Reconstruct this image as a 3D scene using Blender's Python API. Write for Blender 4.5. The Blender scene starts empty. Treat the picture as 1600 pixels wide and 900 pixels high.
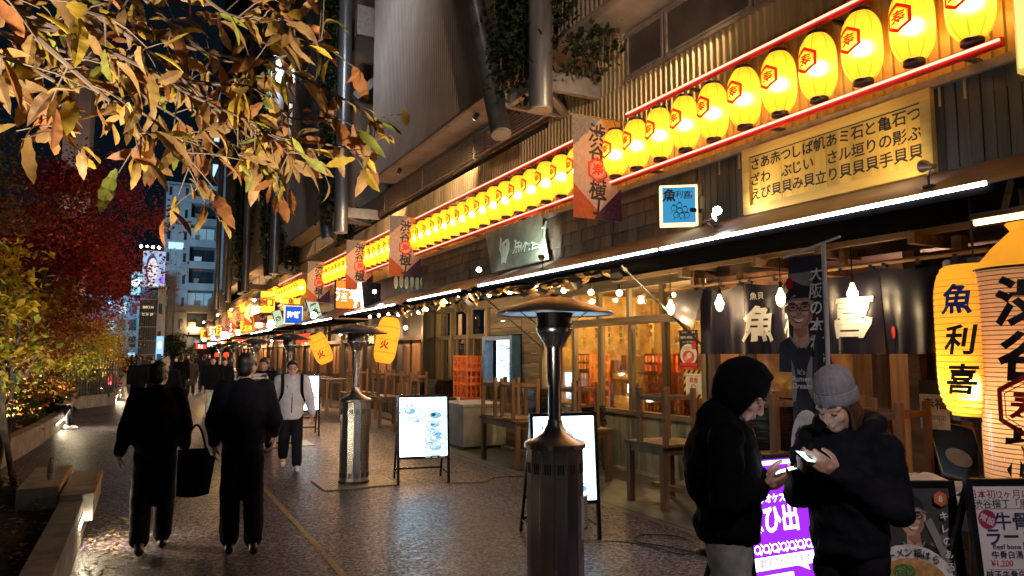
import bpy, bmesh, math, random
from mathutils import Vector as V, Matrix, noise as MN
PI = math.pi
SC = bpy.context.scene
COL = SC.collection
random.seed(11)

# ---------------------------------------------------------------- camera
cam_d = bpy.data.cameras.new("camera")
cam = bpy.data.objects.new("camera", cam_d)
COL.objects.link(cam)
cam.location = (0, 0, 1.8)
cam.rotation_euler = (math.radians(90 + 5.35), 0, math.radians(-27.6))
cam_d.sensor_width = 36
cam_d.lens = 36 * 1100 / 1600
cam_d.clip_start = 0.05
cam_d.clip_end = 2000
SC.camera = cam
SC.view_settings.view_transform = 'Standard'
SC.view_settings.look = 'None'
SC.view_settings.exposure = 1.3
SC.view_settings.gamma = 1.0
SC.cycles.use_denoising = True
SC.cycles.max_bounces = 6
SC.cycles.diffuse_bounces = 3
SC.cycles.glossy_bounces = 3
SC.cycles.transmission_bounces = 4
SC.cycles.transparent_max_bounces = 12
SC.cycles.sample_clamp_indirect = 4.0
SC.cycles.caustics_reflective = False
SC.cycles.caustics_refractive = False

# ---------------------------------------------------------------- night sky (no sun)
w = bpy.data.worlds.new("World"); SC.world = w; w.use_nodes = True
wn = w.node_tree.nodes; wl = w.node_tree.links
bg = wn['Background']
sky = wn.new('ShaderNodeTexSky'); sky.sky_type = 'NISHITA'; sky.sun_disc = False
sky.sun_elevation = math.radians(-6); sky.sun_rotation = math.radians(200)
mixw = wn.new('ShaderNodeMix'); mixw.data_type = 'RGBA'; mixw.blend_type = 'ADD'
mixw.inputs[0].default_value = 1.0
mixw.inputs[7].default_value = (0.009, 0.019, 0.034, 1)      # city glow in the night air
wl.new(sky.outputs[0], mixw.inputs[6]); wl.new(mixw.outputs[2], bg.inputs[0])
bg.inputs[1].default_value = 0.11

def lamp(kind, name, loc, energy, color, parent=None, aim=None, size=0.1, spot=60, blend=0.6, size_y=None):
    d = bpy.data.lights.new(name, kind); d.energy = energy; d.color = color
    if kind == 'AREA':
        d.size = size
        if size_y: d.shape = 'RECTANGLE'; d.size_y = size_y
    else: d.shadow_soft_size = size
    if kind == 'SPOT': d.spot_size = math.radians(spot); d.spot_blend = blend
    o = bpy.data.objects.new(name, d); COL.objects.link(o)
    loc = V(loc)
    if aim is not None:
        o.rotation_euler = (V(aim) - loc).to_track_quat('-Z', 'Y').to_euler()
    if parent is not None:
        o.parent = parent; loc = loc - base(parent)
    o.location = loc
    return o

# ---------------------------------------------------------------- helpers
BASE = {}
def base(o):
    return BASE.get(o.name, V((0, 0, 0)))
def tag(o, label=None, cat=None, group=None, kind=None):
    if label: o['label'] = label
    if cat: o['category'] = cat
    if group: o['group'] = group
    if kind: o['kind'] = kind
    return o
def T(name, label, cat, loc=(0, 0, 0), rz=0, group=None):
    o = bpy.data.objects.new(name, None); COL.objects.link(o)
    o.location = loc; o.rotation_euler = (0, 0, rz); o.empty_display_size = 0.1
    BASE[o.name] = V(loc)
    return tag(o, label, cat, group)
def link(name, me, mats, parent=None, local=False, smooth=False):
    """link mesh data; vertices are world metres unless local (then they are in the parent's frame)"""
    if mats is not None:
        for m in (mats if isinstance(mats, (list, tuple)) else [mats]): me.materials.append(m)
    o = bpy.data.objects.new(name, me); COL.objects.link(o)
    if smooth:
        me.polygons.foreach_set('use_smooth', [True] * len(me.polygons))
        me.set_sharp_from_angle(angle=.75)
    if parent is not None:
        o.parent = parent
        if not local: me.transform(Matrix.Translation(-base(parent)))
        BASE[o.name] = base(parent)
    return o
def share(name, me, parent, loc=(0, 0, 0), rot=(0, 0, 0), scale=(1, 1, 1)):
    """a further object on existing mesh data, placed in the parent's frame"""
    o = bpy.data.objects.new(name, me); COL.objects.link(o)
    o.parent = parent; o.location = loc; o.rotation_euler = rot; o.scale = scale
    return o
KIDS = {}
def copy_tree(o, parent=None):
    c = o.copy(); COL.objects.link(c)
    if parent is not None: c.parent = parent
    BASE[c.name] = V((0, 0, 0))
    for ch in o.children: copy_tree(ch, c)
    return c

class MB:
    def __init__(s): s.v = []; s.f = []; s.m = []; s.k = 0
    def add(s, vs, fs):
        n = len(s.v); s.v += [tuple(p) for p in vs]
        for f in fs: s.f.append(tuple(i + n for i in f)); s.m.append(s.k)
        return s
    def box(s, x0, x1, y0, y1, z0, z1):
        s.add([(x0,y0,z0),(x1,y0,z0),(x1,y1,z0),(x0,y1,z0),(x0,y0,z1),(x1,y0,z1),(x1,y1,z1),(x0,y1,z1)],
              [(3,2,1,0),(4,5,6,7),(0,1,5,4),(1,2,6,5),(2,3,7,6),(3,0,4,7)]); return s
    def obox(s, c, ax, ay, az):
        c, ax, ay, az = V(c), V(ax), V(ay), V(az)
        p = [c + ax*i + ay*j + az*k for k in (-1, 1) for i, j in ((-1,-1),(1,-1),(1,1),(-1,1))]
        s.add(p, [(3,2,1,0),(4,5,6,7),(0,1,5,4),(1,2,6,5),(2,3,7,6),(3,0,4,7)]); return s
    def beam(s, p, q, w, h=None, up=(0, 0, 1)):
        p, q = V(p), V(q); d = q - p; l = d.length; d.normalize(); u = V(up)
        if abs(d.dot(u)) > 0.95: u = V((0, 1, 0))
        a = d.cross(u).normalized(); b = a.cross(d).normalized()
        return s.obox((p + q) / 2, a * w / 2, d * l / 2, b * (h or w) / 2)
    def tube(s, pts, r, n=8, caps=True):
        pts = [V(p) for p in pts]; R = r if isinstance(r, (list, tuple)) else [r] * len(pts)
        rings = []; up = V((0, 0, 1)); prev = None
        for i, p in enumerate(pts):
            d = (pts[min(i + 1, len(pts) - 1)] - pts[max(i - 1, 0)]).normalized()
            if prev is None:
                a = d.cross(up if abs(d.z) < 0.9 else V((1, 0, 0))).normalized()
            else: a = (prev - d * prev.dot(d)).normalized()
            prev = a; b = d.cross(a)
            rings.append([p + (a * math.cos(t) + b * math.sin(t)) * R[i] for t in [2 * PI * k / n for k in range(n)]])
        vs = [q for rr in rings for q in rr]; fs = []
        for i in range(len(pts) - 1):
            for k in range(n): fs.append((i*n + k, i*n + (k+1) % n, (i+1)*n + (k+1) % n, (i+1)*n + k))
        if caps: fs += [tuple(range(n))[::-1], tuple((len(pts)-1)*n + k for k in range(n))]
        s.add(vs, fs); return s
    def lathe(s, prof, n=24, c=(0, 0, 0), caps=True, fn=None):
        c = V(c); vs = []; fs = []; m = len(prof)
        for r, z in prof:
            for k in range(n):
                t = 2 * PI * k / n; rr = r * (fn(t, z) if fn else 1)
                vs.append(c + V((rr * math.cos(t), rr * math.sin(t), z)))
        for i in range(m - 1):
            for k in range(n): fs.append((i*n + k, i*n + (k+1) % n, (i+1)*n + (k+1) % n, (i+1)*n + k))
        if caps: fs += [tuple(range(n))[::-1], tuple((m-1)*n + k for k in range(n))]
        s.add(vs, fs); return s
    def grid(s, fn, nu, nv):
        vs = [fn(i / nu, j / nv) for j in range(nv + 1) for i in range(nu + 1)]
        s.add(vs, [(j*(nu+1)+i, j*(nu+1)+i+1, (j+1)*(nu+1)+i+1, (j+1)*(nu+1)+i) for j in range(nv) for i in range(nu)]); return s
    def sphere(s, c, r, n=10, m=7):
        r = r if isinstance(r, (tuple, list)) else (r, r, r); c = V(c)
        prof = [(math.sin(PI * i / m), -math.cos(PI * i / m)) for i in range(m + 1)]
        vs = []; fs = []
        for a, z in prof:
            for k in range(n): t = 2*PI*k/n; vs.append(c + V((a*math.cos(t)*r[0], a*math.sin(t)*r[1], z*r[2])))
        for i in range(m):
            for k in range(n): fs.append((i*n+k, i*n+(k+1) % n, (i+1)*n+(k+1) % n, (i+1)*n+k))
        s.add(vs, fs); return s
    def mesh(s, name):
        me = bpy.data.meshes.new(name); me.from_pydata(s.v, [], s.f)
        if any(s.m): me.polygons.foreach_set('material_index', s.m)
        me.update(); return me
    def build(s, name, mat, parent=None, local=False, smooth=False):
        return link(name, s.mesh(name), mat, parent, local, smooth)

ONES = ['first', 'second', 'third', 'fourth', 'fifth', 'sixth', 'seventh', 'eighth', 'ninth', 'tenth', 'eleventh', 'twelfth', 'thirteenth', 'fourteenth', 'fifteenth', 'sixteenth', 'seventeenth', 'eighteenth', 'nineteenth', 'twentieth']
def nth(i):
    return ONES[i] if i < 20 else ('twenty-' + ONES[i-20] if i < 29 else 'thirtieth' if i == 29 else 'thirty-' + ONES[i-30])
# ---------------------------------------------------------------- lettering and flat print
TXT = {}
def text_geo(body, size, bold=0.0, vertical=False, line=0.92):
    key = (body, bold, vertical, line)
    if key not in TXT:
        c = bpy.data.curves.new("lettering", 'FONT')
        c.body = "\n".join(body) if vertical else body
        c.size = 1; c.align_x = 'CENTER'; c.align_y = 'CENTER'; c.offset = bold; c.resolution_u = 3; c.space_line = line
        o = bpy.data.objects.new("lettering", c); COL.objects.link(o)
        me = o.evaluated_get(bpy.context.evaluated_depsgraph_get()).to_mesh()
        vs = [v.co.copy() for v in me.vertices]; fs = [tuple(p.vertices) for p in me.polygons]
        bpy.data.objects.remove(o)
        if vs:
            cx = (min(v.x for v in vs) + max(v.x for v in vs)) / 2; cy = (min(v.y for v in vs) + max(v.y for v in vs)) / 2
            vs = [V((v.x - cx, v.y - cy, 0)) for v in vs]
        TXT[key] = (vs, fs)
    vs, fs = TXT[key]
    return [v * size for v in vs], fs

class Draw(MB):
    """flat print laid on a plane: origin at the lower left, x to the right, y up, layers half a millimetre apart"""
    def __init__(s, o, x, y, step=0.0006, warp=None):
        super().__init__(); s.o, s.x, s.y = V(o), V(x).normalized(), V(y).normalized()
        s.n = s.x.cross(s.y); s.lay = 0; s.step = step; s.mats = []; s.warp = warp
    def mat(s, m):
        if m not in s.mats: s.mats.append(m)
        s.k = s.mats.index(m); s.lay += 1
    def P(s, a, b):
        z = s.lay * s.step + (s.warp(a, b) if s.warp else 0)
        return s.o + s.x * a + s.y * b + s.n * z
    def poly(s, pts, m):
        s.mat(m); s.add([s.P(*p) for p in pts], [tuple(range(len(pts)))]); return s
    def rect(s, x0, y0, x1, y1, m): return s.poly([(x0,y0),(x1,y0),(x1,y1),(x0,y1)], m)
    def ell(s, cx, cy, rx, ry, m, a0=0, a1=2*PI, n=24):
        full = abs(a1 - a0 - 2*PI) < 1e-6
        return s.poly([(cx + rx*math.cos(a0+(a1-a0)*i/n), cy + ry*math.sin(a0+(a1-a0)*i/n)) for i in range(n if full else n+1)], m)
    def line(s, pts, wd, m, closed=False):
        s.mat(m); P = [V(p).to_2d() for p in pts]; N = len(P); L = []; R = []
        for i in range(N):
            a = P[i-1] if (i or closed) else P[i]; b = P[(i+1) % N] if (i < N-1 or closed) else P[i]
            d = (b - a); d = d.normalized() if d.length else V((1, 0)); nn = V((-d.y, d.x)) * wd / 2
            if closed and N <= 8:
                d1 = (P[i]-P[i-1]).normalized(); d2 = (P[(i+1) % N]-P[i]).normalized()
                k = max(0.4, math.sqrt(max(0, (1 + d1.dot(d2)) / 2))); nn = nn / k
            L.append(P[i] + nn); R.append(P[i] - nn)
        vs = [s.P(*p) for p in L] + [s.P(*p) for p in R]
        s.add(vs, [(i, (i+1) % N, N + (i+1) % N, N + i)[::-1] for i in range(N if closed else N - 1)]); return s
    def ring(s, cx, cy, r, wd, m, n=6, a0=PI/2, ry=None):
        return s.line([(cx + r*math.cos(a0+2*PI*i/n), cy + (ry or r)*math.sin(a0+2*PI*i/n)) for i in range(n)], wd, m, True)
    def text(s, body, cx, cy, size, m, bold=0.0, vertical=False, line=0.92, shear=0.0, rot=0.0, sx=1.0):
        vs, fs = text_geo(body, size, bold, vertical, line); s.mat(m)
        c, q = math.cos(rot), math.sin(rot); out = []
        for v in vs:
            x = v.x * sx + shear * v.y; y = v.y
            out.append(s.P(cx + x*c - y*q, cy + x*q + y*c))
        s.add(out, fs); return s
    def hexa(s, cx, cy, r, m, glyph="寿", wd=None):
        s.ring(cx, cy, r, wd or r*0.17, m); s.ring(cx, cy, r*0.8, r*0.035, m)
        return s.text(glyph, cx, cy, r*1.15, m, bold=0.025, shear=0.12)
    def done(s, name, parent=None, local=False):
        return link(name, s.mesh(name), s.mats, parent, local)

def bend_mesh(vs, fs, R, phi0, cuts=10):
    """wrap flat glyph geometry (x right, y up) on a vertical cylinder of radius R; phi0 = facing angle; returns bmesh-cut data"""
    bm = bmesh.new(); bv = [bm.verts.new(v) for v in vs]
    for f in fs:
        try: bm.faces.new([bv[i] for i in f])
        except ValueError: pass
    xs = [v.x for v in vs]; a, b = min(xs), max(xs)
    for i in range(1, cuts):
        bmesh.ops.bisect_plane(bm, geom=bm.verts[:] + bm.edges[:] + bm.faces[:], plane_co=(a + (b-a)*i/cuts, 0, 0), plane_no=(1, 0, 0))
    bm.verts.index_update()
    ov = []
    for v in bm.verts:
        t = phi0 + v.co.x / R
        ov.append(V((R * math.cos(t), R * math.sin(t), v.co.y)))
    of = [tuple(v.index for v in f.verts) for f in bm.faces]; bm.free()
    return ov, of

# ---------------------------------------------------------------- materials
MATS = {}
def _new(name):
    m = bpy.data.materials.new(name); m.use_nodes = True; nt = m.node_tree
    return m, nt, nt.nodes, nt.links, nt.nodes['Principled BSDF']
def mat(name, c, rough=0.6, metal=0.0, var=0.25, scale=8.0, bump=0.0, bscale=40.0, stretch=(1, 1, 1), rnd=0.0, c2=None, emit=None, spec=0.5, trans=None, lo=0.35, hi=0.65, rvar=0.0):
    if name in MATS: return MATS[name]
    m, nt, N, L, B = _new(name)
    tc = N.new('ShaderNodeTexCoord'); mp = N.new('ShaderNodeMapping'); mp.inputs['Scale'].default_value = stretch
    L.new(tc.outputs['Object'], mp.inputs[0])
    no = N.new('ShaderNodeTexNoise'); no.inputs['Scale'].default_value = scale; no.inputs['Detail'].default_value = 6; no.inputs['Roughness'].default_value = 0.6
    L.new(mp.outputs[0], no.inputs['Vector'])
    rp = N.new('ShaderNodeValToRGB'); rp.color_ramp.elements[0].position = lo; rp.color_ramp.elements[1].position = hi
    d = [max(0, x * (1 - var)) for x in c]; u = c2 or [min(1, x * (1 + var)) for x in c]
    rp.color_ramp.elements[0].color = (*d, 1); rp.color_ramp.elements[1].color = (*u, 1)
    L.new(no.outputs[0], rp.inputs[0]); out = rp.outputs[0]
    if rnd:
        oi = N.new('ShaderNodeObjectInfo'); hs = N.new('ShaderNodeHueSaturation')
        mr = N.new('ShaderNodeMapRange'); mr.inputs[3].default_value = 1 - rnd; mr.inputs[4].default_value = 1 + rnd
        L.new(oi.outputs['Random'], mr.inputs[0]); L.new(mr.outputs[0], hs.inputs['Value']); L.new(out, hs.inputs['Color']); out = hs.outputs[0]
    L.new(out, B.inputs['Base Color'])
    B.inputs['Roughness'].default_value = rough; B.inputs['Metallic'].default_value = metal
    B.inputs['Specular IOR Level'].default_value = spec
    if rvar:
        mr2 = N.new('ShaderNodeMapRange'); mr2.inputs[3].default_value = max(0.03, rough - rvar); mr2.inputs[4].default_value = min(1, rough + rvar)
        L.new(no.outputs[0], mr2.inputs[0]); L.new(mr2.outputs[0], B.inputs['Roughness'])
    if bump:
        n2 = N.new('ShaderNodeTexNoise'); n2.inputs['Scale'].default_value = bscale; n2.inputs['Detail'].default_value = 4
        L.new(mp.outputs[0], n2.inputs['Vector']); bp = N.new('ShaderNodeBump'); bp.inputs['Strength'].default_value = bump; bp.inputs['Distance'].default_value = 0.01
        L.new(n2.outputs[0], bp.inputs['Height']); L.new(bp.outputs[0], B.inputs['Normal'])
    if emit: B.inputs['Emission Color'].default_value = (*emit[:3], 1); B.inputs['Emission Strength'].default_value = emit[3]
    if trans:
        tr = N.new('ShaderNodeBsdfTranslucent'); L.new(out, tr.inputs[0]); mx = N.new('ShaderNodeMixShader'); mx.inputs[0].default_value = trans
        L.new(B.outputs[0], mx.inputs[1]); L.new(tr.outputs[0], mx.inputs[2]); L.new(mx.outputs[0], N['Material Output'].inputs[0])
    MATS[name] = m; return m
def wood(name, c, axis='z', rough=0.7, rnd=0.3, var=0.45, bump=0.25, scale=9):
    st = {'z': (1, 1, 0.07), 'y': (1, 0.07, 1), 'x': (0.07, 1, 1)}[axis]
    return mat(name, c, rough, 0, var, scale, bump, 30, st, rnd)
def em(name, c, s, c2=None, scale=6.0):
    if name in MATS: return MATS[name]
    m, nt, N, L, B = _new(name); N.remove(B); e = N.new('ShaderNodeEmission')
    e.inputs[0].default_value = (*c, 1); e.inputs[1].default_value = s
    if c2:
        tc = N.new('ShaderNodeTexCoord'); no = N.new('ShaderNodeTexNoise'); no.inputs['Scale'].default_value = scale; no.inputs['Detail'].default_value = 3
        L.new(tc.outputs['Object'], no.inputs['Vector']); rp = N.new('ShaderNodeValToRGB')
        rp.color_ramp.elements[0].position = .4; rp.color_ramp.elements[1].position = .6
        rp.color_ramp.elements[0].color = (*c, 1); rp.color_ramp.elements[1].color = (*c2, 1)
        L.new(no.outputs[0], rp.inputs[0]); L.new(rp.outputs[0], e.inputs[0])
    L.new(e.outputs[0], N['Material Output'].inputs[0]); MATS[name] = m; return m
def paper_lit(name, c, e, t=0.9):
    """paper lit from inside: it gives off its own light and lets the bulb behind it show"""
    m, nt, N, L, B = _new(name); N.remove(B)
    a = N.new('ShaderNodeEmission'); a.inputs[0].default_value = (*c, 1); a.inputs[1].default_value = e
    tr = N.new('ShaderNodeBsdfTranslucent'); tr.inputs[0].default_value = (*[min(1, x * t + (1 - t) * .2) for x in c], 1)
    ad = N.new('ShaderNodeAddShader'); L.new(a.outputs[0], ad.inputs[0]); L.new(tr.outputs[0], ad.inputs[1])
    L.new(ad.outputs[0], N['Material Output'].inputs[0]); return m
def paper_glow(name, c, e, see=.35, rough=.5):
    """lantern paper: a little light of its own, the rest comes through from the bulb inside"""
    m, nt, N, L, B = _new(name); N.remove(B)
    a = N.new('ShaderNodeEmission'); a.inputs[0].default_value = (*c, 1); a.inputs[1].default_value = e
    tr = N.new('ShaderNodeBsdfTranslucent'); tr.inputs[0].default_value = (1, .5, .06, 1)
    rf = N.new('ShaderNodeBsdfRefraction'); rf.inputs[0].default_value = (1, .82, .4, 1); rf.inputs['Roughness'].default_value = rough; rf.inputs['IOR'].default_value = 1.4
    mx = N.new('ShaderNodeMixShader'); mx.inputs[0].default_value = see; L.new(tr.outputs[0], mx.inputs[1]); L.new(rf.outputs[0], mx.inputs[2])
    ad = N.new('ShaderNodeAddShader'); L.new(a.outputs[0], ad.inputs[0]); L.new(mx.outputs[0], ad.inputs[1]); L.new(ad.outputs[0], N['Material Output'].inputs[0]); return m
def glass(name, tint=(0.9, 0.92, 0.9), refl=0.12):
    m, nt, N, L, B = _new(name); N.remove(B)
    t = N.new('ShaderNodeBsdfTransparent'); t.inputs[0].default_value = (*tint, 1)
    g = N.new('ShaderNodeBsdfGlossy'); g.inputs['Roughness'].default_value = 0.04
    f = N.new('ShaderNodeLayerWeight'); f.inputs[0].default_value = 0.35
    mu = N.new('ShaderNodeMath'); mu.operation = 'MULTIPLY_ADD'; mu.inputs[1].default_value = 0.5; mu.inputs[2].default_value = refl * 0.5
    L.new(f.outputs['Fresnel'], mu.inputs[0]); mx = N.new('ShaderNodeMixShader'); L.new(mu.outputs[0], mx.inputs[0])
    L.new(t.outputs[0], mx.inputs[1]); L.new(g.outputs[0], mx.inputs[2]); L.new(mx.outputs[0], N['Material Output'].inputs[0]); return m

M = {}
M['black'] = mat('black_paint', (0.012, 0.012, 0.014), 0.5, 0, .2)
M['gloss_black'] = mat('gloss_black', (0.012, 0.012, 0.014), 0.25, 0, .2)
M['soffit'] = mat('awning_soffit_black', (0.005, 0.005, 0.006), 0.9, 0, .3, spec=0.0)
M['ink'] = mat('ink_black', (0.01, 0.008, 0.01), 0.7, 0, .1)
M['red_ink'] = mat('ink_red', (0.55, 0.012, 0.01), 0.6, 0, .1)
M['white'] = mat('white_print', (0.75, 0.73, 0.7), 0.6, 0, .08)
M['steel'] = mat('brushed_steel', (0.8, 0.79, 0.8), 0.25, 1.0, .15, 20, .02, 200, (1, 1, .03), rvar=.08)
M['steel_dark'] = mat('burner_steel', (0.11, 0.11, 0.12), 0.35, 1.0, .3)
M['hood_steel'] = mat('hood_steel', (0.5, 0.44, 0.4), 0.3, 1.0, .2, 6)
M['pole'] = mat('column_steel', (0.17, 0.165, 0.165), 0.36, 0.65, .4, 3, .05, 20, (1, 1, .15), rvar=.12)
M['galv'] = mat('galvanised_beam', (0.22, 0.195, 0.165), 0.55, 0.1, .2, 5)
M['glass'] = glass('window_glass')
M['wire'] = mat('dark_wire', (0.01, 0.01, 0.01), .5)
M['chrome'] = mat('pipe_metal', (0.5, 0.48, 0.44), 0.25, 1.0, .1)

# ================================================================= GROUND
def asphalt():
    m, nt, N, L, B = _new('wet_asphalt')
    tc = N.new('ShaderNodeTexCoord')
    n2 = N.new('ShaderNodeTexNoise'); n2.inputs['Scale'].default_value = 0.8; n2.inputs['Detail'].default_value = 8
    n1 = N.new('ShaderNodeTexNoise'); n1.inputs['Scale'].default_value = 60; n1.inputs['Detail'].default_value = 3
    vo = N.new('ShaderNodeTexVoronoi'); vo.inputs['Scale'].default_value = 46
    for n in (n1, n2, vo): L.new(tc.outputs['Object'], n.inputs['Vector'])
    sp = N.new('ShaderNodeSeparateColor'); L.new(vo.outputs['Color'], sp.inputs[0])
    ad = N.new('ShaderNodeMath'); ad.operation = 'MULTIPLY_ADD'; ad.inputs[1].default_value = .6; L.new(n1.outputs[0], ad.inputs[0]); L.new(sp.outputs[0], ad.inputs[2])
    r1 = N.new('ShaderNodeValToRGB'); r1.color_ramp.elements[0].position = .55; r1.color_ramp.elements[1].position = 1.2
    r1.color_ramp.elements[0].color = (.012, .011, .014, 1); r1.color_ramp.elements[1].color = (.17, .145, .18, 1); e_ = r1.color_ramp.elements.new(.92); e_.color = (.046, .04, .05, 1)  # violet cast of the sign light is mixed into these stone colours
    L.new(ad.outputs[0], r1.inputs[0])
    r2 = N.new('ShaderNodeValToRGB'); r2.color_ramp.elements[0].position = .32; r2.color_ramp.elements[1].position = .68
    r2.color_ramp.elements[0].color = (.5, .46, .54, 1); r2.color_ramp.elements[1].color = (1.2, 1.12, 1.15, 1); L.new(n2.outputs[0], r2.inputs[0])
    mx = N.new('ShaderNodeMix'); mx.data_type = 'RGBA'; mx.blend_type = 'MULTIPLY'; mx.inputs[0].default_value = 1
    L.new(r1.outputs[0], mx.inputs[6]); L.new(r2.outputs[0], mx.inputs[7]); L.new(mx.outputs[2], B.inputs['Base Color'])
    mr = N.new('ShaderNodeMapRange'); mr.inputs[3].default_value = .3; mr.inputs[4].default_value = .66; L.new(sp.outputs[1], mr.inputs[0]); L.new(mr.outputs[0], B.inputs['Roughness'])
    bp = N.new('ShaderNodeBump'); bp.inputs['Strength'].default_value = .3; bp.inputs['Distance'].default_value = .006
    L.new(sp.outputs[2], bp.inputs['Height']); L.new(bp.outputs[0], B.inputs['Normal']); B.inputs['Specular IOR Level'].default_value = .24; B.inputs['Specular Tint'].default_value = (.8, .78, 1, 1); return m
M['asphalt'] = asphalt()
M['concrete'] = mat('planter_concrete', (.3, .28, .25), .75, 0, .35, 3, .25, 60)
M['soil'] = mat('planter_soil', (.03, .022, .016), .95, 0, .5, 14, .9, 30)
M['apron'] = mat('concrete_apron', (.085, .08, .08), .5, 0, .45, 5, .35, 120)
def sheet(name, pts, z, m, **k):
    b = MB(); b.add([(x, y, z) for x, y in pts], [tuple(range(len(pts)))]); o = b.build(name, m); tag(o, kind='structure'); return o
sheet('ground', [(-60, -12), (60, -12), (60, 320), (-60, 320)], 0, M['asphalt'])
sheet('apron_pavement', [(4.95, -2), (6.75, -2), (6.75, 70), (4.95, 70)], .006, M['apron'])
# recessed joints between the apron slabs are dark strips of filler
seam = mat('yellow_seam', (.22, .15, .04), .6, 0, .5, 30)
sheet('road_seam', [(1.5, 1), (1.56, 1), (1.56, 45), (1.5, 45)], .004, seam)
sheet('drain_strip', [(5.02, -2), (5.06, -2), (5.06, 60), (5.02, 60)], .010, mat('drain_dark', (.03, .03, .03), .6))
# planter beds on the left, a raised soil sheet with wavy surface
def soil(name, x0, x1, y0, y1, z):
    b = MB(); b.grid(lambda u, v: (x0 + (x1-x0)*u, y0 + (y1-y0)*v, z + .07*MN.noise(V((x0+(x1-x0)*u, (y0+(y1-y0)*v)*.9, 3)))), 24, 40)
    tag(b.build(name, M['soil'], smooth=True), kind='structure')
soil('planter_soil', -14, -.63, 1.0, 9.9, .3)
soil('planter_soil', -14, -2.0, 9.9, 27, .3)
soil('planter_soil', -14, -1.0, 29, 75, .3)

def block_wall(name, label, segs, z1=.4, w=.19):
    t = T(name, label, 'planter wall', (segs[0][0], segs[0][1], 0))
    for (x0, y0), (x1, y1) in zip(segs, segs[1:]):
        d = V((x1-x0, y1-y0, 0)); n = max(1, round(d.length / 1.15)); d /= n
        for i in range(n):
            p = V((x0, y0, 0)) + d*i; q = p + d - d.normalized()*.012
            b = MB(); b.beam(p + V((0,0,z1/2)), q + V((0,0,z1/2)), w, z1); b.build('concrete_block', M['concrete'], t)
    return t
block_wall('planter_wall', 'low concrete planter wall in the left foreground', [(-.54, 2.6), (-.54, 9.2)])
block_wall('planter_wall', 'low planter wall beside the seated person in dark clothes', [(-2.1, 11.6), (-1.8, 17.2), (-1.72, 22.6)])
block_wall('planter_wall', 'far low planter wall before the dark slatted fence', [(-2.05, 27.0), (-.85, 29.2)])
block_wall('planter_wall', 'distant planter wall next to the person in the red coat', [(-.9, 30.6), (-.9, 60)])

M['led_warm'] = em('led_warm', (1, .86, .58), 14)
trim_m = mat('bench_trim', (.45, .25, .08), .5)
def bench(x0, x1, xm, y0, y1, label, lamp_e):
    t = T('concrete_bench', label, 'bench', ((x0+x1)/2, y0, 0))
    for a, c, ya, yb, zt in ((x0, xm-.02, y0+.35, y1, .5), (xm+.02, x1, y0+.05, y1-.25, .46)):
        b = MB(); b.box(a, c, ya, yb, .2, zt); s = b.build('slab', M['concrete'], t)
        b = MB(); b.box(c-.02, c+.012, ya+.02, yb-.02, zt-.07, zt+.004); b.build('edge_trim', trim_m, s)
    b = MB(); b.box(x0+.08, x1-.1, y0+.5, y1-.3, 0, .2); b.build('base_block', M['concrete'], t)
    return t
bench(-1.02, -.36, -.66, 8.0, 9.85, 'concrete slab bench with a water bottle on it', 1)
bench(-2.3, -1.7, -2.0, 22.0, 24.2, 'concrete bench under the seated person in dark clothes', 1)
bench(-1.35, -.75, -1.0, 31.2, 33.2, 'concrete bench under the person in the red coat', 1)
def strip_light(x, y0, y1, z, e, label):
    t = T('strip_light', label, 'strip light', (x, y0, z))
    b = MB(); b.box(x-.02, x+.0, y0, y1, z-.02, z+.02); b.build('housing', M['black'], t)
    b = MB(); b.box(x+.001, x+.012, y0+.02, y1-.02, z-.015, z+.012); b.build('diffuser', M['led_warm'], t)
    lamp('AREA', 'led_lamp', (x+.03, (y0+y1)/2, z), e, (1, .8, .5), t, aim=(x+.75, (y0+y1)/2 , -.15), size=.04, size_y=y1-y0)
strip_light(-.435, 7.45, 8.3, .26, 13, 'lit LED strip under the near concrete bench')
strip_light(-1.64, 18.9, 20.9, .22, 40, 'lit LED strip by the feet of the seated person')
strip_light(-.78, 29.9, 31.2, .24, 60, 'lit LED strip under the red-coated person\'s bench')
strip_light(-.78, 35, 37, .24, 60, 'farthest lit LED strip along the left planters')

# gum spots on the paving
b = MB(); R_ = random.Random(8)
for i in range(260):
    x, y, r = R_.uniform(-.2, 4.9), R_.uniform(4.6, 16), R_.uniform(.008, .022); b.add([(x + r*math.cos(a), y + r*math.sin(a), .0055) for a in [k*PI/4 for k in range(8)]], [tuple(range(8))])
tag(b.build('gum_spots', mat('gum_grey', (.12, .115, .11), .8, 0, .3)), 'pale trodden gum spots on the dark paving', 'gum spots', kind='stuff')
# fallen leaves
lm = mat('fallen_leaf', (.32, .17, .05), .8, 0, .6, 3, rnd=.4, c2=(.5, .38, .2))
b = MB()
for i in range(900):
    k = random.random()
    if k < .45: x, y, z = random.uniform(-.42, -.15) + abs(random.gauss(0, .12)), random.uniform(5, 9.2), .006
    elif k < .62: x, y, z = random.uniform(-1.9, -.66), random.uniform(5.5, 8.4), .37
    elif k < .8: x, y, z = random.uniform(4.2, 6.4), random.uniform(4, 22), .012
    elif k < .9: x, y, z = random.uniform(-1.6, .8), random.uniform(13, 27), .006
    else: x, y, z = random.uniform(.4, 5), random.uniform(4.5, 16), .006
    s = random.uniform(.012, .035); a = random.random() * 7; u = V((math.cos(a), math.sin(a), 0)); v = V((-u.y, u.x, 0))
    p = V((x, y, z)); b.add([p - u*s, p + v*s*.5 + V((0,0,random.random()*.012)), p + u*s, p - v*s*.5], [(0,1,2,3)])
tag(b.build('fallen_leaves', lm), 'dry fallen leaves scattered along the paving edges', 'leaves', kind='stuff')

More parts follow.
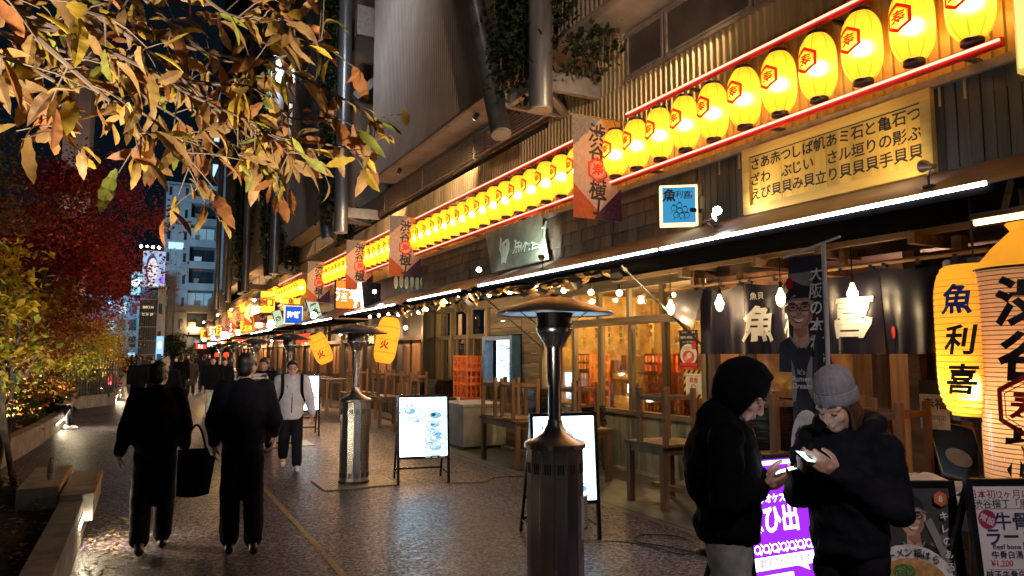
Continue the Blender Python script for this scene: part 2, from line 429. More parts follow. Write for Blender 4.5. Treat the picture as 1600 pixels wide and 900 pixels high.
# ================================================================= MARKET BUILDING
M['corr'] = mat('corrugated_metal', (.36, .26, .13), .42, .25, .3, 2.0, .05, 30, (1, 1, .15), spec=.5)
M['clad'] = mat('ribbed_cladding', (.155, .108, .078), .5, .15, .15, 1.2)
M['frame_grey'] = mat('panel_frame', (.2, .16, .13), .5, .3, .25)
M['panel'] = mat('window_panel', (.075, .055, .045), .35, .2, .3, 1.5)
M['shingle'] = wood('wall_shingle', (.05, .032, .021), 'z', .75, .5, .5, .4)
M['plank'] = wood('dark_plank', (.05, .04, .032), 'z', .6, .4, .5, .4)
M['oldwood'] = wood('weathered_wood', (.16, .125, .085), 'z', .75, .3, .55, .4)
M['oldwood_y'] = wood('weathered_beam', (.16, .12, .08), 'y', .75, .3, .55, .4)
M['beamwood'] = wood('bare_beam', (.3, .17, .075), 'y', .65, .25, .4, .3)
M['darkwood'] = wood('dark_frame_wood', (.07, .045, .03), 'z', .65, .3, .4, .3)
M['redwood'] = wood('table_wood', (.22, .12, .06), 'z', .55, .25, .4, .25)
def streaked():
    return mat('stained_panel', (.34, .36, .3), .55, .1, .1, 5.5, .15, 20, (1, 1, .12), .1, c2=(.02, .022, .02), lo=.48, hi=.68)
M['stain'] = streaked()
bld = T('market_building', 'long metal clad market building with a row of lit bar fronts', 'building', (6.3, 2, 0))
def ribbed(name, X, y0, y1, z0, z1, pitch, depth, m, parent=bld):
    b = MB(); pr = []; y = y0
    while y < y1:
        pr += [(y, 0), (y + pitch*.6, 0), (y + pitch*.7, -depth), (y + pitch*.9, -depth)]; y += pitch
    pr.append((y, 0)); n = len(pr)
    b.add([(X + d, yy, z) for z in (z0, z1) for yy, d in pr], [(i, i+1, n+i+1, n+i)[::-1] for i in range(n-1)])
    return b.build(name, m, parent)
ribbed('corrugated_wall', 6.3, 1.5, 62, 4.02, 5.86, .11, .022, M['corr'])
ribbed('corrugated_wall', 6.3, 8.3, 10.5, 5.86, 6.66, .11, .022, M['corr'])
b = MB(); b.box(6.32, 6.4, 1.5, 62, 3.4, 6.7); b.box(6.9, 7.0, 17, 62, 0, 3.4); b.box(6.32, 6.85, 17, 17.1, 0, 3.4); b.build('backing_wall', M['plank'], bld)
b = MB(); b.box(6.24, 6.3, 1.5, 8.3, 5.85, 5.9); b.box(6.24, 6.3, 10.5, 62, 5.97, 6.02); b.box(6.22, 6.3, 3.0, 16.9, 4.2, 4.28); b.box(6.24, 6.3, 1.5, 8.3, 6.56, 6.6); b.build('flashing', M['frame_grey'], bld)
for y0, y1 in ((1.6, 4.25), (4.3, 5.75), (5.8, 7.36), (7.41, 8.24)):
    wn_ = MB().box(6.27, 6.3, y0, y1, 5.9, 6.56).build('window_panel', M['panel'], bld)
    f = MB(); f.box(6.235, 6.268, y0, y1, 5.905, 5.94); f.box(6.235, 6.268, y0, y1, 6.52, 6.555); f.box(6.235, 6.268, y0, y0+.035, 5.94, 6.52); f.box(6.235, 6.268, y1-.035, y1, 5.94, 6.52)
    f.build('panel_frame', M['frame_grey'], wn_)
# louvre: every slat on its own
me = MB().obox((0,0,0), (.035,0,-.022), (0,1.57,0), (.012,0,.02)).mesh('louvre_slat'); me.materials.append(M['frame_grey'])
MB().box(6.3, 6.318, 10.5, 62, 6.02, 6.6).build('louvre_back', M['soffit'], bld)
for k in range(12):
    y = 12.1 + k*3.2
    for i in range(9): share('louvre_slat', me, bld, (6.255-6.3, y-2, 6.06 + i*.06))
    MB().box(6.2, 6.3, y-1.62, y-1.585, 6.02, 6.6).build('louvre_post', M['frame_grey'], bld)
MB().box(6.22, 6.3, 10.5, 62, 6.6, 6.66).build('louvre_head', M['frame_grey'], bld)
# overhanging cladding above
for y0, y1, xx in ((1.5, 19.2, 5.58), (23.5, 35.2, 5.58), (39.5, 62, 5.58)):
    ribbed('ribbed_cladding', xx, y0, y1, 6.74, 22, .115, .035, M['clad'])
    b = MB(); b.box(xx-.03, xx+.06, y0-.02, y1+.02, 6.66, 6.74); b.box(xx-.045, xx-.031, y0-.02, y1+.02, 6.665, 6.69); b.build('cladding_edge', M['frame_grey'], bld)
    MB().box(xx+.06, 6.4, y0, y1, 6.665, 6.72).build('soffit_panel', mat('soffit_panel', (.25, .2, .15), .6, 0, .3, 1.5), bld)
    MB().box(xx, 9, y1, y1+.05, 6.74, 22).build('cladding_end', M['clad'], bld); MB().box(xx, 9, y0-.05, y0, 6.74, 22).build('cladding_end', M['clad'], bld)
MB().box(7.4, 7.5, 19, 62, 6.7, 22).build('recessed_wall', mat('recess_grey', (.1, .1, .105), .6, 0, .3, 1), bld)
# shingles
for r in range(4):
    z0 = 3.44 + r*.2; y = 6.72 + (r % 2)*.1
    while y < 17:
        wd = random.uniform(.2, .42); y1 = min(y + wd, 17)
        b = MB(); d = random.uniform(.0, .012)
        b.add([(6.255-d, y+.004, z0-.02), (6.255-d, y1-.004, z0-.02), (6.28-d, y1-.004, z0+.215), (6.28-d, y+.004, z0+.215), (6.31, y+.004, z0-.02), (6.31, y1-.004, z0-.02), (6.31, y1-.004, z0+.215), (6.31, y+.004, z0+.215)],
              [(0,1,2,3)[::-1], (0,4,5,1)[::-1], (3,2,6,7)[::-1], (0,3,7,4)[::-1], (1,5,6,2)[::-1]])
        b.build('shingle', M['shingle'], bld); y = y1
# dark planks behind the menu board
y = 2.7
while y < 6.7:
    if y < 3.75 or y > 5.95: MB().box(6.27 + random.random()*.012, 6.31, y, y+.096, 3.42, 4.2).build('plank', M['plank'], bld)
    y += .105
MB().box(6.29, 6.31, 3.75, 6.0, 3.42, 4.2).build('backing_board', M['plank'], bld)

# awnings
M['awning'] = mat('awning_sheet', (.17, .12, .105), .4, .1, .3, 2, .1, 6)
M['led'] = em('led_white', (1, .95, .93), 11)
def awning(y0, y1, xe=5.2, ze=2.99, zt=3.44, leds=()):
    p = MB(); n = max(6, int((y1-y0)/.5))
    p.grid(lambda u, v: (xe + (6.3-xe)*v, y0 + (y1-y0)*u, ze + (zt-ze)*v + .012*MN.noise(V((u*9, v*3, y0))) - .015*math.sin(v*PI)), n, 6)
    r = p.build('awning', M['awning'], bld, smooth=True)
    b = MB(); b.box(xe+.01, 6.28, y0, y1, ze-.065, ze-.03); b.box(xe-.01, xe+.008, y0, y1, ze-.07, ze-.012); b.build('awning_soffit', M['soffit'], r)
    b = MB()
    for yy in (y0+.01, y1-.03): b.add([(xe, yy, ze-.03), (6.28, yy, ze-.03), (6.28, yy, zt-.01), (xe, yy, ze-.005), (xe, yy+.02, ze-.03), (6.28, yy+.02, ze-.03), (6.28, yy+.02, zt-.01), (xe, yy+.02, ze-.005)], [(0,1,2,3), (4,5,6,7)[::-1], (0,4,5,1), (0,3,7,4)])
    b.build('awning_end', M['awning'], r)
    for a, c in leds:
        MB().box(xe-.032, xe-.012, a, c, ze-.013, ze+.015).build('led_strip', M['led'], r)
    return r
awning(2.3, 11.5, leds=((2.75, 6.26), (6.32, 11.18)))
awning(11.75, 15.3, ze=2.98, leds=((12.0, 14.9),))
awning(15.6, 21.2, ze=2.95, leds=((15.85, 20.4),))
for k, (a, c) in enumerate(((21.8, 27), (27.5, 33.5), (34, 41), (42, 50), (51, 62))): awning(a, c, ze=2.9 + .04*(k % 2), leds=((a+.3, c-.5),) if k in (0, 2, 4) else ())
# corrugated eave under the near awning
b = MB(); n = 120
b.grid(lambda u, v: (6.12 + .16*v, 2.4 + 6.2*u, 2.965 + .012*math.sin(u*n*PI) - .03*(1-v)), 480, 1)
b.build('corrugated_eave', mat('eave_metal', (.3, .3, .27), .5, .5, .3), bld)

# ---- ground floor of the first bar
def beam(name, p, q, wd, h, m, parent=bld): return MB().beam(p, q, wd, h).build(name, m, parent)
XW = 6.75
M['ply'] = wood('lit_board', (.36, .2, .07), 'y', .7, .2, .35, .2)
beam('lintel', (XW, 2.4, 2.9), (XW, 17, 2.9), .12, .16, M['oldwood_y'])
beam('transom_rail', (XW, 7.2, 2.32), (XW, 11.6, 2.32), .1, .12, M['oldwood_y'])
beam('sill_rail', (XW, 7.2, .9), (XW, 11.6, .9), .12, .07, M['oldwood_y'])
for y in (7.25, 8.06, 8.87, 9.69, 10.5, 11.3):
    beam('mullion', (XW-.01, y, .935), (XW-.01, y, 2.26), .085, .09, M['oldwood'])
    beam('transom_post', (XW-.01, y+.05, 2.38), (XW-.01, y+.05, 2.82), .07, .08, M['oldwood'])
for i, y in enumerate((7.25, 8.06, 8.87, 9.69, 10.5)):
    wdw = MB().box(XW+.01, XW+.016, y+.045, y+.77, .935, 2.26).build('window_pane', M['glass'], bld)
    MB().box(XW+.012, XW+.018, y+.09, y+.82, 2.38, 2.82).build('transom_pane', M['glass'], bld)
    p = MB().box(XW-.02, XW+.02, y+.005, y+.805, .04, .86).build('base_panel', M['stain'], bld)
    MB().box(XW-.032, XW-.02, y-.012, y+.018, .04, .86).build('joint_strip', mat('joint_strip', (.16, .17, .15), .5, .3), p)
MB().box(XW-.07, XW+.03, 7.2, 11.6, 0, .05).build('plinth', M['concrete'], bld)
# entrance behind the curtain: posts, rail, sliding doors with wooden lattice
for y in (3.2, 4.32, 5.6, 6.55, 7.1):
    beam('door_post', (XW, y, 0), (XW, y, 2.82), .11, .12, M['beamwood'] if y in (4.32, 6.55) else M['darkwood'])
beam('door_rail', (XW, 2.4, 2.3), (XW, 7.2, 2.3), .08, .1, M['beamwood'])
for y in (6.02, 5.1):
    f = MB()
    for a in (-.42, .42): f.box(XW-.03, XW+.03, y+a-.05, y+a+.05, .02, 2.25)
    for z in (.1, .85, 2.2): f.box(XW-.028, XW+.028, y-.4, y+.4, z-.06, z+.06)
    d = f.build('door', M['redwood'], bld)
    MB().box(XW-.008, XW+.008, y-.38, y+.38, .9, 2.15).build('pane', M['glass'], d)
    MB().box(XW-.012, XW+.012, y-.38, y+.38, .15, .8).build('door_panel', M['darkwood'], d)
# brown inner boards right of the door
y = 2.4
while y < 4.2:
    MB().box(XW+.05 + random.random()*.02, XW+.09, y, y+.14, .02, 2.8).build('wall_board', M['darkwood'], bld); y += .15
# bracket beams carrying the curtain rod
for y in (7.0, 5.75, 4.9, 3.9): beam('bracket', (6.1, y, 2.84), (6.74, y, 2.84), .07, .1, M['beamwood'])
beam('eave_beam', (6.22, 2.4, 2.9), (6.22, 8.6, 2.9), .07, .06, M['beamwood'])
beam('hanger_post', (6.3, 6.95, 2.55), (6.3, 6.95, 2.86), .07, .07, M['beamwood'])
beam('hanger_post', (6.3, 4.75, 2.6), (6.3, 4.75, 2.9), .06, .06, M['beamwood'])
# second bar front, Y 11.6 - 17
for r in range(14):
    z0 = .02 + r*.2
    for a, c in ((11.66, 12.38), (13.86, 13.98)):
        MB().box(XW-.05 - random.random()*.01, XW, a, c, z0, z0+.19).build('wall_board', M['oldwood_y'], bld)
for r in range(4): MB().box(XW-.05, XW, 12.4, 13.84, 2.2 + r*.15, 2.34 + r*.15).build('wall_board', M['oldwood_y'], bld)
for r in range(5): MB().box(XW-.05, XW, 12.4, 13.84, .02 + r*.22, .23 + r*.22).build('wall_board', M['oldwood_y'], bld)
for y in (11.6, 13.99, 15.0, 16.0, 17.0): beam('wall_post', (XW-.02, y, 0), (XW-.02, y, 2.82), .12, .12, M['oldwood'])
beam('transom_rail', (XW, 14, 2.2), (XW, 17, 2.2), .1, .1, M['oldwood_y'])
for i in range(6):
    y = 14.05 + i*.49
    beam('mullion', (XW, y+.24, .8), (XW, y+.24, 2.15), .05, .06, M['oldwood'])
    MB().box(XW+.0, XW+.01, y, y+.2, 2.25, 2.75).build('transom_pane', M['glass'] if i % 3 else mat('amber_pane', (.5, .3, .06), .4), bld)
    MB().box(XW+.005, XW+.012, y, y+.46, .85, 2.15).build('window_pane', M['glass'], bld)
MB().box(XW-.02, XW+.03, 14.05, 16.95, .02, .8).build('base_panel', M['stain'], bld)
# far bar fronts: open bays with posts, counters, slatted lower walls and lit insides
warm_back = wood('bar_inside_wood', (.33, .16, .06), 'z', .6, .25, .4, .2)
y = 17.3; k = 0
while y < 60:
    wd = random.uniform(2.2, 3.2)
    for i in range(int(wd/.3)):
        yy = y + .1 + i*.3; h = random.uniform(.9, 1.05)
        if yy < 40: MB().box(6.72, 6.76, yy, yy+.2, .02, h).build('slat', M['darkwood'] if k % 2 else M['redwood'], bld)
    beam('wall_post', (6.7, y, 0), (6.7, y, 2.9), .14, .14, M['darkwood'])
    beam('transom_rail', (6.7, y, 2.25), (6.7, y+wd, 2.25), .08, .12, M['darkwood'])
    for i in range(3):
        yy = y + .5 + i*wd*.28
        MB().box(6.86, 6.895, yy, yy + wd*.2, 1.0, 2.2).build('inner_board', warm_back, bld)
    y += wd; k += 1
# inside of the bars: floor, back wall, ceiling
b = MB(); b.box(9.6, 9.7, 2, 17.2, 0, 3.2); b.build('back_wall', mat('bar_back_wall', (.55, .33, .11), .8, 0, .5, 2.5), bld)
y = 2.05
while y < 17.1:
    MB().box(9.54 + random.random()*.02, 9.6, y, y + .27, .03, 2.95).build('wall_board', wood('bar_board', (.46, .31, .12), 'z', .7, .35, .4, .2) if int(y*7) % 3 else M['darkwood'], bld); y += .28
MB().box(6.82, 9.6, 2, 17.2, .0, .03).build('inner_floor', mat('bar_floor', (.1, .07, .05), .5), bld)
MB().box(6.82, 9.6, 2, 17.2, 2.98, 3.05).build('inner_ceiling', M['darkwood'], bld)
MB().box(6.83, 9.6, 7.12, 7.18, .03, 2.98).build('partition', MATS['bar_back_wall'], bld)
MB().box(6.83, 9.6, 11.9, 11.96, .03, 2.98).build('partition', MATS['bar_back_wall'], bld)

# ================================================================= STEEL COLUMNS
def column(y, slant, label, r=.2, zb=5.36):
    t = T('steel_column', label, 'column', (5.0, y, zb), 0, 'steel columns along the facade')
    h = 17
    p = V((5.0, y, zb)); q = p + (V((-.25, 1.05*h/2.9, h)) if slant else V((.0, -.0, h)))
    MB().tube([p, p + (q-p)*.33, p + (q-p)*.66, q], r, 28).build('shaft', M['pole'] if not slant else mat('column_dark', (.07, .068, .07), .4, .5, .3, 3), t, smooth=True)
    MB().tube([p - (q-p).normalized()*.03, p + (q-p).normalized()*.012], r*.97, 28).build('end_cap', M['galv'], t)
    if not slant:
        MB().tube([p + (q-p)*.16, p + (q-p)*.163], r*1.015, 28).build('joint_ring', M['pole'], t)
    return t
order = ['nearest', 'second', 'third', 'fourth', 'fifth', 'sixth']
for i, y in enumerate((8.66, 20.4, 32.4, 42.2, 51.3, 60)):
    column(y, False, order[i] + ' upright steel column along the facade', .2 if i else .175)
for i, y in enumerate((9.95, 22.06, 34.0, 44)):
    column(y, True, order[i] + ' slanting dark column beside an upright steel one', .19 if i else .17)
# bracket frames that tie the columns to the wall
def bracket(y, z, label, x0=5.1, x1=6.3):
    t = T('column_bracket', label, 'bracket', (x1, y, z), 0, 'steel brackets behind the columns')
    for yy in (y-.0, y+1.0): MB().box(x0, x1, yy, yy+.1, z, z+.3).build('arm', M['galv'], t)
    MB().beam((x0+.25, y+.12, z+.04), (x1-.05, y+.98, z+.04), .12, .08).build('diagonal', M['galv'], t)
    MB().box(x0+.05, x0+.15, y+.1, y+1.0, z+.02, z+.26).build('tie', M['galv'], t)
bracket(9.0, 5.85, 'bracket behind the nearest upright column')
bracket(20.8, 5.9, 'bracket behind the second upright column')
bracket(32.8, 5.5, 'bracket behind the third upright column', x1=6.3)
bracket(42.6, 5.5, 'bracket behind the fourth upright column', x1=6.3)
def frame_above(y, z, label):
    t = T('roof_frame', label, 'frame', (5.6, y, z), 0, 'dark steel frames high between the columns')
    MB().box(5.2, 7.4, y, y+.25, z, z+.9).build('girder', M['frame_grey'], t)
    MB().beam((5.2, y+.1, z-1.9), (7.0, y+.1, z-.05), .16, .22).build('diagonal', M['frame_grey'], t)
frame_above(19.8, 11.2, 'dark girder and strut behind the second upright column')
frame_above(31.6, 13.0, 'dark girder and strut behind the third upright column')

# ================================================================= NEON AND LANTERNS
M['neon'] = em('neon_red', (1, .26, .17), 1.7)
M['neon_rail'] = mat('neon_rail_red', (.5, .012, .01), .35, 0, .2)
def neon(y0, y1, z, label, xx=6.0):
    t = T('neon_tube', label, 'neon light', (xx, y0, z), 0, 'red neon tubes along the lantern rows')
    MB().tube([(xx-.035, y0, z+.005), (xx-.035, y1, z+.005)], .013, 8).build('tube', M['neon'], t)
    MB().box(xx-.02, xx+.03, y0-.01, y1+.01, z-.04, z+.03).build('rail', M['neon_rail'], t)
    y = y0 + .3
    while y < min(y1, 30):
        MB().box(xx+.03, 6.29, y, y+.04, z-.02, z+.02).build('bracket', M['steel_dark'], t); y += 2.1
neon(3.0, 8.9, 4.3, 'lower red neon tube under the nearest lanterns')
neon(8.95, 17.0, 4.3, 'lower red neon tube behind the nearest banner')
neon(17.9, 27.2, 4.3, 'lower red neon tube under the middle lanterns', 5.95)
neon(2.2, 7.9, 5.2, 'upper red neon tube over the nearest lanterns')
neon(8.9, 17.0, 5.2, 'upper red neon tube starting left of the nearest banner')
neon(17.9, 27.2, 5.2, 'upper red neon tube over the middle lanterns', 5.95)
neon(29.0, 34.5, 5.05, 'short red neon tube over the far lantern cluster', 5.6)
neon(29.0, 34.5, 4.05, 'short red neon tube below the far lantern cluster', 5.6)

M['lantern'] = paper_glow('lantern_paper', (1, .41, .02), .27, .5, .75)
M['lantern_rib'] = mat('lantern_rib', (.5, .25, .02), .7, 0, .1, emit=(1, .5, .04, .22))
M['emblem'] = mat('emblem_red', (.6, .008, .006), .6, 0, .1, emit=(1, .01, .0, .28))
M['bulb_in'] = em('lantern_bulb', (1, .74, .25), 44)
def lan_r(t):
    return .186 * (1 - .5*abs(t)**3.4)
def lantern_meshes():
    prof = []; n = 30
    for i in range(n + 1):
        t = -1 + 2*i/n; prof.append((lan_r(t), t*.33))
        if i < n: prof.append((lan_r(t + 1/n) - .004, (t + 1/n)*.33))
    body = MB().lathe(prof, 32, caps=False).mesh('paper_body'); body.materials.append(M['lantern'])
    body.polygons.foreach_set('use_smooth', [True]*len(body.polygons))
    s = MB()
    for k in range(8):
        a = 2*PI*(k+.5)/8
        s.tube([((lan_r(t)+.001)*math.cos(a), (lan_r(t)+.001)*math.sin(a), t*.33) for t in [-1+2*i/12 for i in range(13)]], .0028, 4)
    seam_ = s.mesh('rib'); seam_.materials.append(M['lantern_rib'])
    c = MB().lathe([(.085, .325), (.098, .33), (.098, .36), (.02, .362)], 20); cap = c.mesh('top_cap'); cap.materials.append(M['black'])
    c = MB().lathe([(.02, -.372), (.09, -.37), (.09, -.335), (.08, -.325)], 20); bot = c.mesh('bottom_cap'); bot.materials.append(M['black'])
    h = MB().tube([(0, 0, .36), (.015, 0, .4), (0, 0, .43), (-.012, 0, .47)], .004, 5); hk = h.mesh('hook'); hk.materials.append(M['wire'])
    bl = MB().sphere((0, 0, -.03), .05, 10, 7).mesh('bulb'); bl.materials.append(M['bulb_in'])
    vs, fs = [], []
    d = Draw((0, 0, 0), (1, 0, 0), (0, 1, 0), step=0); d.hexa(0, 0, .122, M['emblem'], wd=.03)
    R = .192; ov, of = bend_mesh([V(v) for v in d.v], d.f, R, PI, 14)
    emb = bpy.data.meshes.new('emblem'); emb.from_pydata(ov, [], of); emb.materials.append(M['emblem'])
    return body, seam_, cap, bot, hk, bl, emb
LM = lantern_meshes()
LN = ['paper_body', 'rib', 'top_cap', 'bottom_cap', 'hook', 'bulb', 'emblem']
def lantern(i, x, y, z, label, group, full=True):
    t = T('paper_lantern', label, 'lantern', (x, y, z), random.uniform(-.07, .07), group)
    for me, n in zip(LM, LN):
        if not full and n in ('hook', 'rib'): continue
        o = share(n, me, t)
        if n == 'emblem': o.location.z = .03
    return t
ordw = ['nearest', 'second nearest', 'third nearest', 'fourth nearest', 'fifth nearest', 'sixth nearest', 'seventh nearest', 'eighth nearest', 'ninth nearest', 'tenth nearest']
G1 = 'yellow paper lanterns between the red neon tubes'
y = 3.22
for i in range(28):
    if i < 10: lab = f'{ordw[i]} lit yellow lantern with a red emblem, right of the banner' if i else 'lit yellow paper lantern cut by the top right corner of the photo'
    else: lab = f'{nth(i-10)} lit yellow lantern counted leftward from the nearest banner to the next'
    lantern(i, 6.0, y, 4.73 + random.uniform(-.012, .012), lab, G1 if i < 10 else 'yellow lanterns left of the nearest banner', i < 24); y += .5
for i in range(18): lantern(i, 5.95, 18.2 + i*.5, 4.73, f'{nth(i)} lit yellow lantern leftward in the row behind the smaller banners', 'far yellow lanterns behind the smaller banners', False)
for i in range(9): lantern(i, 5.6, 29.2 + i*.58, 4.5, f'{nth(i)} lit lantern leftward in the far cluster over the blue sign', 'yellow lanterns over the blue sign', False)

# ================================================================= HANGING BANNERS
bn = {}
for k, c in dict(peach=(.85, .6, .44), orange=(.8, .42, .07), grey=(.33, .31, .29), red=(.72, .2, .08), purple=(.13, .055, .12), pat=(.42, .4, .37), patp=(.2, .1, .17)).items():
    bn[k] = mat('banner_' + k, c, .8, 0, .12, 14, trans=.65)
BW, BH = .84, 1.5
def banner_mesh():
    wp = lambda a, b: .02*math.sin(a*7 + b*2) + .012*math.sin(b*5)
    d = Draw((0, 0, -BH), (1, 0, 0), (0, 0, 1), warp=None)
    d.rect(0, 0, BW, BH, bn['peach'])
    d.poly([(.0, BH), (0, BH*.69), (BW*.58, BH)], bn['grey'])
    for i in range(3):
        for j in range(3):
            x, yv = .06 + i*.15, BH - .07 - j*.14
            if yv > BH*.72 + x*.62*BH*.31/ (BW*.58) * 1.6 - .02: d.ring(x, yv, .055, .018, bn['pat'])
    d.poly([(BW*.58, BH), (BW, BH*.66), (BW, BH)], bn['orange']); d.rect(BW*.92, BH*.3, BW, BH*.66, bn['orange'])
    d.poly([(0, 0), (BW*.42, 0), (BW*.52, BH*.075), (0, BH*.33)], bn['red'])
    d.poly([(BW*.42, 0), (BW, 0), (BW, BH*.33), (BW*.52, BH*.075)], bn['purple'])
    for x, yv in ((.62, .08), (.74, .1), (.7, .23), (.78, .3), (.56, .2 - .1)): d.ring(x, yv, .05, .015, bn['patp'])
    d2 = Draw((0, -.006, -BH), (1, 0, 0), (0, 0, 1))
    for ch, f in (("渋", .85), ("谷", .665), ("横", .3), ("丁", .13)): d2.text(ch, BW*.5, BH*f, .3, M['ink'], bold=.022, shear=.12)
    d2.hexa(BW*.5, BH*.485, .175, M['red_ink'])
    return d, d2
bd, bd2 = banner_mesh()
bm1 = bd.mesh('cloth'); [bm1.materials.append(m) for m in bd.mats]
bm2 = bd2.mesh('lettering'); [bm2.materials.append(m) for m in bd2.mats]
rod = MB().tube([(-.04, .01, .0), (BW + .16, .01, .03)], .012, 6).mesh('rod'); rod.materials.append(M['beamwood'])
rng_ = MB()
for x in (.1, BW-.1): rng_.tube([(x, .01, .02), (x+.012, .01, -.01), (x, .01, -.03)], .004, 5)
rg = rng_.mesh('ring'); rg.materials.append(M['chrome'])
def banner(y, label, x=5.3, z=5.22):
    t = T('hanging_banner', label, 'banner', (x, y, z), random.uniform(-.03, .03), 'banners hanging from the facade')
    share('cloth', bm1, t); share('lettering', bm2, t); share('rod', rod, t); share('ring', rg, t); return t
banner(8.3, 'nearest and largest orange banner, hanging in front of the lanterns', 5.32, 5.23)
banner(16.7, 'second nearest orange banner, above the sign of green leaves')
banner(20.9, 'third orange banner, above the lit orange sign')
banner(26.5, 'fourth orange banner, right of the far yellow lantern cluster')
for i, y in enumerate((40.5, 44.5, 51.5, 58.5, 64, 74, 82)): banner(y, f'{["first", "second", "third", "fourth", "fifth", "sixth", "last"][i]} of the seven small far banners in a row', 5.3, 5.0)

def added_banner_spot(y, aim, e, label):  # spots added under the soffit to brighten the banners and wall
    t = T('added_banner_light', label, 'spotlight', (5.75, y, 6.6)); p = V((5.75, y, 6.55)); a = (V(aim) - p).normalized()
    MB().tube([p - a*.1, p + a*.03], .05, 12).build('lamp_head', M['black'], t); MB().tube([p + a*.031, p + a*.036], .045, 12).build('lens', em('added_banner_lens', (1, .8, .5), 8), t); MB().tube([p, p + V((0, 0, .11))], .012, 6).build('stem', M['black'], t)
    lamp('SPOT', 'spot_lamp', p + a*.05, e, (1, .72, .4), t, aim=aim, size=.05, spot=60, blend=.8)
added_banner_spot(5.2, (5.72, 8.3, 4.5), 130, 'added soffit spotlight brightening the nearest banner')
added_banner_spot(12.6, (5.72, 16.7, 4.5), 230, 'added soffit spotlight brightening the second banner')
added_banner_spot(17.4, (5.72, 20.9, 4.5), 200, 'added soffit spotlight brightening the third banner')
added_banner_spot(23.6, (5.72, 26.5, 4.5), 180, 'added soffit spotlight brightening the fourth banner')
# ================================================================= SIGNS ON THE FACADE
fx, fz = V((0, -1, 0)), V((0, 0, 1))      # a sign facing the lane reads towards the camera
M['signwood'] = wood('menu_wood', (.6, .35, .07), 'z', .5, .12, .25, .15, 5)
M['signframe'] = wood('menu_frame_wood', (.52, .32, .08), 'y', .5, .1, .25, .15, 5)
t = T('menu_board', 'long wooden shellfish menu board with fourteen columns of black writing', 'sign', (6.2, 6.0, 3.42))
A, Bq, z0, z1 = 5.98, 3.72, 3.42, 4.2
for bx in ((Bq, A, z0, z0+.1), (Bq, A, z1-.1, z1), (Bq, Bq+.1, z0+.1, z1-.1), (A-.1, A, z0+.1, z1-.1)):
    MB().box(6.2, 6.27, *bx).build('frame_board', M['signframe'], t)
MB().box(6.225, 6.23, Bq+.1, A-.1, z1-.112, z1-.1).build('frame_lip', M['black'], t)
cols = ["さざえ", "あわび", "赤 貝", "つぶ貝", "しじみ", "ばい貝", "帆 立", "あさり", "ミル貝", "石垣貝", "とり貝", "亀の手", "石影貝", "つぶ貝"]
pw = (A - Bq - .2) / 14
for i, s in enumerate(cols):
    ya = A - .1 - i*pw
    p = MB().box(6.235 + random.random()*.004, 6.27, ya - pw + .002, ya - .002, z0+.1, z1-.1).build('plank', M['signwood'], t)
    d = Draw((6.2335, ya, z0+.1), fx, fz)
    for j, ch in enumerate(s):
        if ch != ' ': d.text(ch, pw*.5, .58 - .095 - j*.178, .15, M['ink'], bold=.02)
    d.done('lettering', p)

def spot(x, y, z, aim, label, lit=True, e=60, col=(1, .95, .85)):
    t = T('spotlight', label, 'spotlight', (x, y, z), 0, None)
    a = V(aim) - V((x, y, z)); a.normalize()
    p = V((x, y, z))
    MB().tube([p - a*.1, p - a*.02, p + a*.0, p + a*.045], [.022, .026, .04, .055], 14).build('lamp_head', mat('spot_head', (.16, .1, .07), .4, .4, .2) if not lit else M['steel_dark'], t, smooth=True)
    MB().tube([p + a*.04, p + a*.046], .05, 14).build('lens', em('spot_lens', (.9, .95, 1), 30), t)
    b = MB(); b.tube([p - a*.06, p + V((.02, 0, -.08)), p + V((.02, 0, -.16))], .01, 6); b.tube([p + V((.02, 0, -.16)), p + V((.02, 0, -.175))], .05, 12); b.build('bracket', M['steel_dark'], t)
    if e: lamp('SPOT', 'spot_lamp', p + a*.06, e, col, t, aim=p + a, size=.04, spot=85, blend=.8)
spot(5.62, 3.43, 3.33, (6.3, 4.9, 3.8), 'spotlight aimed at the right end of the wooden menu board', False, 32, (1, .82, .42))
spot(5.75, 5.95, 3.42, (5.0, 4.8, 3.5), 'lit spotlight between the small blue box sign and the menu board', True, 0)
spot(5.85, 6.15, 3.38, (6.25, 5.2, 3.8), 'spotlight turned to the left end of the menu board', False, 22, (1, .85, .5))
spot(5.72, 9.9, 3.36, (6.2, 10.8, 3.75), 'brown spotlight in front of the tilted green plaque', False, 110, (.85, 1, .9))
spot(5.7, 12.3, 3.42, (5.3, 10.9, 3.3), 'lit spotlight left of the tilted green plaque', True, 0)
spot(5.72, 19.3, 3.55, (5.1, 17.5, 3.3), 'lit spotlight beside the white edged sign', True, 8)

# tilted plaque with carved lettering
t = T('plaque_sign', 'tilted grey green plaque with pale carved fish and characters', 'sign', (6.1, 11.4, 3.4))
pc = mat('plaque_board', (.17, .18, .13), .5, .1, .3, 3)
tl, tr, brr, bl_ = V((6.12, 12.9, 4.28)), V((6.08, 10.6, 4.24)), V((5.98, 10.2, 3.4)), V((5.98, 12.3, 3.38))
nn = (tr - tl).cross(bl_ - tl).normalized() * .06
nn = -nn if nn.x > 0 else nn
b = MB(); P = [tl, tr, brr, bl_]; b.add([p for p in P] + [p - nn for p in P], [(0,1,2,3), (4,5,6,7)[::-1], (0,4,5,1), (1,5,6,2), (2,6,7,3), (3,7,4,0)]); b.build('board', pc, t)
pale = mat('plaque_carving', (.62, .72, .58), .6, 0, .1); edge = mat('plaque_line', (.03, .06, .05), .6)
ux = (brr - bl_).normalized(); uy = (tl - bl_); uy = (uy - ux*uy.dot(ux)).normalized()
d = Draw(bl_ + nn*.04, ux, uy, step=.001)
d.text("魚", 1.0, .45, .42, edge, bold=.05); d.text("魚", 1.0, .45, .41, pale, bold=.015)
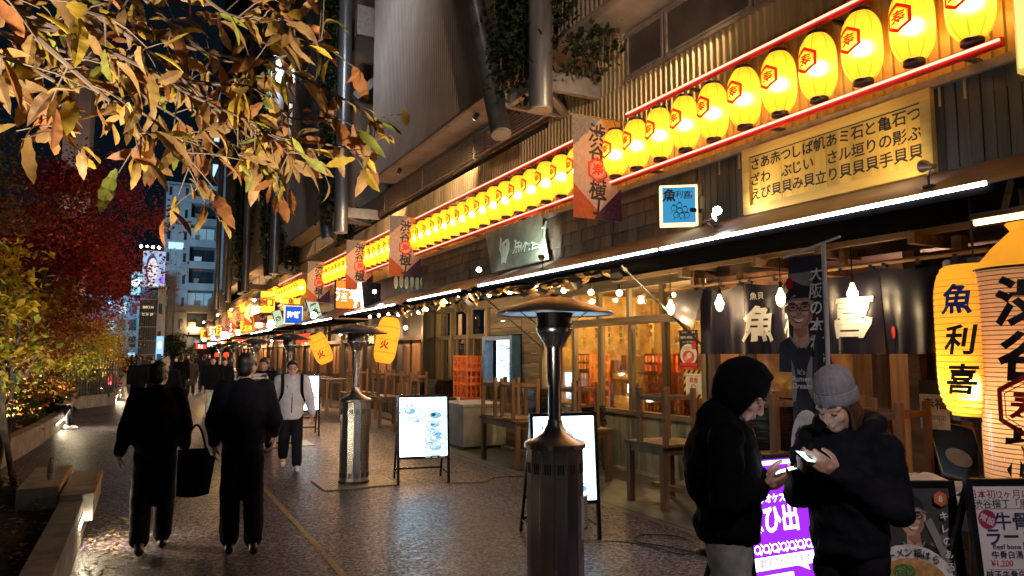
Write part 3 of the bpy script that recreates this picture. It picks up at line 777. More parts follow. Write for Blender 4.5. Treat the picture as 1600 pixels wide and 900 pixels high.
d.text("利", 1.36, .43, .42, edge, bold=.05); d.text("利", 1.36, .43, .41, pale, bold=.015)
d.text("喜", 1.7, .43, .44, edge, bold=.05); d.text("喜", 1.7, .43, .43, pale, bold=.015)
d.text("魚貝百貨店", 1.95, .5, .085, pale, bold=.02, vertical=True)
fish = [(.2,.72),(.3,.62),(.28,.55),(.42,.6),(.55,.62),(.66,.5),(.68,.36),(.62,.2),(.6,.1),(.5,.14),(.4,.1),(.36,.22),(.3,.34),(.22,.42),(.2,.55)]
d.poly(fish, pale); d.line(fish, .016, edge, True)
for i in range(4): d.line([(.3+.07*i, .24), (.34+.07*i, .34), (.3+.07*i, .44), (.34+.07*i, .52)], .012, edge)
d.ell(.48, .5, .03, .03, edge)
d.done('carving', t)

# blue box sign
t = T('box_sign', 'small lit blue box sign with black fish characters and a drawn crew', 'sign', (6.0, 6.8, 3.42))
cream = em('sign_edge_lit', (1, .72, .34), .9)
bs0, bs1, w_, hh = V((5.82, 7.02, 3.44)), V((6.2, 6.74, 3.44)), 0, .52
ux = (bs1 - bs0).normalized(); W = (bs1 - bs0).length; nb = ux.cross(fz)
b = MB(); P = [bs0, bs1, bs1 + fz*hh, bs0 + fz*hh]; b.add(P + [p - nb*.16 for p in P], [(0,1,2,3), (7,6,5,4), (0,4,5,1), (1,5,6,2), (2,6,7,3), (3,7,4,0)]); b.build('case', cream, t)
d = Draw(bs0 + nb*.001, ux, fz); blue = em('sign_blue', (.05, .32, .6), .4)
d.rect(.03, .03, W-.03, hh-.03, blue); d.text("魚", .12, .39, .17, M['ink'], bold=.03, shear=.15); d.text("利", .24, .4, .1, M['ink'], bold=.01, shear=.15); d.text("喜", .34, .39, .11, M['ink'], bold=.01, shear=.15)
d.rect(.385, .34, .405, .39, M['red_ink'])
for i, (a, c) in enumerate(((.17, .22), (.24, .25), (.31, .2), (.2, .13), (.27, .12), (.33, .12), (.24, .18))):
    d.ring(a, c, .035, .007, M['ink'], 12); d.line([(a-.02, c+.03), (a, c+.045), (a+.025, c+.03)], .012, M['ink']); d.line([(a-.015, c-.03), (a-.03, c-.06)], .007, M['ink'])
d.done('print', t)
MB().box(6.1, 6.27, 6.75, 6.78, 3.6, 3.65).build('bracket', M['steel_dark'], t)
MB().box(6.1, 6.27, 6.98, 7.0, 3.6, 3.65).build('bracket', M['steel_dark'], t)

# yellow box sign at the right end and the yellow tube light
t = T('end_sign', 'yellow lit sign box at the right edge beyond the last lantern', 'sign', (6.0, 2.75, 3.95))
MB().box(5.93, 6.1, 2.5, 2.87, 3.97, 5.3).build('case', mat('end_sign_case', (.6, .45, .12), .5, 0, .2, emit=(1, .7, .15, .25)), t)
MB().box(5.915, 5.929, 2.52, 2.85, 4.0, 5.27).build('face', em('end_sign_face', (1, .78, .25), .5), t)
t = T('tube_light', 'yellow fluorescent tube hanging over the bamboo lantern at the right', 'tube light', (5.0, 2.6, 2.7))
MB().tube([(4.98, 2.35, 2.69), (5.0, 2.74, 2.69)], .02, 8).build('tube', em('tube_yellow', (1, .72, .2), 6), t)
b = MB(); b.box(4.97, 5.04, 2.33, 2.76, 2.71, 2.75); b.build('fitting', M['beamwood'], t)
MB().beam((5.0, 2.55, 2.75), (5.1, 2.55, 2.95), .03).build('hanger', M['beamwood'], t)

# ---- far signs
def box_sign(name, label, x0, x1, y, z0, z1, face, txt=None, tm=None, ts=.3, vertical=False, depth=.18, edge_m=None, tilt=0):
    t = T(name, label, 'sign', ((x0+x1)/2, y, z0))
    W, H = x1-x0, z1-z0
    o = MB().box(-W/2, W/2, 0, depth, 0, H).build('case', edge_m or M['gloss_black'], t, local=True)
    d = Draw((-W/2, -.002, 0), (1, 0, 0), (0, 0, 1)); d.rect(.02, .02, W-.02, H-.02, face)
    if txt: d.text(txt, W/2, H/2, ts, tm, bold=.03, vertical=vertical)
    d.done('face', t, local=True)
    t.rotation_euler = (0, tilt, 0); return t
or_e = em('sign_orange', (1, .2, .02), .8); wh_e = em('sign_white', (1, .95, .85), 1.8); ye_e = em('sign_yellow', (1, .5, .04), .8); gr_e = em('sign_pale_green', (.62, .75, .5), .42); bl_e = em('sign_deep_blue', (.02, .1, .55), .55); re_e = em('sign_red', (1, .05, .02), .8)
box_sign('orange_sign', 'lit orange sign with white characters under the third banner', 5.25, 6.1, 21.9, 3.2, 4.1, or_e, "酒場", wh_e, .42)
t = T('sign_frame', 'white edged lit easel sign between two awnings', 'sign', (5.4, 19.9, 3.12))
b = MB(); b.beam((5.33, 19.9, 3.12), (5.45, 19.9, 3.85), .05, .08); b.beam((5.55, 19.9, 3.12), (5.47, 19.9, 3.85), .05, .08); b.build('lit_edge', wh_e, t)
MB().box(5.5, 6.1, 19.95, 20.05, 3.15, 3.86).build('board', M['gloss_black'], t)
# sign of green leaf shapes behind the second banner
t = T('cutout_sign', 'cut-out sign of pale green onion shapes below the second banner', 'sign', (5.8, 17.2, 3.45))
d = Draw((5.5, 16.95, 3.42), (1, 0, 0), (0, 0, 1)); d.poly([(0,.1),(.1,.62),(.5,.72),(.82,.55),(.82,.1)], M['ink'])
lg = mat('cutout_pale', (.62, .66, .42), .6); dg = mat('cutout_green', (.02, .11, .06), .6)
for i in range(6): d.ell(.07 + i*.14, .18 + .03*(i % 2), .055, .17, lg); d.poly([(.02+i*.14, .32), (.07+i*.14, .7), (.12+i*.14, .33)], dg)
d.done('face', t); MB().box(5.52, 6.3, 16.98, 17.02, 3.6, 3.9).build('backing', M['ink'], t)
box_sign('yellow_board', 'big lit yellow board sign with rows of writing, far along the facade', 5.25, 6.0, 38, 3.9, 5.05, ye_e, "横丁", M['red_ink'], .45, False, 3.0)
box_sign('blue_sign', 'lit deep blue sign under the far lantern cluster', 4.95, 5.65, 29, 3.0, 3.72, bl_e, "海鮮", wh_e, .26, edge_m=cream)
box_sign('yellow_sign', 'lit yellow sign directly over the deep blue one', 4.85, 5.6, 29.2, 3.78, 4.05, ye_e, "魚", M['red_ink'], .24)
box_sign('tilted_sign', 'pale green tilted signboard right of the deep blue sign', 5.6, 6.05, 27, 3.05, 3.95, gr_e, "焼鳥", M['ink'], .26, True, tilt=-.3)
box_sign('tilted_sign', 'pale green tilted signboard left of the deep blue sign', 5.45, 5.85, 34, 3.05, 3.85, gr_e, "肉", M['ink'], .26, True, tilt=-.3)
box_sign('red_sign', 'small red lit sign low at the far end of the bars', 5.0, 5.7, 46, 2.3, 2.7, re_e)
box_sign('orange_sign', 'lit orange sign at the farthest end of the building', 4.9, 6.1, 88, 3.2, 4.2, or_e, "横丁", ye_e, .5, depth=.4)
box_sign('orange_sign', 'second lit orange sign low at the farthest end of the building', 4.9, 5.9, 86, 2.4, 3.1, or_e)
box_sign('yellow_sign', 'lit yellow sign among the small far banners', 5.5, 6.3, 52, 3.3, 4.0, ye_e, "酒", M['red_ink'], .4)
box_sign('white_sign', 'bright white sign under the small far banners', 5.4, 6.4, 60, 3.2, 3.9, wh_e)
box_sign('orange_sign', 'lit orange poster sign under the yellow board', 5.5, 5.95, 37.2, 2.95, 3.75, em('sign_soft_orange', (1, .4, .12), .7), "祭", wh_e, .4)
for k, (yy, c) in enumerate(((25.5, 'white'), (35.5, 'white'), (48, 'warm'), (57, 'warm'), (66, 'white'), (76, 'white'), (90, 'white'))):
    t = T('flood_lamp', ['first', 'second', 'third', 'fourth', 'fifth', 'sixth', 'last'][k] + ' bright lamp over the far awnings', 'lamp', (5.35, yy, 3.2))
    MB().sphere((5.35, yy, 3.18), .075 + .0012*yy, 10, 6).build('globe', em('far_lamp_' + c, (.85, .93, 1) if c == 'white' else (1, .75, .4), 26), t)
    MB().beam((5.35, yy, 3.2), (5.6, yy, 3.3), .03).build('arm', M['steel_dark'], t)
for (yy, zz, e) in ((36, 4.4, 160), (46, 4.5, 260), (55, 4.6, 320), (68, 4.6, 130), (80, 4.6, 90)):
    t = T('facade_lamp', f'warm lamp on an arm shining on the far banners, {nth(int((yy-30)/10))}', 'lamp', (4.7, yy, zz)); MB().sphere((4.7, yy, zz), .07, 8, 6).build('globe', em('far_lamp_warm', (1, .75, .4), 26), t); MB().beam((4.7, yy, zz + .05), (6.3, yy, zz + .3), .03).build('arm', M['steel_dark'], t); lamp('POINT', 'facade_light', (4.6, yy - .3, zz), e, (1, .6, .25), t, size=.08)
G3 = 'lantern row far along the facade'
for i in range(26): lantern(i, 5.9, 36.5 + i*.9, 4.9 if i % 9 else 4.7, f'{nth(i)} small lit lantern of the farthest row along the facade', G3, False)
fs_ = [(42.5, 5.5, 6.2, 3.2, 3.8, or_e, 'orange'), (47.5, 5.4, 6.2, 3.2, 3.9, ye_e, 'yellow'), (50, 5.2, 5.8, 2.3, 2.75, ye_e, 'yellow'), (54.5, 5.4, 6.2, 3.3, 4.1, re_e, 'red'), (58, 5.0, 5.7, 2.3, 2.8, or_e, 'orange'), (63, 5.3, 6.2, 3.3, 4.2, ye_e, 'yellow'), (66, 4.9, 5.8, 2.4, 2.9, wh_e, 'white'), (70, 5.2, 6.2, 3.4, 4.4, or_e, 'orange'), (76, 5.0, 6.2, 3.2, 4.2, ye_e, 'yellow'), (79, 4.8, 5.8, 2.3, 3.0, re_e, 'red'), (33, 5.3, 5.9, 2.35, 2.7, or_e, 'orange'), (30.5, 5.2, 5.7, 2.35, 2.65, ye_e, 'yellow')]
for i, (yy, a, c, z0, z1, m_, cn) in enumerate(sorted(fs_)): box_sign(cn + '_sign', f'small lit {cn} sign, {nth(i)} by distance along the far bar fronts', a, c, yy, z0, z1, m_, "酒" if i % 2 else "串", M['red_ink'] if cn == 'yellow' else wh_e, (z1-z0)*.8)
# building of the bars goes on beyond: lit fronts far away
t = T('far_annex', 'far dark end of the bar row beyond the last banners', 'building', (6, 66, 0))
MB().box(5.9, 14, 62.2, 100, 2.9, 7.5).build('upper_wall', M['clad'], t)
MB().box(6.6, 14, 62.2, 100, 0, 2.9).build('front_wall', warm_back, t)
for k in range(9): MB().beam((6.5, 63+k*4, 0), (6.5, 63+k*4, 2.9), .2).build('post', M['darkwood'], t)
MB().box(4.9, 6.6, 62.2, 100, 2.75, 2.9).build('awning', M['awning'], t)

# ================================================================= CURTAIN, BULBS, FLAG
M['noren'] = mat('curtain_cloth', (.019, .016, .034), .36, 0, .25, 3, .05, 60, trans=.12)
t = T('shop_curtain', 'dark navy cloth curtain with white characters over the entrance', 'curtain', (6.2, 6.7, 1.8))
MB().tube([(6.2, 7.4, 2.655), (6.2, 3.3, 2.665)], .022, 8).build('rod', M['beamwood'], t)
ed = [6.72, 5.98, 5.1, 4.3, 3.5]
def cw(y, v):   # folds: x offset
    return .05*math.sin(y*9 + 1) * (1 - v*.75) + .03*math.sin(y*21)*(1-v)
for i in range(4):
    a, c = ed[i] - .006, ed[i+1] + .006
    def fn(u, v, a=a, c=c):
        y = a + (c-a)*u; sag = -.05*math.sin(u*PI)*(v**3)
        return (6.2 + cw(y, v), y, 1.8 + .82*v + sag)
    MB().grid(fn, 26, 14).build('cloth_panel', M['noren'], t, smooth=True)
    for k in range(3):
        yy = a + (c-a)*(.08 + .42*k)
        MB().grid(lambda u, v, yy=yy: (6.2 + .024*math.cos(v*2*PI) , yy - .02 + .04*u, 2.645 + .04*math.sin(v*2*PI) - .0), 1, 8).build('loop', M['noren'], t)
# the folded back end of the curtain
MB().grid(lambda u, v: (6.13 - .1*u*(1-v), 7.2 - .5*u - .1*v, 2.3 + .3*v - .32*u*(1-v)*.6), 8, 8).build('folded_end', M['noren'], t, smooth=True)
MB().grid(lambda u, v: (6.2 + .03*math.sin(u*12), 3.5 - .4*u, 2.58 + .05*u - (.55 - .45*u)*(1-v)), 10, 6).build('folded_end', M['noren'], t, smooth=True)
wp = lambda a, b: .018 - cw(6.72 - a, b/.76)
d = Draw((6.2, 6.72, 1.8), (0, -1, 0), (0, 0, 1), warp=wp)
clw = mat('curtain_print', (.9, .88, .85), .7, 0, .05)
for ch, x, y, s, bo in (("魚", .94, .34, .42, .03), ("利", 1.5, .36, .4, .03), ("喜", 2.14, .37, .44, .03)):
    vs, fs = text_geo(ch, s, bo); d.mat(clw)
    bm = bmesh.new(); bv = [bm.verts.new(v) for v in vs]
    for f in fs:
        try: bm.faces.new([bv[i] for i in f])
        except ValueError: pass
    for k in range(-8, 9): bmesh.ops.bisect_plane(bm, geom=bm.verts[:]+bm.edges[:]+bm.faces[:], plane_co=(k*.035, 0, 0), plane_no=(1, 0, 0))
    bm.verts.index_update(); d.add([d.P(x + v.co.x + .14*v.co.y, y + v.co.y) for v in bm.verts], [tuple(v.index for v in f.verts) for f in bm.faces]); bm.free()
d.ell(2.53, .2, .035, .06, M['red_ink']); d.text("三羽小", 2.53, .2, .03, clw, vertical=True)
d.text("魚貝", .92, .66, .09, clw)
d.done('lettering', t)

M['bulb'] = em('bulb_glow', (1, .66, .3), 24)
M['bulb_glass'] = em('edison_glass', (1, .62, .22), 5)
def edison(y, z, i):
    t = T('light_bulb', ['hanging bulb left of the curtain', 'hanging bulb in front of the left curtain panel', 'hanging bulb beside the flag, over the second character', 'hanging bulb over the right part of the curtain'][i], 'bulb', (6.0, y, z), 0, 'bulbs hanging by the curtain')
    MB().lathe([(.014, .08), (.02, .06), (.034, .02), (.046, -.03), (.046, -.06), (.036, -.095), (.012, -.12)], 14, (6.0, y, z)).build('glass', M['bulb_glass'], t, smooth=True)
    MB().sphere((6.0, y, z-.03), (.05, .05, .06), 8, 6).build('glow', em('edison_core', (1, .8, .5), 16), t)
    MB().lathe([(.02, .08), (.022, .14), (.01, .15)], 10, (6.0, y, z)).build('socket', M['black'], t)
    lamp('POINT', 'bulb_light', (6.0, y, z-.15), 3, (1, .7, .36), t, size=.04)
    MB().tube([(6.0, y, z+.15), (6.0, y, z+.42)], .006, 5).build('cord', M['wire'], t)
for i, (y, z) in enumerate(((7.07, 2.42), (6.2, 2.42), (5.3, 2.42), (4.44, 2.4))): edison(y, z, i)
# string of round bulbs and bunting along the awning
bunt = mat('bunting_cloth', (.5, .33, .16), .8, 0, .6, 8, trans=.3); bd_ = mat('bunting_dark', (.05, .045, .06), .8, 0, .4, trans=.2)
pos = [(7.35, 2.58), (8.0, 2.64), (8.7, 2.72), (9.5, 2.82), (10.4, 2.83), (11.2, 2.84), (12.0, 2.9), (12.6, 2.88), (13.2, 2.86), (13.7, 2.76), (14.3, 2.76), (14.8, 2.72), (15.5, 2.74), (16.2, 2.74), (17.0, 2.78), (17.8, 2.8), (18.6, 2.8)]
for i, (y, z) in enumerate(pos):
    t = T('string_bulb', f'{nth(i)} round bulb of the string, counted from the diagonal pole leftward', 'bulb', (5.4, y, z), 0, 'string of round bulbs under the awning')
    MB().sphere((5.4, y, z), .038, 10, 7).build('globe', M['bulb'], t, smooth=True)
    MB().tube([(5.4, y, z+.045), (5.4, y, z+.11)], .018, 6).build('socket', M['black'], t)
    if i % 2 == 0: lamp('POINT', 'bulb_light', (5.4, y, z-.05), 14, (1, .66, .3), t, size=.04)
def bunting(y0, y1, z, label, drop):
    t = T('bunting', label, 'bunting', (5.42, y0, z))
    n = int((y1-y0)/.16)
    b1, b2 = MB(), MB()
    for i in range(n):
        a = y0 + i*.16; o = b1 if i % 2 else b2; dr = drop*random.uniform(.5, 1.2); tw = random.uniform(-.08, .08)
        o.grid(lambda u, v, a=a, dr=dr, tw=tw: (5.36 + .12*math.sin(v*4 + a*7)*(1-v) + tw*u*(1-v), a + .2*u + .04*math.sin(v*6+a), z + .02*math.sin(a*5) - dr*(1-v)*(1 - .5*abs(u-.5)) - .05*math.sin(a*2.2)), 3, 4)
    b1.build('crumpled_cloth', bunt, t, smooth=True); b2.build('dark_cloth', bd_, t, smooth=True)
    MB().tube([(5.4, y0 + (y1-y0)*i/20, z + .03 + .02*math.sin(i)) for i in range(21)], .008, 5).build('string', M['wire'], t)
bunting(7.3, 11.3, 2.87, 'dark and ochre bunting under the near awning behind the heater hood', .17)
bunting(11.6, 16.2, 2.95, 'crumpled ochre bunting hanging among the round bulbs', .3)
def strut(p, q, label):
    t = T('awning_pole', label, 'pole', p, 0, 'diagonal awning poles')
    MB().tube([p, q], .017, 8).build('pole', M['chrome'], t); MB().tube([p, V(p) + (V(q)-V(p))*.06], .028, 8).build('collar', M['steel'], t)
strut((5.25, 7.1, 2.9), (6.68, 7.18, 1.87), 'diagonal pole from the awning edge to the wall near the curtain')
strut((5.25, 11.4, 2.92), (6.68, 11.5, 1.9), 'diagonal pole behind the nearest heater')

# tall flag with a printed cook
t = T('advert_flag', 'tall dark advertising flag with a smiling cook and white vertical writing', 'flag', (4.3, 3.4, 0))
MB().tube([(4.3, 3.4, .02), (4.3, 3.4, 2.6)], .016, 8).build('pole', mat('flag_pole', (.6, .6, .62), .35, .2, .1), t)
MB().tube([(4.3, 3.26, 2.62), (4.3, 3.76, 2.53)], .009, 6).build('crossbar', M['white'], t)
b = MB(); b.box(4.1, 4.5, 3.2, 3.6, 0, .06); b.build('foot', M['black'], t)
fw_, fh_ = .28, 1.72
wp = lambda a, b: .02*math.sin(a*11 + b*1.5) + .012*math.sin(b*6)
fl_dark = mat('flag_dark', (.03, .03, .045), .6, 0, .4, 2, trans=.1); skin_p = mat('print_skin', (.62, .36, .25), .6, 0, .1); hair_p = mat('print_dark', (.02, .018, .02), .6); grey_p = mat('print_grey', (.3, .29, .29), .6); shade_p = mat('print_skin_line', (.25, .1, .07), .6)
soup = mat('print_soup', (.6, .3, .1), .6, 0, .3, 20); wprint = mat('print_white', (.82, .78, .74), .6); egg = mat('print_noodle', (.75, .55, .25), .6, 0, .3, 30); leafg = mat('print_onion', (.1, .2, .06), .6, 0, .5, 40)
def gridpanel(o, ux, W, H, m, name, parent, local=False, warp=wp, nx=10, ny=26):
    o = V(o); ux = V(ux).normalized(); n = ux.cross(V((0, 0, 1)))
    return MB().grid(lambda u, v: o + ux*W*u + V((0, 0, 1))*H*v + n*warp(W*u, H*v), nx, ny).build(name, m, parent, local, smooth=True)
fo = V((4.29, 3.7, .8))
gridpanel(fo, (0, -1, 0), fw_, fh_, fl_dark, 'cloth', t)
def cook(d, cx, cy, s, cap=hair_p, shirt=hair_p, glasses=True):
    P = lambda x, y: (cx + x*s, cy + y*s)
    d.poly([P(-.95, -1.9), P(.95, -1.9), P(.8, -1.05), P(.3, -.8), P(-.3, -.8), P(-.8, -1.05)], shirt)
    d.poly([P(-.25, -1.05), P(0, -1.2), P(.25, -1.05), P(.22, -.5), P(-.22, -.5)], skin_p)
    d.line([P(-.36, -.82), P(-.1, -1.2)], .06*s, grey_p); d.line([P(.36, -.82), P(.1, -1.2)], .06*s, grey_p)
    d.ell(cx - .43*s, cy - .05*s, .07*s, .12*s, skin_p); d.ell(cx + .43*s, cy - .05*s, .07*s, .12*s, skin_p)
    d.poly([P(.42*math.cos(a), (.55 if math.sin(a) < 0 else .5)*math.sin(a) - .08) for a in [2*PI*i/28 for i in range(28)]], skin_p)
    d.poly([P(-.46, .12), P(-.44, .42), P(-.25, .62), P(0, .68), P(.25, .62), P(.44, .42), P(.46, .12), P(.25, .24), P(-.25, .24)], cap)
    sh_ = mat('print_skin_shade', (.42, .2, .12), .6, 0, .12); hl_ = mat('print_skin_light', (.75, .5, .38), .6, 0, .08)
    d.poly([P(.42, .1), P(.4, -.25), P(.2, -.56), P(.0, -.62), P(.2, -.4), P(.3, -.1)], sh_); d.ell(cx - .2*s, cy - .17*s, .1*s, .07*s, hl_); d.ell(cx + .17*s, cy - .17*s, .08*s, .06*s, hl_); d.ell(cx - .06*s, cy + .16*s, .16*s, .05*s, hl_); d.poly([P(-.22, -.62), P(.22, -.6), P(.2, -.82), P(0, -.9)], sh_); d.ell(cx + .0*s, cy - .13*s, .035*s, .05*s, hl_)
    d.line([P(-.46, .12), P(-.25, .25), P(.25, .25), P(.5, .1)], .05*s, grey_p); d.ell(cx - .19*s, cy, .028*s, .022*s, hair_p); d.ell(cx + .19*s, cy, .028*s, .022*s, hair_p)
    if glasses:
        for a in (-.19, .19): d.ring(cx + a*s, cy + .0*s, .15*s, .022*s, hair_p, 14, ry=.1*s); d.line([P(a-.08, .0), P(a, .03), P(a+.08, .0)], .025*s, hair_p)
        d.line([P(-.05, .0), P(.05, .0)], .02*s, hair_p)
    for a in (-.2, .2): d.line([P(a-.1, .12), P(a, .15), P(a+.1, .12)], .03*s, hair_p)
    d.line([P(.0, -.02), P(.06, -.18), P(-.05, -.2)], .022*s, shade_p)
    d.poly([P(-.17, -.3), P(0, -.34), P(.17, -.3), P(.1, -.41), P(0, -.44), P(-.1, -.41)], wprint); d.line([P(-.19, -.28), P(0, -.33), P(.19, -.28)], .02*s, shade_p)
d = Draw(fo, (0, -1, 0), (0, 0, 1), warp=lambda a, b: wp(a, b) + .004)
d.poly([(0, .65), (.21, .65), (.21, 1.6), (0, 1.6)], grey_p)
cook(d, .1, 1.34, .25)
d.rect(.205, .4, .28, 1.66, hair_p)
for i, ch in enumerate("大阪の本格ラーメン"): d.text(ch, .24, 1.58 - i*.125, .115, wprint, bold=.02, shear=.1)
d.text("It's\nRamen\nDream", .1, .82, .055, wprint, bold=.01)
d.ell(.03, 1.52, .03, .045, M['red_ink'])
d.ell(.14, .3, .14, .3, wprint); d.ell(.14, .18, .115, .16, soup); d.ell(.16, .2, .06, .06, egg); d.text("せけ", .14, .45, .08, hair_p, bold=.01); d.ell(.1, .22, .04, .05, leafg)
d.done('print', t)

# ================================================================= BIG LANTERNS
M['lan_big'] = paper_glow('big_lantern_paper', (1, .43, .035), .24, .4, .8)
M['blind'] = paper_lit('bamboo_blind', (.92, .54, .27), .11)
rib_m = mat('bamboo_rib', (.3, .16, .04), .7, 0, .2, emit=(1, .4, .03, .1))
def wrap_text(parent, ch, R, phi, x, z, size, m, bold=.03, name='lettering', shear=.1, loc=None):
    vs, fs = text_geo(ch, size, bold); vs = [V((v.x + shear*v.y + x, v.y, 0)) for v in vs]
    ov, of = bend_mesh(vs, fs, R, phi, 12)
    me = bpy.data.meshes.new(name); me.from_pydata([v + V((0, 0, z)) for v in ov], [], of)
    return link(name, me, m, parent, True)
t = T('paper_lantern', 'tall barrel shaped yellow lantern with large blue and black characters', 'lantern', (5.24, 2.9, 1.9))
prof = []; R = .262
for i in range(25):
    a = -1 + 2*i/24; rr = R * (1 - .3*abs(a)**6); prof.append((rr, a*.53))
    if i < 24: prof.append((rr - .004, (a + 1/24)*.53))
MB().lathe(prof, 40, caps=False).build('paper_body', M['lan_big'], t, True, True)
s = MB()
for i in range(24): a = -1 + 2*(i+.5)/24; s.tube([(( R*(1-.3*abs(a)**6) + .0)*math.cos(q), (R*(1-.3*abs(a)**6))*math.sin(q), a*.53) for q in [2*PI*k/40 for k in range(41)]], .0022, 4, False)
s.build('rib', rib_m, t, True)
MB().lathe([(.17, .525), (.19, .53), (.19, .57), (.05, .575)], 20).build('top_cap', M['black'], t, True); MB().lathe([(.05, -.57), (.18, -.565), (.18, -.53)], 20).build('bottom_cap', M['black'], t, True)
MB().sphere((0, 0, -.34), .055, 10, 7).build('bulb', em('big_bulb', (1, .72, .26), 60), t, True)
MB().tube([(0, 0, .57), (0, 0, 1.05)], .008, 5).build('cord', M['wire'], t, True)
toc = math.atan2(-2.9, -5.24)
bl_ink = mat('ink_blue', (.015, .05, .3), .7)
RR = R + .006
for ch, z, m_, s_ in (("魚", .28, bl_ink, .215), ("利", .0, M['ink'], .215), ("喜", -.27, M['ink'], .215)): wrap_text(t, ch, RR, toc, -.115, z, s_, m_, .025, shear=.18)
for i, ch in enumerate("魚貝百貨店"): wrap_text(t, ch, RR, toc, .06, .38 - i*.072, .065, M['ink'], .008, shear=0)
d = Draw((0, 0, 0), (1, 0, 0), (0, 1, 0), step=0)
d.line([(.1, .0), (.12, .06), (.18, .08), (.22, .03), (.21, -.03), (.17, -.05), (.12, -.03)], .006, M['ink']); d.ring(.15, .035, .015, .005, M['ink'], 10); d.line([(.11, -.05), (.1, -.12), (.16, -.1), (.2, -.13), (.22, -.07)], .006, M['ink']); d.line([(.13, -.07), (.17, -.08), (.2, -.07)], .005, M['ink'])
ov, of = bend_mesh([V(v) for v in d.v], d.f, RR, toc, 12)
me = bpy.data.meshes.new('drawing'); me.from_pydata(ov, [], of); link('drawing', me, M['ink'], t, True)

t = T('blind_lantern', 'largest lantern wrapped in bamboo blind and clear film at the right edge', 'lantern', (5.29, 2.57, 1.67))
R = .325; prof = []
for i in range(47): z = -.7 + 1.4*i/46; prof += [(R, z), (R - .003, z + .013)]
MB().lathe(prof, 44, caps=False).build('blind_body', M['blind'], t, True, True)
s = MB()
for i in range(46): z = -.69 + 1.4*i/46; s.lathe([(R+.002, z-.0028), (R+.003, z+.0028)], 44, caps=False)
s.build('rib', mat('blind_rib', (.22, .12, .05), .7, 0, .2), t, True)
MB().lathe([(R+.004, .7), (R+.01, .705), (R*.62, .86), (.09, .97), (.12, 1.02)], 20, fn=lambda a, z: 1 + (.05*math.sin(a*11) if z > .75 else 0)).build('gathered_top', M['lan_big'], t, True)
MB().lathe([(R+.012, .69), (R+.014, .705)], 40).build('top_rim', M['black'], t, True)
MB().tube([(0, 0, .95), (0, 0, 1.3)], .03, 8).build('hanger', M['black'], t, True)
MB().sphere((0, 0, -.25), .05, 8, 6).build('bulb', em('blind_bulb', (1, .75, .45), 26), t, True)
toc = math.atan2(-2.57, -5.29)
for ch, z in (("渋", .47), ("谷", .12), ("横", -.5)): wrap_text(t, ch, R + .009, toc, -.04, z, .33, M['ink'], .035)
d = Draw((0, 0, 0), (1, 0, 0), (0, 1, 0), step=0); d.hexa(-.05, -.2, .19, M['red_ink'])
ov, of = bend_mesh([V(v) for v in d.v], d.f, R + .009, toc, 16)
me = bpy.data.meshes.new('emblem'); me.from_pydata(ov, [], of); link('emblem', me, M['red_ink'], t, True)
MB().lathe([(R+.03, -.72), (R+.03, .7)], 30, caps=False).build('clear_film', glass('clear_film', (.97, .97, .97), .08), t, True, True)

# tilted cloth lanterns farther on
def tilted(loc, tilt, L, R, label, rz=0):
    t = T('paper_lantern', label, 'lantern', loc); t.rotation_euler = tilt
    prof = [(R*(1 - .35*abs(a)**5), a*L/2) for a in [-1 + 2*i/16 for i in range(17)]]
    MB().lathe(prof, 24, caps=True, fn=lambda a, z: 1 + .02*math.sin(a*8)).build('paper_body', M['lan_big'], t, True, True)
    s = MB()
    for z in (-.28*L, 0, .28*L): s.lathe([(R*1.005, z-.006), (R*1.01, z+.006)], 24, caps=False)
    s.build('rib', rib_m, t, True)
    d = Draw((0, 0, 0), (1, 0, 0), (0, 1, 0), step=0)
    d.text("火", -.02, -.12, .2, M['red_ink'], bold=.05)
    ov, of = bend_mesh([V(v) for v in d.v], d.f, R*1.015, -PI*.62, 10)
    me = bpy.data.meshes.new('print'); me.from_pydata(ov, [], of); link('print', me, M['red_ink'], t, True)
    MB().lathe([(R*.5, L/2), (R*.52, L/2+.05)], 14).build('top_cap', M['black'], t, True)
tilted((5.06, 16, 2.12), (0, .16, 0), 1.06, .26, 'tilted yellow cloth lantern behind the second heater')
tilted((4.2, 19.0, 1.95), (0, -.42, 0), .82, .24, 'leaning yellow lantern with a red mark left of the second heater')
def red_lantern(x, y, z, label):
    t = T('red_lantern', label, 'lantern', (x, y, z), 0, 'small lit red lanterns')
    MB().lathe([(.1, -.15), (.16, -.08), (.17, 0), (.16, .08), (.1, .15)], 14).build('paper_body', em('red_lantern_paper', (1, .06, .02), .8), t, True, True)
    MB().lathe([(.09, .15), (.09, .18)], 10).build('top_cap', M['black'], t, True)
for i, p in enumerate(((5.0, 24.5, 2.35), (5.0, 25.4, 2.35), (5.0, 26.3, 2.35))): red_lantern(*p, ['right', 'middle', 'left'][i] + ' one of three small red lanterns behind the third heater')
for i, p in enumerate(((4.7, 48, 1.75), (4.7, 54, 1.75))): red_lantern(*p, ['hanging red lantern over the crowd, right one', 'hanging red lantern over the crowd, left one'][i])
# short dark curtains of the second bar group
for k, y in enumerate((18.2, 19.0, 19.8)):
    t = T('short_curtain', ['first', 'second', 'third'][k] + ' short dark curtain with white writing behind the second heater', 'curtain', (5.4, y, 2.05), 0, 'short dark curtains')
    MB().grid(lambda u, v: (5.4 + .55*u, y + .03*math.sin(u*9), 2.05 + .52*v), 8, 4).build('cloth', M['noren'], t)
    d = Draw((5.4, y - .04, 2.05), (1, 0, 0), (0, 0, 1)); d.text("酒", .15, .36, .22, clw, bold=.02); d.text("肴", .15, .14, .22, clw, bold=.02); d.text("宴", .41, .36, .22, clw, bold=.02); d.text("会", .41, .14, .22, clw, bold=.02); d.done('lettering', t)

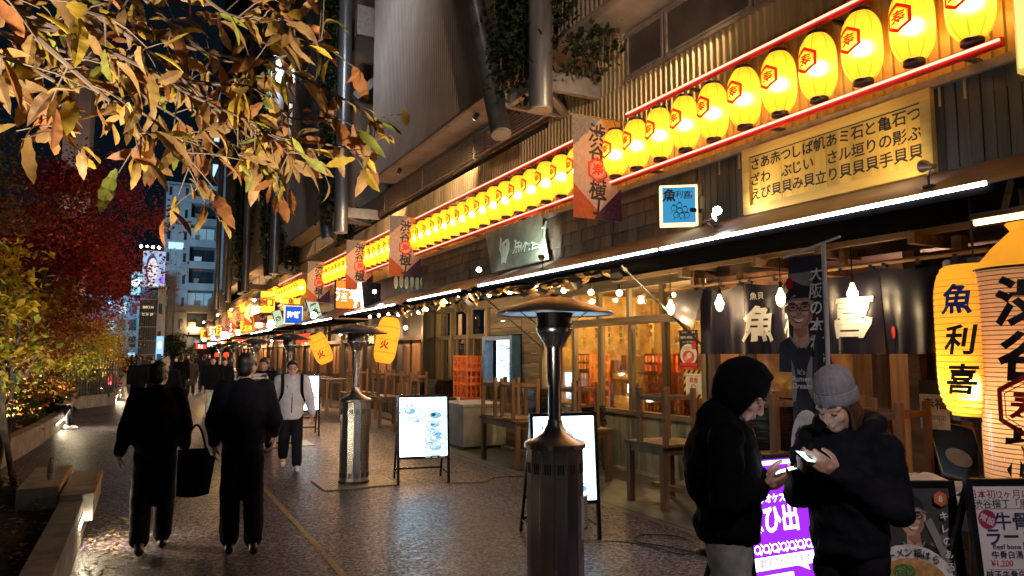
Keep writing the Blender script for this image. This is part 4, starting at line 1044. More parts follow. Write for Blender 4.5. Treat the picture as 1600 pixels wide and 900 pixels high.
# ================================================================= PATIO HEATERS
def heater(y, x, label, full):
    t = T('patio_heater', label, 'patio heater', (x, y, 0), random.random(), 'patio heaters along the lane')
    n = 14; r = .205
    for k in range(n):
        a0, a1 = 2*PI*k/n + .012, 2*PI*(k+1)/n - .012
        b = MB(); p = [V((r*math.cos(a), r*math.sin(a), 0)) for a in (a0, a1)]; q = [v*.97 for v in p]
        z0, z1 = .05, 1.14
        b.add([p[0] + V((0,0,z0)), p[1] + V((0,0,z0)), p[1] + V((0,0,z1)), p[0] + V((0,0,z1)), q[0] + V((0,0,z0)), q[1] + V((0,0,z0)), q[1] + V((0,0,z1)), q[0] + V((0,0,z1))], [(0,1,2,3), (0,4,5,1), (3,2,6,7), (0,3,7,4), (1,5,6,2)])
        pn = b.build('side_panel', M['steel'], t, True)
        if full:
            s = MB(); mid = (p[0]+p[1])/2; tg = (p[1]-p[0]).normalized(); nr = mid.normalized()
            for zc in (1.0, .13):
                for j in (-1, 0, 1): s.obox(mid + nr*.001 + tg*j*.018 + V((0, 0, zc)), tg*.0045, nr*.0012, V((0, 0, .035)))
            tag(s.build('vent_slot', M['black'], pn, True), kind='stuff')
    MB().lathe([(.19, 0), (.215, .01), (.215, .05), (.195, .055)], 28).build('foot_ring', M['steel_dark'], t, True)
    MB().lathe([(.21, 1.13), (.222, 1.135), (.222, 1.165), (.212, 1.175), (.15, 1.195), (.09, 1.235), (.06, 1.29), (.052, 1.33)], 32).build('top_cone', M['hood_steel'], t, True, True)
    MB().lathe([(.047, 1.3), (.047, 1.58), (.054, 1.58), (.054, 1.61), (.06, 1.61), (.06, 1.84), (.066, 1.86)], 24).build('post', M['steel'], t, True, True)
    MB().lathe([(.07, 1.85), (.075, 1.87), (.125, 1.95), (.135, 1.97), (.135, 1.985), (.12, 1.99)], 24).build('burner_funnel', M['steel'], t, True, True)
    b = MB(); b.lathe([(.13, 1.985), (.13, 2.1)], 32); b.lathe([(.134, 1.985), (.14, 1.99), (.14, 1.995), (.134, 2.0)], 24)
    if full:
        for i in range(9): b.lathe([(.1305, 2.002 + i*.011), (.133, 2.007 + i*.011)], 30, caps=False)
    b.build('burner_mesh', M['steel_dark'], t, True)
    h = MB().lathe([(.43, 2.085), (.434, 2.095), (.42, 2.107), (.3, 2.15), (.12, 2.205), (.05, 2.215), (.0, 2.222)], 40, caps=False).build('hood', M['hood_steel'], t, True, True)
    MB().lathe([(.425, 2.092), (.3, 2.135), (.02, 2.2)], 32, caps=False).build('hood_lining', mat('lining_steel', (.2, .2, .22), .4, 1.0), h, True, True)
    b = MB(); b.tube([(0, 0, 2.215), (0, 0, 2.235)], .03, 10)
    for k in range(4):
        a = 2*PI*k/4 + .4; b.tube([(.12*math.cos(a), .12*math.sin(a), 2.0), (.3*math.cos(a), .3*math.sin(a), 2.12)], .004, 4)
    b.build('hood_brackets', M['steel_dark'], t, True)
    return t
h1 = heater(4.42, 2.66, 'nearest steel patio heater in the foreground', True)
lb = Draw((0, 0, 0), (1, 0, 0), (0, 1, 0), step=0)
h1.rotation_euler.z = .1
sx = V((math.cos(-.2), math.sin(-.2), 0)); d = Draw(V((.21*math.cos(-1.0), .21*math.sin(-1.0), .5)), V((math.cos(.45), math.sin(.45), 0)), (0, 0, 1), step=.001); d.rect(0, 0, .07, .3, M['white']); d.rect(.0, .07, .07, .085, M['red_ink'])
for i in range(11): d.line([(.008, .28 - i*.018), (.06, .28 - i*.018)], .005, M['ink'])
d.done('label_sticker', h1, True)
heater(9.94, 2.7, 'second nearest steel patio heater, left of the lit menu stand', True)
for i, y in enumerate((14.9, 19.9, 25.0, 30.0)): heater(y, 2.66 + .02*i, ['third patio heater, behind the man in the light jacket', 'fourth patio heater, behind the two men seen from behind', 'fifth patio heater, far down the lane', 'last patio heater, far down the lane'][i], False)
t = T('checker_plate', 'square ribbed metal plate under the second patio heater', 'floor plate', (2.7, 9.95, 0))
b = MB().box(2.2, 3.22, 9.5, 10.4, .004, .014).build('plate', mat('plate_metal', (.3, .26, .2), .5, .5, .3), t)
b = MB()
for i in range(24): b.box(2.22 + i*.041, 2.232 + i*.041, 9.52, 10.38, .0145, .019)
b.build('ribs', mat('plate_metal2', (.34, .3, .23), .45, .5, .3), t)
t = T('floor_plate', 'pale metal floor plate behind the man in the light jacket', 'floor plate', (2.6, 14.6, 0)); MB().box(2.1, 3.1, 14.3, 15.2, .004, .014).build('plate', MATS['plate_metal'], t)

# ================================================================= STANDING SIGNS
def aframe(loc, rz, W, H, label, draw, z0=.36, frame=None, name='lit_sign', lean=.13, cat='menu stand'):
    """front leaf leans back; draw(d, w, h) prints on the face"""
    t = T(name, label, cat, loc, rz); fr = frame or M['gloss_black']
    P = lambda x, z, o=0: V((x, lean*(z/H) - o*math.cos(lean), z))
    tw = .035
    b = MB()
    for s in (-1, 1): b.beam(P(s*(W/2-tw/2), 0), P(s*(W/2-tw/2), H), tw, .035)
    b.beam(P(-W/2+tw, H-tw/2), P(W/2-tw, H-tw/2), .035, tw); b.beam(P(-W/2+tw, z0), P(W/2-tw, z0), .035, tw)
    b.build('front_frame', fr, t, True)
    b = MB(); Q = lambda x, z: V((x, lean*2 + .32 - (lean + .32)*(z/H), z))
    for s in (-1, 1): b.beam(Q(s*(W/2-.03), 0), Q(s*(W/2-.03), H-.01), .03)
    for z in (.14, .36): b.beam(Q(-W/2+.04, z), Q(W/2-.04, z), .025)
    b.build('rear_frame', fr, t, True)
    b = MB(); 
    for s in (-1, 1): b.beam(P(s*(W/2-.018), .13), Q(s*(W/2-.03), .13), .018)
    b.build('spreader', fr, t, True)
    ux, uy = V((1, 0, 0)), (P(0, H) - P(0, 0)).normalized(); o = P(-W/2 + tw, z0 + tw/2, -.004)
    w_, h_ = W - 2*tw, (P(0, H-tw) - P(0, z0+tw/2)).length
    b = MB(); c = P(0, (z0 + H - tw/2)/2, 0) + V((0, .012, 0)); b.obox(c, (w_/2, 0, 0), uy*h_/2, ux.cross(uy)*-.008); b.build('light_box', fr, t, True)
    d = Draw(o + V((0, -.004, 0)), ux, uy); draw(d, w_, h_); d.done('printed_face', t, True)
    return t
M['screen'] = em('sign_screen', (.56, .83, 1), 3.0)
scr_b = em('screen_print_blue', (.2, .5, .85), .5); scr_g = em('screen_print_grey', (.5, .65, .72), .55); scr_d = em('screen_print_dark', (.04, .12, .2), .25); scr_y = em('screen_print_cream', (.9, .85, .7), .55)
def dishes(seed, title=True):
    R_ = random.Random(seed)
    def f(d, w, h):
        d.rect(0, 0, w, h, M['screen'])
        if title: d.text("鮮魚", w*.22, h*.86, h*.07, scr_d, bold=.03, rot=.1)
        d.text("お食事", w*.62, h*.9, h*.045, scr_b, bold=.02)
        for i in range(26): d.line([(w*R_.uniform(.05, .5), h*(.06 + i*.031)), (w*R_.uniform(.55, .95), h*(.06 + i*.031))], .004, scr_y if i % 3 else scr_g)
        for i in range(9):
            cx, cy, r = w*R_.uniform(.15, .85), h*(.12 + .078*i), w*R_.uniform(.12, .22)
            d.ring(cx, cy, r, r*.22, scr_g, 16, ry=r*.6); d.ell(cx, cy + r*.12, r*.62, r*.33, scr_b); d.ell(cx - r*.2, cy + r*.18, r*.22, r*.16, scr_d if i % 2 else scr_y)
            for j in range(3): d.line([(cx - r + j*r*.7, cy - r*.8), (cx - r*.5 + j*r*.7, cy - r*.8)], .006, scr_g)
    return f
aframe((3.54, 9.42, 0), -.2, .74, 1.22, 'glowing white menu stand right of the second heater', dishes(3))
aframe((3.7, 5.93, 0), -.22, .7, 1.22, 'glowing white menu stand behind the nearest heater', dishes(8), lean=.1)
aframe((3.3, 16, 0), -.1, .5, 1.34, 'glowing menu stand behind the man in the light jacket', dishes(5), z0=.55)
pos_w = mat('poster_cream_glow', (.7, .5, .38), .6, 0, .1, emit=(1, .6, .4, .25)); pos_r = mat('poster_red', (.5, .12, .06), .6)  # faint glow put into the cream paper, which has no lamp behind it
def poster(d, w, h): d.rect(0, 0, w, h, pos_w); d.ell(w*.5, h*.35, w*.35, h*.18, pos_r); d.ell(w*.5, h*.42, w*.25, h*.1, wprint); d.text("ラーメン", w*.5, h*.8, w*.2, pos_r, bold=.02)
aframe((2.62, 16.6, 0), .0, .5, 1.3, 'unlit poster stand with a painted glow left of the man in the light jacket', poster, z0=.5, name='poster_stand')
pur = em('purple_face', (.27, .02, .62), .65); pwh = em('purple_white', (.93, .85, 1), 1.6)
def purple(d, w, h):
    d.rect(0, 0, w, h, pur); d.rect(w*.3, h*.95, w*.85, h*.985, em('sign_top_cyan', (.45, .85, 1), 1.4))
    d.text("お", w*.75, h*.84, h*.11, pwh, bold=.04); d.text("そ", w*.35, h*.85, h*.08, pwh, bold=.03)
    d.text("カラオケスナック", w*.52, h*.68, h*.075, pwh, bold=.035)
    d.text("思ひ出", w*.36, h*.52, h*.24, pwh, bold=.03, sx=.85)
    for i in range(7):
        x = w*(.08 + i*.14); d.ring(x, h*.29, h*.03, h*.012, pwh, 14); d.line([(x, h*.27), (x + w*.05, h*.25), (x + w*.1, h*.3), (x + w*.06, h*.33)], h*.012, pwh)
    d.rect(w*.0, h*.13, w*.98, h*.23, pwh); d.text("朝までやってます", w*.5, h*.18, h*.07, pur, bold=.02)
    d.poly([(w*.7, h*.13), (w*.85, h*.13), (w*.88, h*.08)], pwh); d.rect(w*.0, 0, w*.6, h*.09, pwh)
aframe((4.23, 3.75, 0), -.05, .66, 1.05, 'glowing purple sign with white writing between the couple with phones', purple, z0=.12, cat='sign')
M['poster_dark'] = mat('poster_charcoal', (.075, .07, .072), .5, 0, .3, 2)
def ramen(d, w, h):
    d.rect(0, 0, w, h, M['poster_dark']); d.poly([(0, h*.3), (w, h*.45), (w, h*.75), (w*.6, h*.55), (0, h*.6)], mat('poster_smoke', (.2, .19, .19), .6, 0, .3))
    cook(d, w*.53, h*.8, w*.34)
    d.poly([(w*.66, h*.76), (w*.74, h*.79), (w*.92, h*.5), (w*.84, h*.47)], grey_p)
    d.ell(w*.42, h*.36, w*.5, h*.25, wprint); d.ell(w*.42, h*.33, w*.43, h*.19, soup); d.ell(w*.55, h*.27, w*.22, h*.08, egg); d.ell(w*.28, h*.27, w*.12, h*.07, mat('print_pork', (.4, .2, .13), .6)); d.ell(w*.36, h*.43, w*.13, h*.05, leafg)
    for i in range(18): a = i*2.4; d.line([(w*.36 + w*.1*math.cos(a)*(i/18), h*.43 + h*.04*math.sin(a)*(i/18)), (w*.36 + w*.13*math.cos(a+.6)*(i/18), h*.43 + h*.052*math.sin(a+.6)*(i/18))], .006, mat('print_onion_light', (.3, .42, .14), .6))
    for i, ch in enumerate("ラーメン福はら"): d.text(ch, w*(.12 + i*.1), h*(.56 - .0055*(i-3)**2), w*.1, hair_p, bold=.015, rot=-.09*(i-3))
    for i, ch in enumerate("キレのある鶏白湯"): d.text(ch, w*(.87), h*(.8 - i*.085), w*.105, wprint, bold=.02)
    d.poly([(w*.85 + .045*math.cos(PI/2 + k*PI/3), h*.92 + .045*math.sin(PI/2 + k*PI/3)) for k in range(6)], mat('badge_orange', (.65, .16, .05), .6)); d.text("8", w*.85, h*.92, .05, wprint, bold=.02)
aframe((4.09, 2.66, 0), -.46, .6, 1.03, 'black framed poster stand with a cook and a bowl of noodles', ramen, z0=.14, name='poster_stand', cat='poster stand')
mw = mat('menu_white', (.8, .72, .7), .5, 0, .06); mm = mat('menu_maroon', (.32, .02, .1), .6); mb = mat('menu_navy', (.03, .03, .1), .6); pinkp = mat('menu_pink', (.62, .12, .25), .6)
def menu(d, w, h):
    d.rect(0, 0, w, h, mw)
    for i, tx in enumerate(("日本初!2ヶ月に1度", "渋谷横丁「風」×")): d.text(tx, w*.38, h*(.945 - i*.055), w*.1, mm if i == 0 else mb, bold=.012)
    d.line([(0, h*.86), (w, h*.86)], .003, mb)
    d.ell(w*.13, h*.8, w*.1, w*.1, mm); d.text("常設", w*.13, h*.8, w*.085, mw, bold=.015, rot=-.5)
    d.text("牛骨白湯", w*.58, h*.79, w*.19, mb, bold=.02); d.text("ラーメン", w*.46, h*.7, w*.19, mb, bold=.02); d.text("Beef bone broth ramen", w*.5, h*.645, w*.075, mb, bold=.008)
    y = .6
    for tx, pr_ in (("牛骨白湯ラーメン", "¥1,200"), ("味玉牛骨白湯ラーメン", "¥1,380"), ("特製牛骨白湯ラーメン", "¥1,680")):
        d.text(tx, w*.46, h*y, w*.085, mb, bold=.01); d.text(pr_, w*.22, h*(y-.05), w*.085, pinkp, bold=.01); d.line([(w*.04, h*(y-.082)), (w*.96, h*(y-.082))], .002, grey_p); y -= .11
    d.ell(w*.18, h*.18, w*.14, w*.14, mm); d.text("限定", w*.18, h*.18, w*.09, mw, bold=.015); d.ell(w*.65, h*.12, w*.3, h*.14, grey_p); d.ell(w*.65, h*.13, w*.24, h*.1, soup)
aframe((4.41, 2.2, 0), -.46, .6, 1.09, 'black framed menu stand with printed prices at the lower right corner', menu, z0=.1, name='menu_stand', cat='menu stand')
# upright lit window sign in the blue frame
t = T('window_sign', 'lit blue framed menu window behind the stacked stools', 'sign', (6.6, 13.1, 1.2))
bf = mat('blue_frame', (.06, .18, .42), .5, 0, .2)
for bx in ((12.45, 12.55, 1.15, 2.17), (13.7, 13.84, 1.15, 2.17), (12.55, 13.7, 2.09, 2.17), (12.55, 13.7, 1.15, 1.22)): MB().box(6.5, 6.7, *bx).build('frame', bf, t)
d = Draw((6.66, 13.7, 1.22), fx, fz); d.rect(.25, 0, 1.15, .87, em('window_screen', (.72, .9, 1), .9)); d.ring(.5, .6, .16, .03, scr_b, 20); d.ring(.5, .6, .1, .015, scr_d, 14); d.ring(.65, .2, .13, .025, scr_b, 20); d.ring(.9, .28, .12, .025, scr_b, 20); d.ell(.9, .28, .07, .06, scr_g); d.text("Fresh", .9, .68, .18, scr_d, bold=.02); d.done('printed_face', t)

# ================================================================= FURNITURE
def table(x, y, w_, d_, h, label, rz=0, m=None, group='wooden tables in front of the bars'):
    t = T('wooden_table', label, 'table', (x, y, 0), rz, group); m = m or M['redwood']
    n = max(3, round(d_/.16))
    for i in range(n): MB().box(-w_/2, w_/2, -d_/2 + i*d_/n + .002, -d_/2 + (i+1)*d_/n - .002, h-.035, h).build('top_plank', M['oldwood_y'], t, True)
    b = MB()
    for s in (-1, 1): b.box(-w_/2+.03, w_/2-.03, s*(d_/2-.05)-.015, s*(d_/2-.05)+.015, h-.12, h-.036); b.box(s*(w_/2-.05)-.015, s*(w_/2-.05)+.015, -d_/2+.07, d_/2-.07, h-.12, h-.036)
    b.build('apron', m, t, True)
    for sx in (-1, 1):
        for sy in (-1, 1): MB().box(sx*(w_/2-.055)-.035, sx*(w_/2-.055)+.035, sy*(d_/2-.055)-.035, sy*(d_/2-.055)+.035, 0, h-.036).build('leg', m, t, True)
    MB().box(-.03, .03, -d_/2+.1, d_/2-.1, .16, .22).build('stretcher', m, t, True)
    return t
def stool(x, y, z, label, rz=0, w_=.42, h=.66, flip=True):
    """square stool, turned over with its legs up when flip"""
    t = T('wooden_stool', label, 'stool', (x, y, z), rz, 'wooden stools turned over on the tables')
    f = (lambda a: h - a) if not flip else (lambda a: a)
    def B(x0, x1, y0, y1, z0, z1): a, c = sorted((f(z0), f(z1))); return MB().box(x0, x1, y0, y1, a, c)
    for i in range(3): B(-w_/2, w_/2, -w_/2 + i*w_/3 + .002, -w_/2 + (i+1)*w_/3 - .002, 0, .03).build('seat_plank', M['redwood'], t, True)
    for sx in (-1, 1):
        for sy in (-1, 1): B(sx*(w_/2-.03)-.026, sx*(w_/2-.03)+.026, sy*(w_/2-.03)-.026, sy*(w_/2-.03)+.026, .03, h).build('leg', M['redwood'], t, True)
    for sx in (-1, 1): B(sx*(w_/2-.03)-.014, sx*(w_/2-.03)+.014, -w_/2+.05, w_/2-.05, h-.14, h-.09).build('rail', M['redwood'], t, True)
    for sy in (-1, 1): B(-w_/2+.05, w_/2-.05, sy*(w_/2-.03)-.014, sy*(w_/2-.03)+.014, h-.13, h-.08).build('rail', M['redwood'], t, True)
    return t
table(5.72, 6.86, .74, .74, .74, 'wooden table left of the hooded man with an overturned stool on it')
stool(5.52, 6.62, .74, 'overturned stool on the table left of the hooded man', .05, .5)
table(5.6, 10.5, .78, 1.35, .74, 'long wooden table behind the nearest heater with overturned stools')
stool(5.5, 10.95, .74, 'overturned stool on the left end of the table behind the nearest heater', .03, .5)
stool(5.5, 10.25, .74, 'overturned stool on the right end of the table behind the nearest heater', -.06, .5)
table(5.65, 8.75, .7, .8, .74, 'wooden table partly hidden by the stand behind the nearest heater')
stool(5.6, 8.7, .74, 'overturned stool right of the nearest heater', .1, .48)
table(5.55, 15.4, .75, .9, .74, 'wooden table left of the white cabinet'); stool(5.5, 15.3, .74, 'overturned stool on the table left of the white cabinet', .1, .46)
table(5.5, 17.3, .75, 1.0, .74, 'wooden table under the tilted yellow lantern'); stool(5.45, 17.5, .74, 'overturned stool nearest under the tilted yellow lantern', .0, .46); stool(5.45, 16.95, .74, 'second overturned stool under the tilted yellow lantern', .1, .46)
table(5.4, 19.6, .8, 1.1, .74, 'wooden table behind the second heater'); stool(5.3, 19.4, .74, 'overturned stool behind the second heater', .2, .46)
for i, y in enumerate((22, 24.4, 27, 30)): table(5.3, y, .8, 1.2, .74 + .3*(i < 2), ['tall wooden counter table left of the second heater', 'next tall counter table left of the second heater', 'far wooden table behind the man in the light jacket', 'farthest wooden table down the lane'][i])
# table with stool behind the couple, and brown frames by the door
table(5.9, 5.35, .72, .7, .74, 'wooden table behind the couple with phones'); stool(5.85, 5.3, .74, 'overturned stool behind the couple with phones', -.1, .5)
table(5.75, 3.95, .62, .62, .74, 'wooden table behind the woman in the grey knit cap'); stool(5.7, 3.95, .74, 'overturned stool right of the woman in the grey knit cap', .12, .52)
# white cabinet
t = T('white_cabinet', 'low white chest cabinet with a pale lid beside the stools', 'cabinet', (5.85, 12.9, 0))
wc = mat('cabinet_white', (.33, .34, .36), .45, 0, .25, 2)
MB().box(5.4, 6.3, 12.3, 13.5, .06, .8).build('body', wc, t); MB().box(5.37, 6.33, 12.27, 13.53, .805, .85).build('lid', mat('cabinet_lid', (.42, .4, .38), .4, 0, .25, 4), t)
MB().box(5.42, 6.28, 12.32, 13.48, 0, .06).build('plinth', M['black'], t)
t = T('cup', 'small white cup standing on the white cabinet', 'cup', (5.55, 12.9, .85)); MB().lathe([(.03, 0), (.035, .1), (.03, .1)], 12, (5.55, 12.9, .85)).build('cup_body', M['white'], t)
# trays
def trays(x, y, z, n, label, s=.5):
    t = T('tray_stack', label, 'tray stack', (x, y, z))
    for i in range(n):
        o = MB().box(-s/2, s/2, -s/2, s/2, 0, .012).box(-s/2-.01, -s/2, -s/2, s/2, 0, .022).box(s/2, s/2+.01, -s/2, s/2, 0, .022).build('tray', M['gloss_black'], t, True)
        o.location = (random.uniform(-.02, .02), random.uniform(-.02, .02), i*.032); o.rotation_euler.z = random.uniform(-.06, .06)
trays(6.2, 9.5, .74, 8, 'black trays stacked right of the nearest heater post', .55); trays(6.25, 10.9, .74, 15, 'tall stack of black trays left of the nearest heater post', .42)
trays(6.3, 15.6, .74, 15, 'stack of black trays beside the orange crates outside'); trays(6.2, 16.5, .74, 13, 'stack of black trays farther left than the orange crates'); trays(6.25, 5.75, .74, 18, 'stack of dark trays between the couple with phones', .45)
for x, y in ((6.2, 9.5), (6.25, 10.9), (6.3, 15.6), (6.2, 16.5), (6.25, 5.75)):
    t = T('side_stand', 'dark stand carrying the tray stack at ' + {9.5: 'the right of the nearest heater', 10.9: 'the left of the nearest heater', 15.6: 'the outdoor crates', 16.5: 'the far left of the outdoor crates', 5.75: 'the back of the couple'}[y], 'stand', (x, y, 0)); MB().box(-.3, .3, -.28, .28, .70, .738).build('top', M['darkwood'], t, True)
    for a in (-1, 1):
        for c in (-1, 1): MB().box(a*.26-.025, a*.26+.025, c*.24-.025, c*.24+.025, 0, .699).build('leg', M['darkwood'], t, True)
# crates
M['crate'] = mat('crate_orange', (.75, .17, .025), .45, 0, .2, 3, rnd=.12)
def crate_mesh(w_=.44, d_=.36, h=.31):
    b = MB(); e = .022
    for sx in (-1, 1):
        for sy in (-1, 1): b.box(sx*w_/2 - (e if sx > 0 else 0), sx*w_/2 + (0 if sx > 0 else e), sy*d_/2 - (e if sy > 0 else 0), sy*d_/2 + (0 if sy > 0 else e), 0, h)
    for z0, z1 in ((0, .035), (.135, .17), (h-.028, h)):
        for sy in (-1, 1): b.box(-w_/2+e, w_/2-e, sy*d_/2 - (.012 if sy > 0 else 0), sy*d_/2 + (0 if sy > 0 else .012), z0, z1)
        for sx in (-1, 1): b.box(sx*w_/2 - (.012 if sx > 0 else 0), sx*w_/2 + (0 if sx > 0 else .012), -d_/2+e, d_/2-e, z0, z1)
    for z0, z1 in ((.035, .135), (.17, h-.028)):
        for i in range(3):
            x = -w_/4 + i*w_/4
            for sy in (-1, 1): b.box(x-.016, x+.016, sy*(d_/2-.007)-.004, sy*(d_/2-.007)+.004, z0, z1)
            y = -d_/4 + i*d_/4
            for sx in (-1, 1): b.box(sx*(w_/2-.007)-.004, sx*(w_/2-.007)+.004, y-.016, y+.016, z0, z1)
    b.box(-w_/2+e, w_/2-e, -d_/2+e, d_/2-e, .01, .02)
    return b.mesh('crate_shell')
cm = crate_mesh(); cm.materials.append(M['crate'])
d = Draw((0, 0, 0), (1, 0, 0), (0, 1, 0)); d.ring(0, 0, .035, .008, M['ink'], 8); d.text("禾", 0, 0, .045, M['ink'], bold=.02)
ml = bpy.data.meshes.new('mark'); ml.from_pydata([(-.221, -v[0], v[1] + .16) for v in d.v], [], d.f); ml.materials.append(M['ink'])
def crate(x, y, z, label, group, rz=0):
    t = T('bottle_crate', label, 'crate', (x, y, z), rz, group); share('crate_shell', cm, t); share('mark', ml, t)
rows = ['bottom row', 'second row up', 'third row up', 'top row']; colsn = ['rightmost', 'second from the right', 'third from the right', 'leftmost']
for c in range(4):
    for r in range(4): crate(7.35, 7.7 + c*.38 + (.05 if c > 1 else 0), .56 + r*.312, f'orange crate inside the bar window, {rows[r]}, {colsn[c]} stack', 'orange crates stacked inside the bar window', random.uniform(-.03, .03))
for r in range(3): crate(7.3, 10.75, .87 + r*.312, f'orange bottle crate seen just right of the nearest heater, {["lowest", "middle", "top"][r]} one', 'orange crates behind the nearest heater')
for c in range(2):
    for r in range(3): crate(6.45, 14.2 + c*.4, .83 + r*.312, f'orange bottle crate outside left of the blue window, {["lowest", "middle", "top"][r]} of the {["right", "left"][c]} stack', 'orange crates stacked outside')
t = T('crate_shelf', 'ledge carrying the orange crates outside', 'shelf', (6.4, 14.4, 0)); MB().box(6.15, 6.68, 13.9, 14.9, .79, .828).build('board', M['darkwood'], t); MB().box(6.2, 6.26, 13.95, 14.0, 0, .79).box(6.2, 6.26, 14.8, 14.85, 0, .79).build('leg', M['darkwood'], t)
t = T('low_bench', 'bench carrying the crates inside the bar', 'bench', (7.4, 9, 0)); MB().box(7.1, 7.6, 7.4, 11.1, .52, .555).build('board', M['darkwood'], t)
for y in (7.5, 9.2, 10.9): MB().box(7.15, 7.55, y, y+.06, .03, .52).build('leg', M['darkwood'], t)
MB().box(7.1, 7.6, 10.5, 11.0, .556, .865).build('riser', M['darkwood'], t)

# inside of the bar: shelves, boxes, bottles, paper menu strips, hanging lamps
paper = mat('menu_paper', (.75, .52, .22), .8, 0, .12, 4, trans=.3)
shm = wood('shelf_wood', (.35, .2, .09), 'y', .6, .2)
for z, yy0, yy1, lab in ((1.05, 9.3, 11.5, 'inner shelf with boxes behind the left window'), (1.45, 9.3, 11.5, 'upper inner shelf with boxes behind the left window'), (1.95, 7.3, 9.3, 'pale kitchen shelf above the crates'), (2.3, 7.3, 9.3, 'highest kitchen shelf above the crates')):
    t = T('shelf', lab, 'shelf', (7.9, yy0, z)); MB().box(7.75, 8.2, yy0, yy1, z, z+.03).build('board', shm if z < 1.9 else mat('shelf_pale', (.6, .58, .55), .5), t)
    for y in (yy0+.05, yy1-.1): MB().box(8.15, 8.2, y, y+.05, .03, z).build('post', shm, t)
bx = mat('carton', (.5, .33, .18), .8, 0, .25, rnd=.4); bt = mat('bottle_glass', (.08, .06, .03), .15, 0, .3, rnd=.6); btw = mat('kitchen_ware', (.6, .62, .65), .3, 0, .2, rnd=.4)
kb = 0
for z in (1.08, 1.48):
    y = 9.4; kb = 0
    while y < 11.3:
        a = random.uniform(.2, .38); h = random.uniform(.15, .3)
        t = T('carton', f'{nth(kb)} carton from the right on the {"lower" if z < 1.2 else "upper"} shelf behind the left bar window', 'box', (7.9, y + a/2, z), random.uniform(-.1, .1), 'cartons on the bar shelves'); MB().box(-.14, .14, -a/2, a/2, 0, h).build('box_body', bx, t, True); MB().box(-.145, -.141, -.03, .03, 0, h).build('tape', paper, t, True); y += a + random.uniform(.02, .12); kb += 1
for z in (1.98, 2.33):
    y = 7.4; kb = 0
    while y < 9.2:
        r = random.uniform(.025, .06); h = random.uniform(.1, .24)
        t = T('bottle' if r < .04 else 'kitchen_pot', f'{"bottle" if r < .04 else "pot"}, {nth(kb)} item from the right on the {"lower" if z < 2 else "higher"} kitchen shelf', 'bottle' if r < .04 else 'pot', (7.9, y, z), 0, 'bottles on the kitchen shelf' if r < .04 else 'pots on the kitchen shelf')
        MB().lathe([(r, 0), (r, h*.6), (r*.4 if r < .04 else r*1.1, h*.75), (r*.4 if r < .04 else r*1.1, h)], 10).build('glass' if r < .04 else 'pot_body', bt if r < .04 else btw, t, True); y += r*2 + random.uniform(.02, .1); kb += 1
for i in range(11):
    y = 7.6 + i*.36 + random.uniform(-.05, .05); h = random.uniform(.3, .45); wd = random.uniform(.09, .14)
    t = T('paper_strip', f'yellowed paper menu strip in the bar windows, {nth(i)} from the right', 'menu strip', (6.95, y, 2.28), 0, 'paper menu strips in the bar windows')
    MB().grid(lambda u, v: (6.95 + .01*math.sin(v*4), y - wd/2 + wd*u, 2.28 - h*v), 2, 5).build('paper', paper, t)
    d = Draw((6.935, y + wd/2, 2.28 - h), fx, fz)
    for j, ch in enumerate(random.choice(["日本酒", "焼魚", "さしみ", "貝焼き"])): d.text(ch, wd/2, h - .07 - j*.1, .09, M['ink'], bold=.01)
    d.done('lettering', t)
wl_ = em('ceiling_bulb', (1, .72, .38), 22)
for i, (x, y, z, e) in enumerate(((7.6, 8.3, 2.62, 140), (7.7, 10.2, 2.62, 130), (8.6, 9.2, 2.7, 110), (7.9, 13.2, 2.6, 40), (7.9, 15.6, 2.6, 40))):
    t = T('pendant_lamp', 'lit pendant bulb inside the bar, ' + ['over the crates', 'over the left shelves', 'deep in the kitchen', 'behind the blue menu window', 'behind the outdoor crates'][i], 'lamp', (x, y, z))
    MB().sphere((x, y, z), .05, 10, 7).build('bulb', wl_, t); MB().tube([(x, y, z+.04), (x, y, 2.98)], .008, 5).build('cord', M['wire'], t)
    lamp('POINT', 'pendant_light', (x, y, z-.09), e*.8, (1, .62, .22), t, size=.06)
t = T('kitchen_lamp', 'cool white work lamp over the kitchen counter', 'lamp', (8.9, 7.9, 1.9)); MB().box(8.7, 9.1, 7.5, 8.3, 1.88, 1.9).build('panel', em('kitchen_white', (.75, .9, 1), 6), t)
t = T('pendant_lamp', 'dim warm lamp inside the entrance behind the curtain', 'lamp', (8.2, 5, 2.6)); MB().sphere((8.2, 5, 2.6), .06, 10, 7).build('bulb', wl_, t); lamp('POINT', 'pendant_light', (8.2, 5, 2.5), 40, (1, .55, .45), t, size=.06); MB().tube([(8.2, 5, 2.65), (8.2, 5, 2.98)], .008, 5).build('cord', M['wire'], t)
# lit far bars: pendant bulbs under their awnings
for i, (y, e) in enumerate(((18.0, 70), (21.5, 70), (25, 80), (29, 80), (34, 110), (40, 130), (47, 160), (56, 200))):
    t = T('bar_lamp', ['first', 'second', 'third', 'fourth', 'fifth', 'sixth', 'seventh', 'last'][i] + ' warm lamp under the far awnings, counted from the near end', 'lamp', (6.2, y, 2.5))
    MB().sphere((6.2, y, 2.5), .055, 8, 6).build('bulb', wl_, t); MB().tube([(6.2, y, 2.55), (6.2, y, 2.86)], .008, 5).build('cord', M['wire'], t)
    lamp('POINT', 'bar_light', (6.2, y, 2.4), e*.55, (1, .56, .26), t, size=.05)

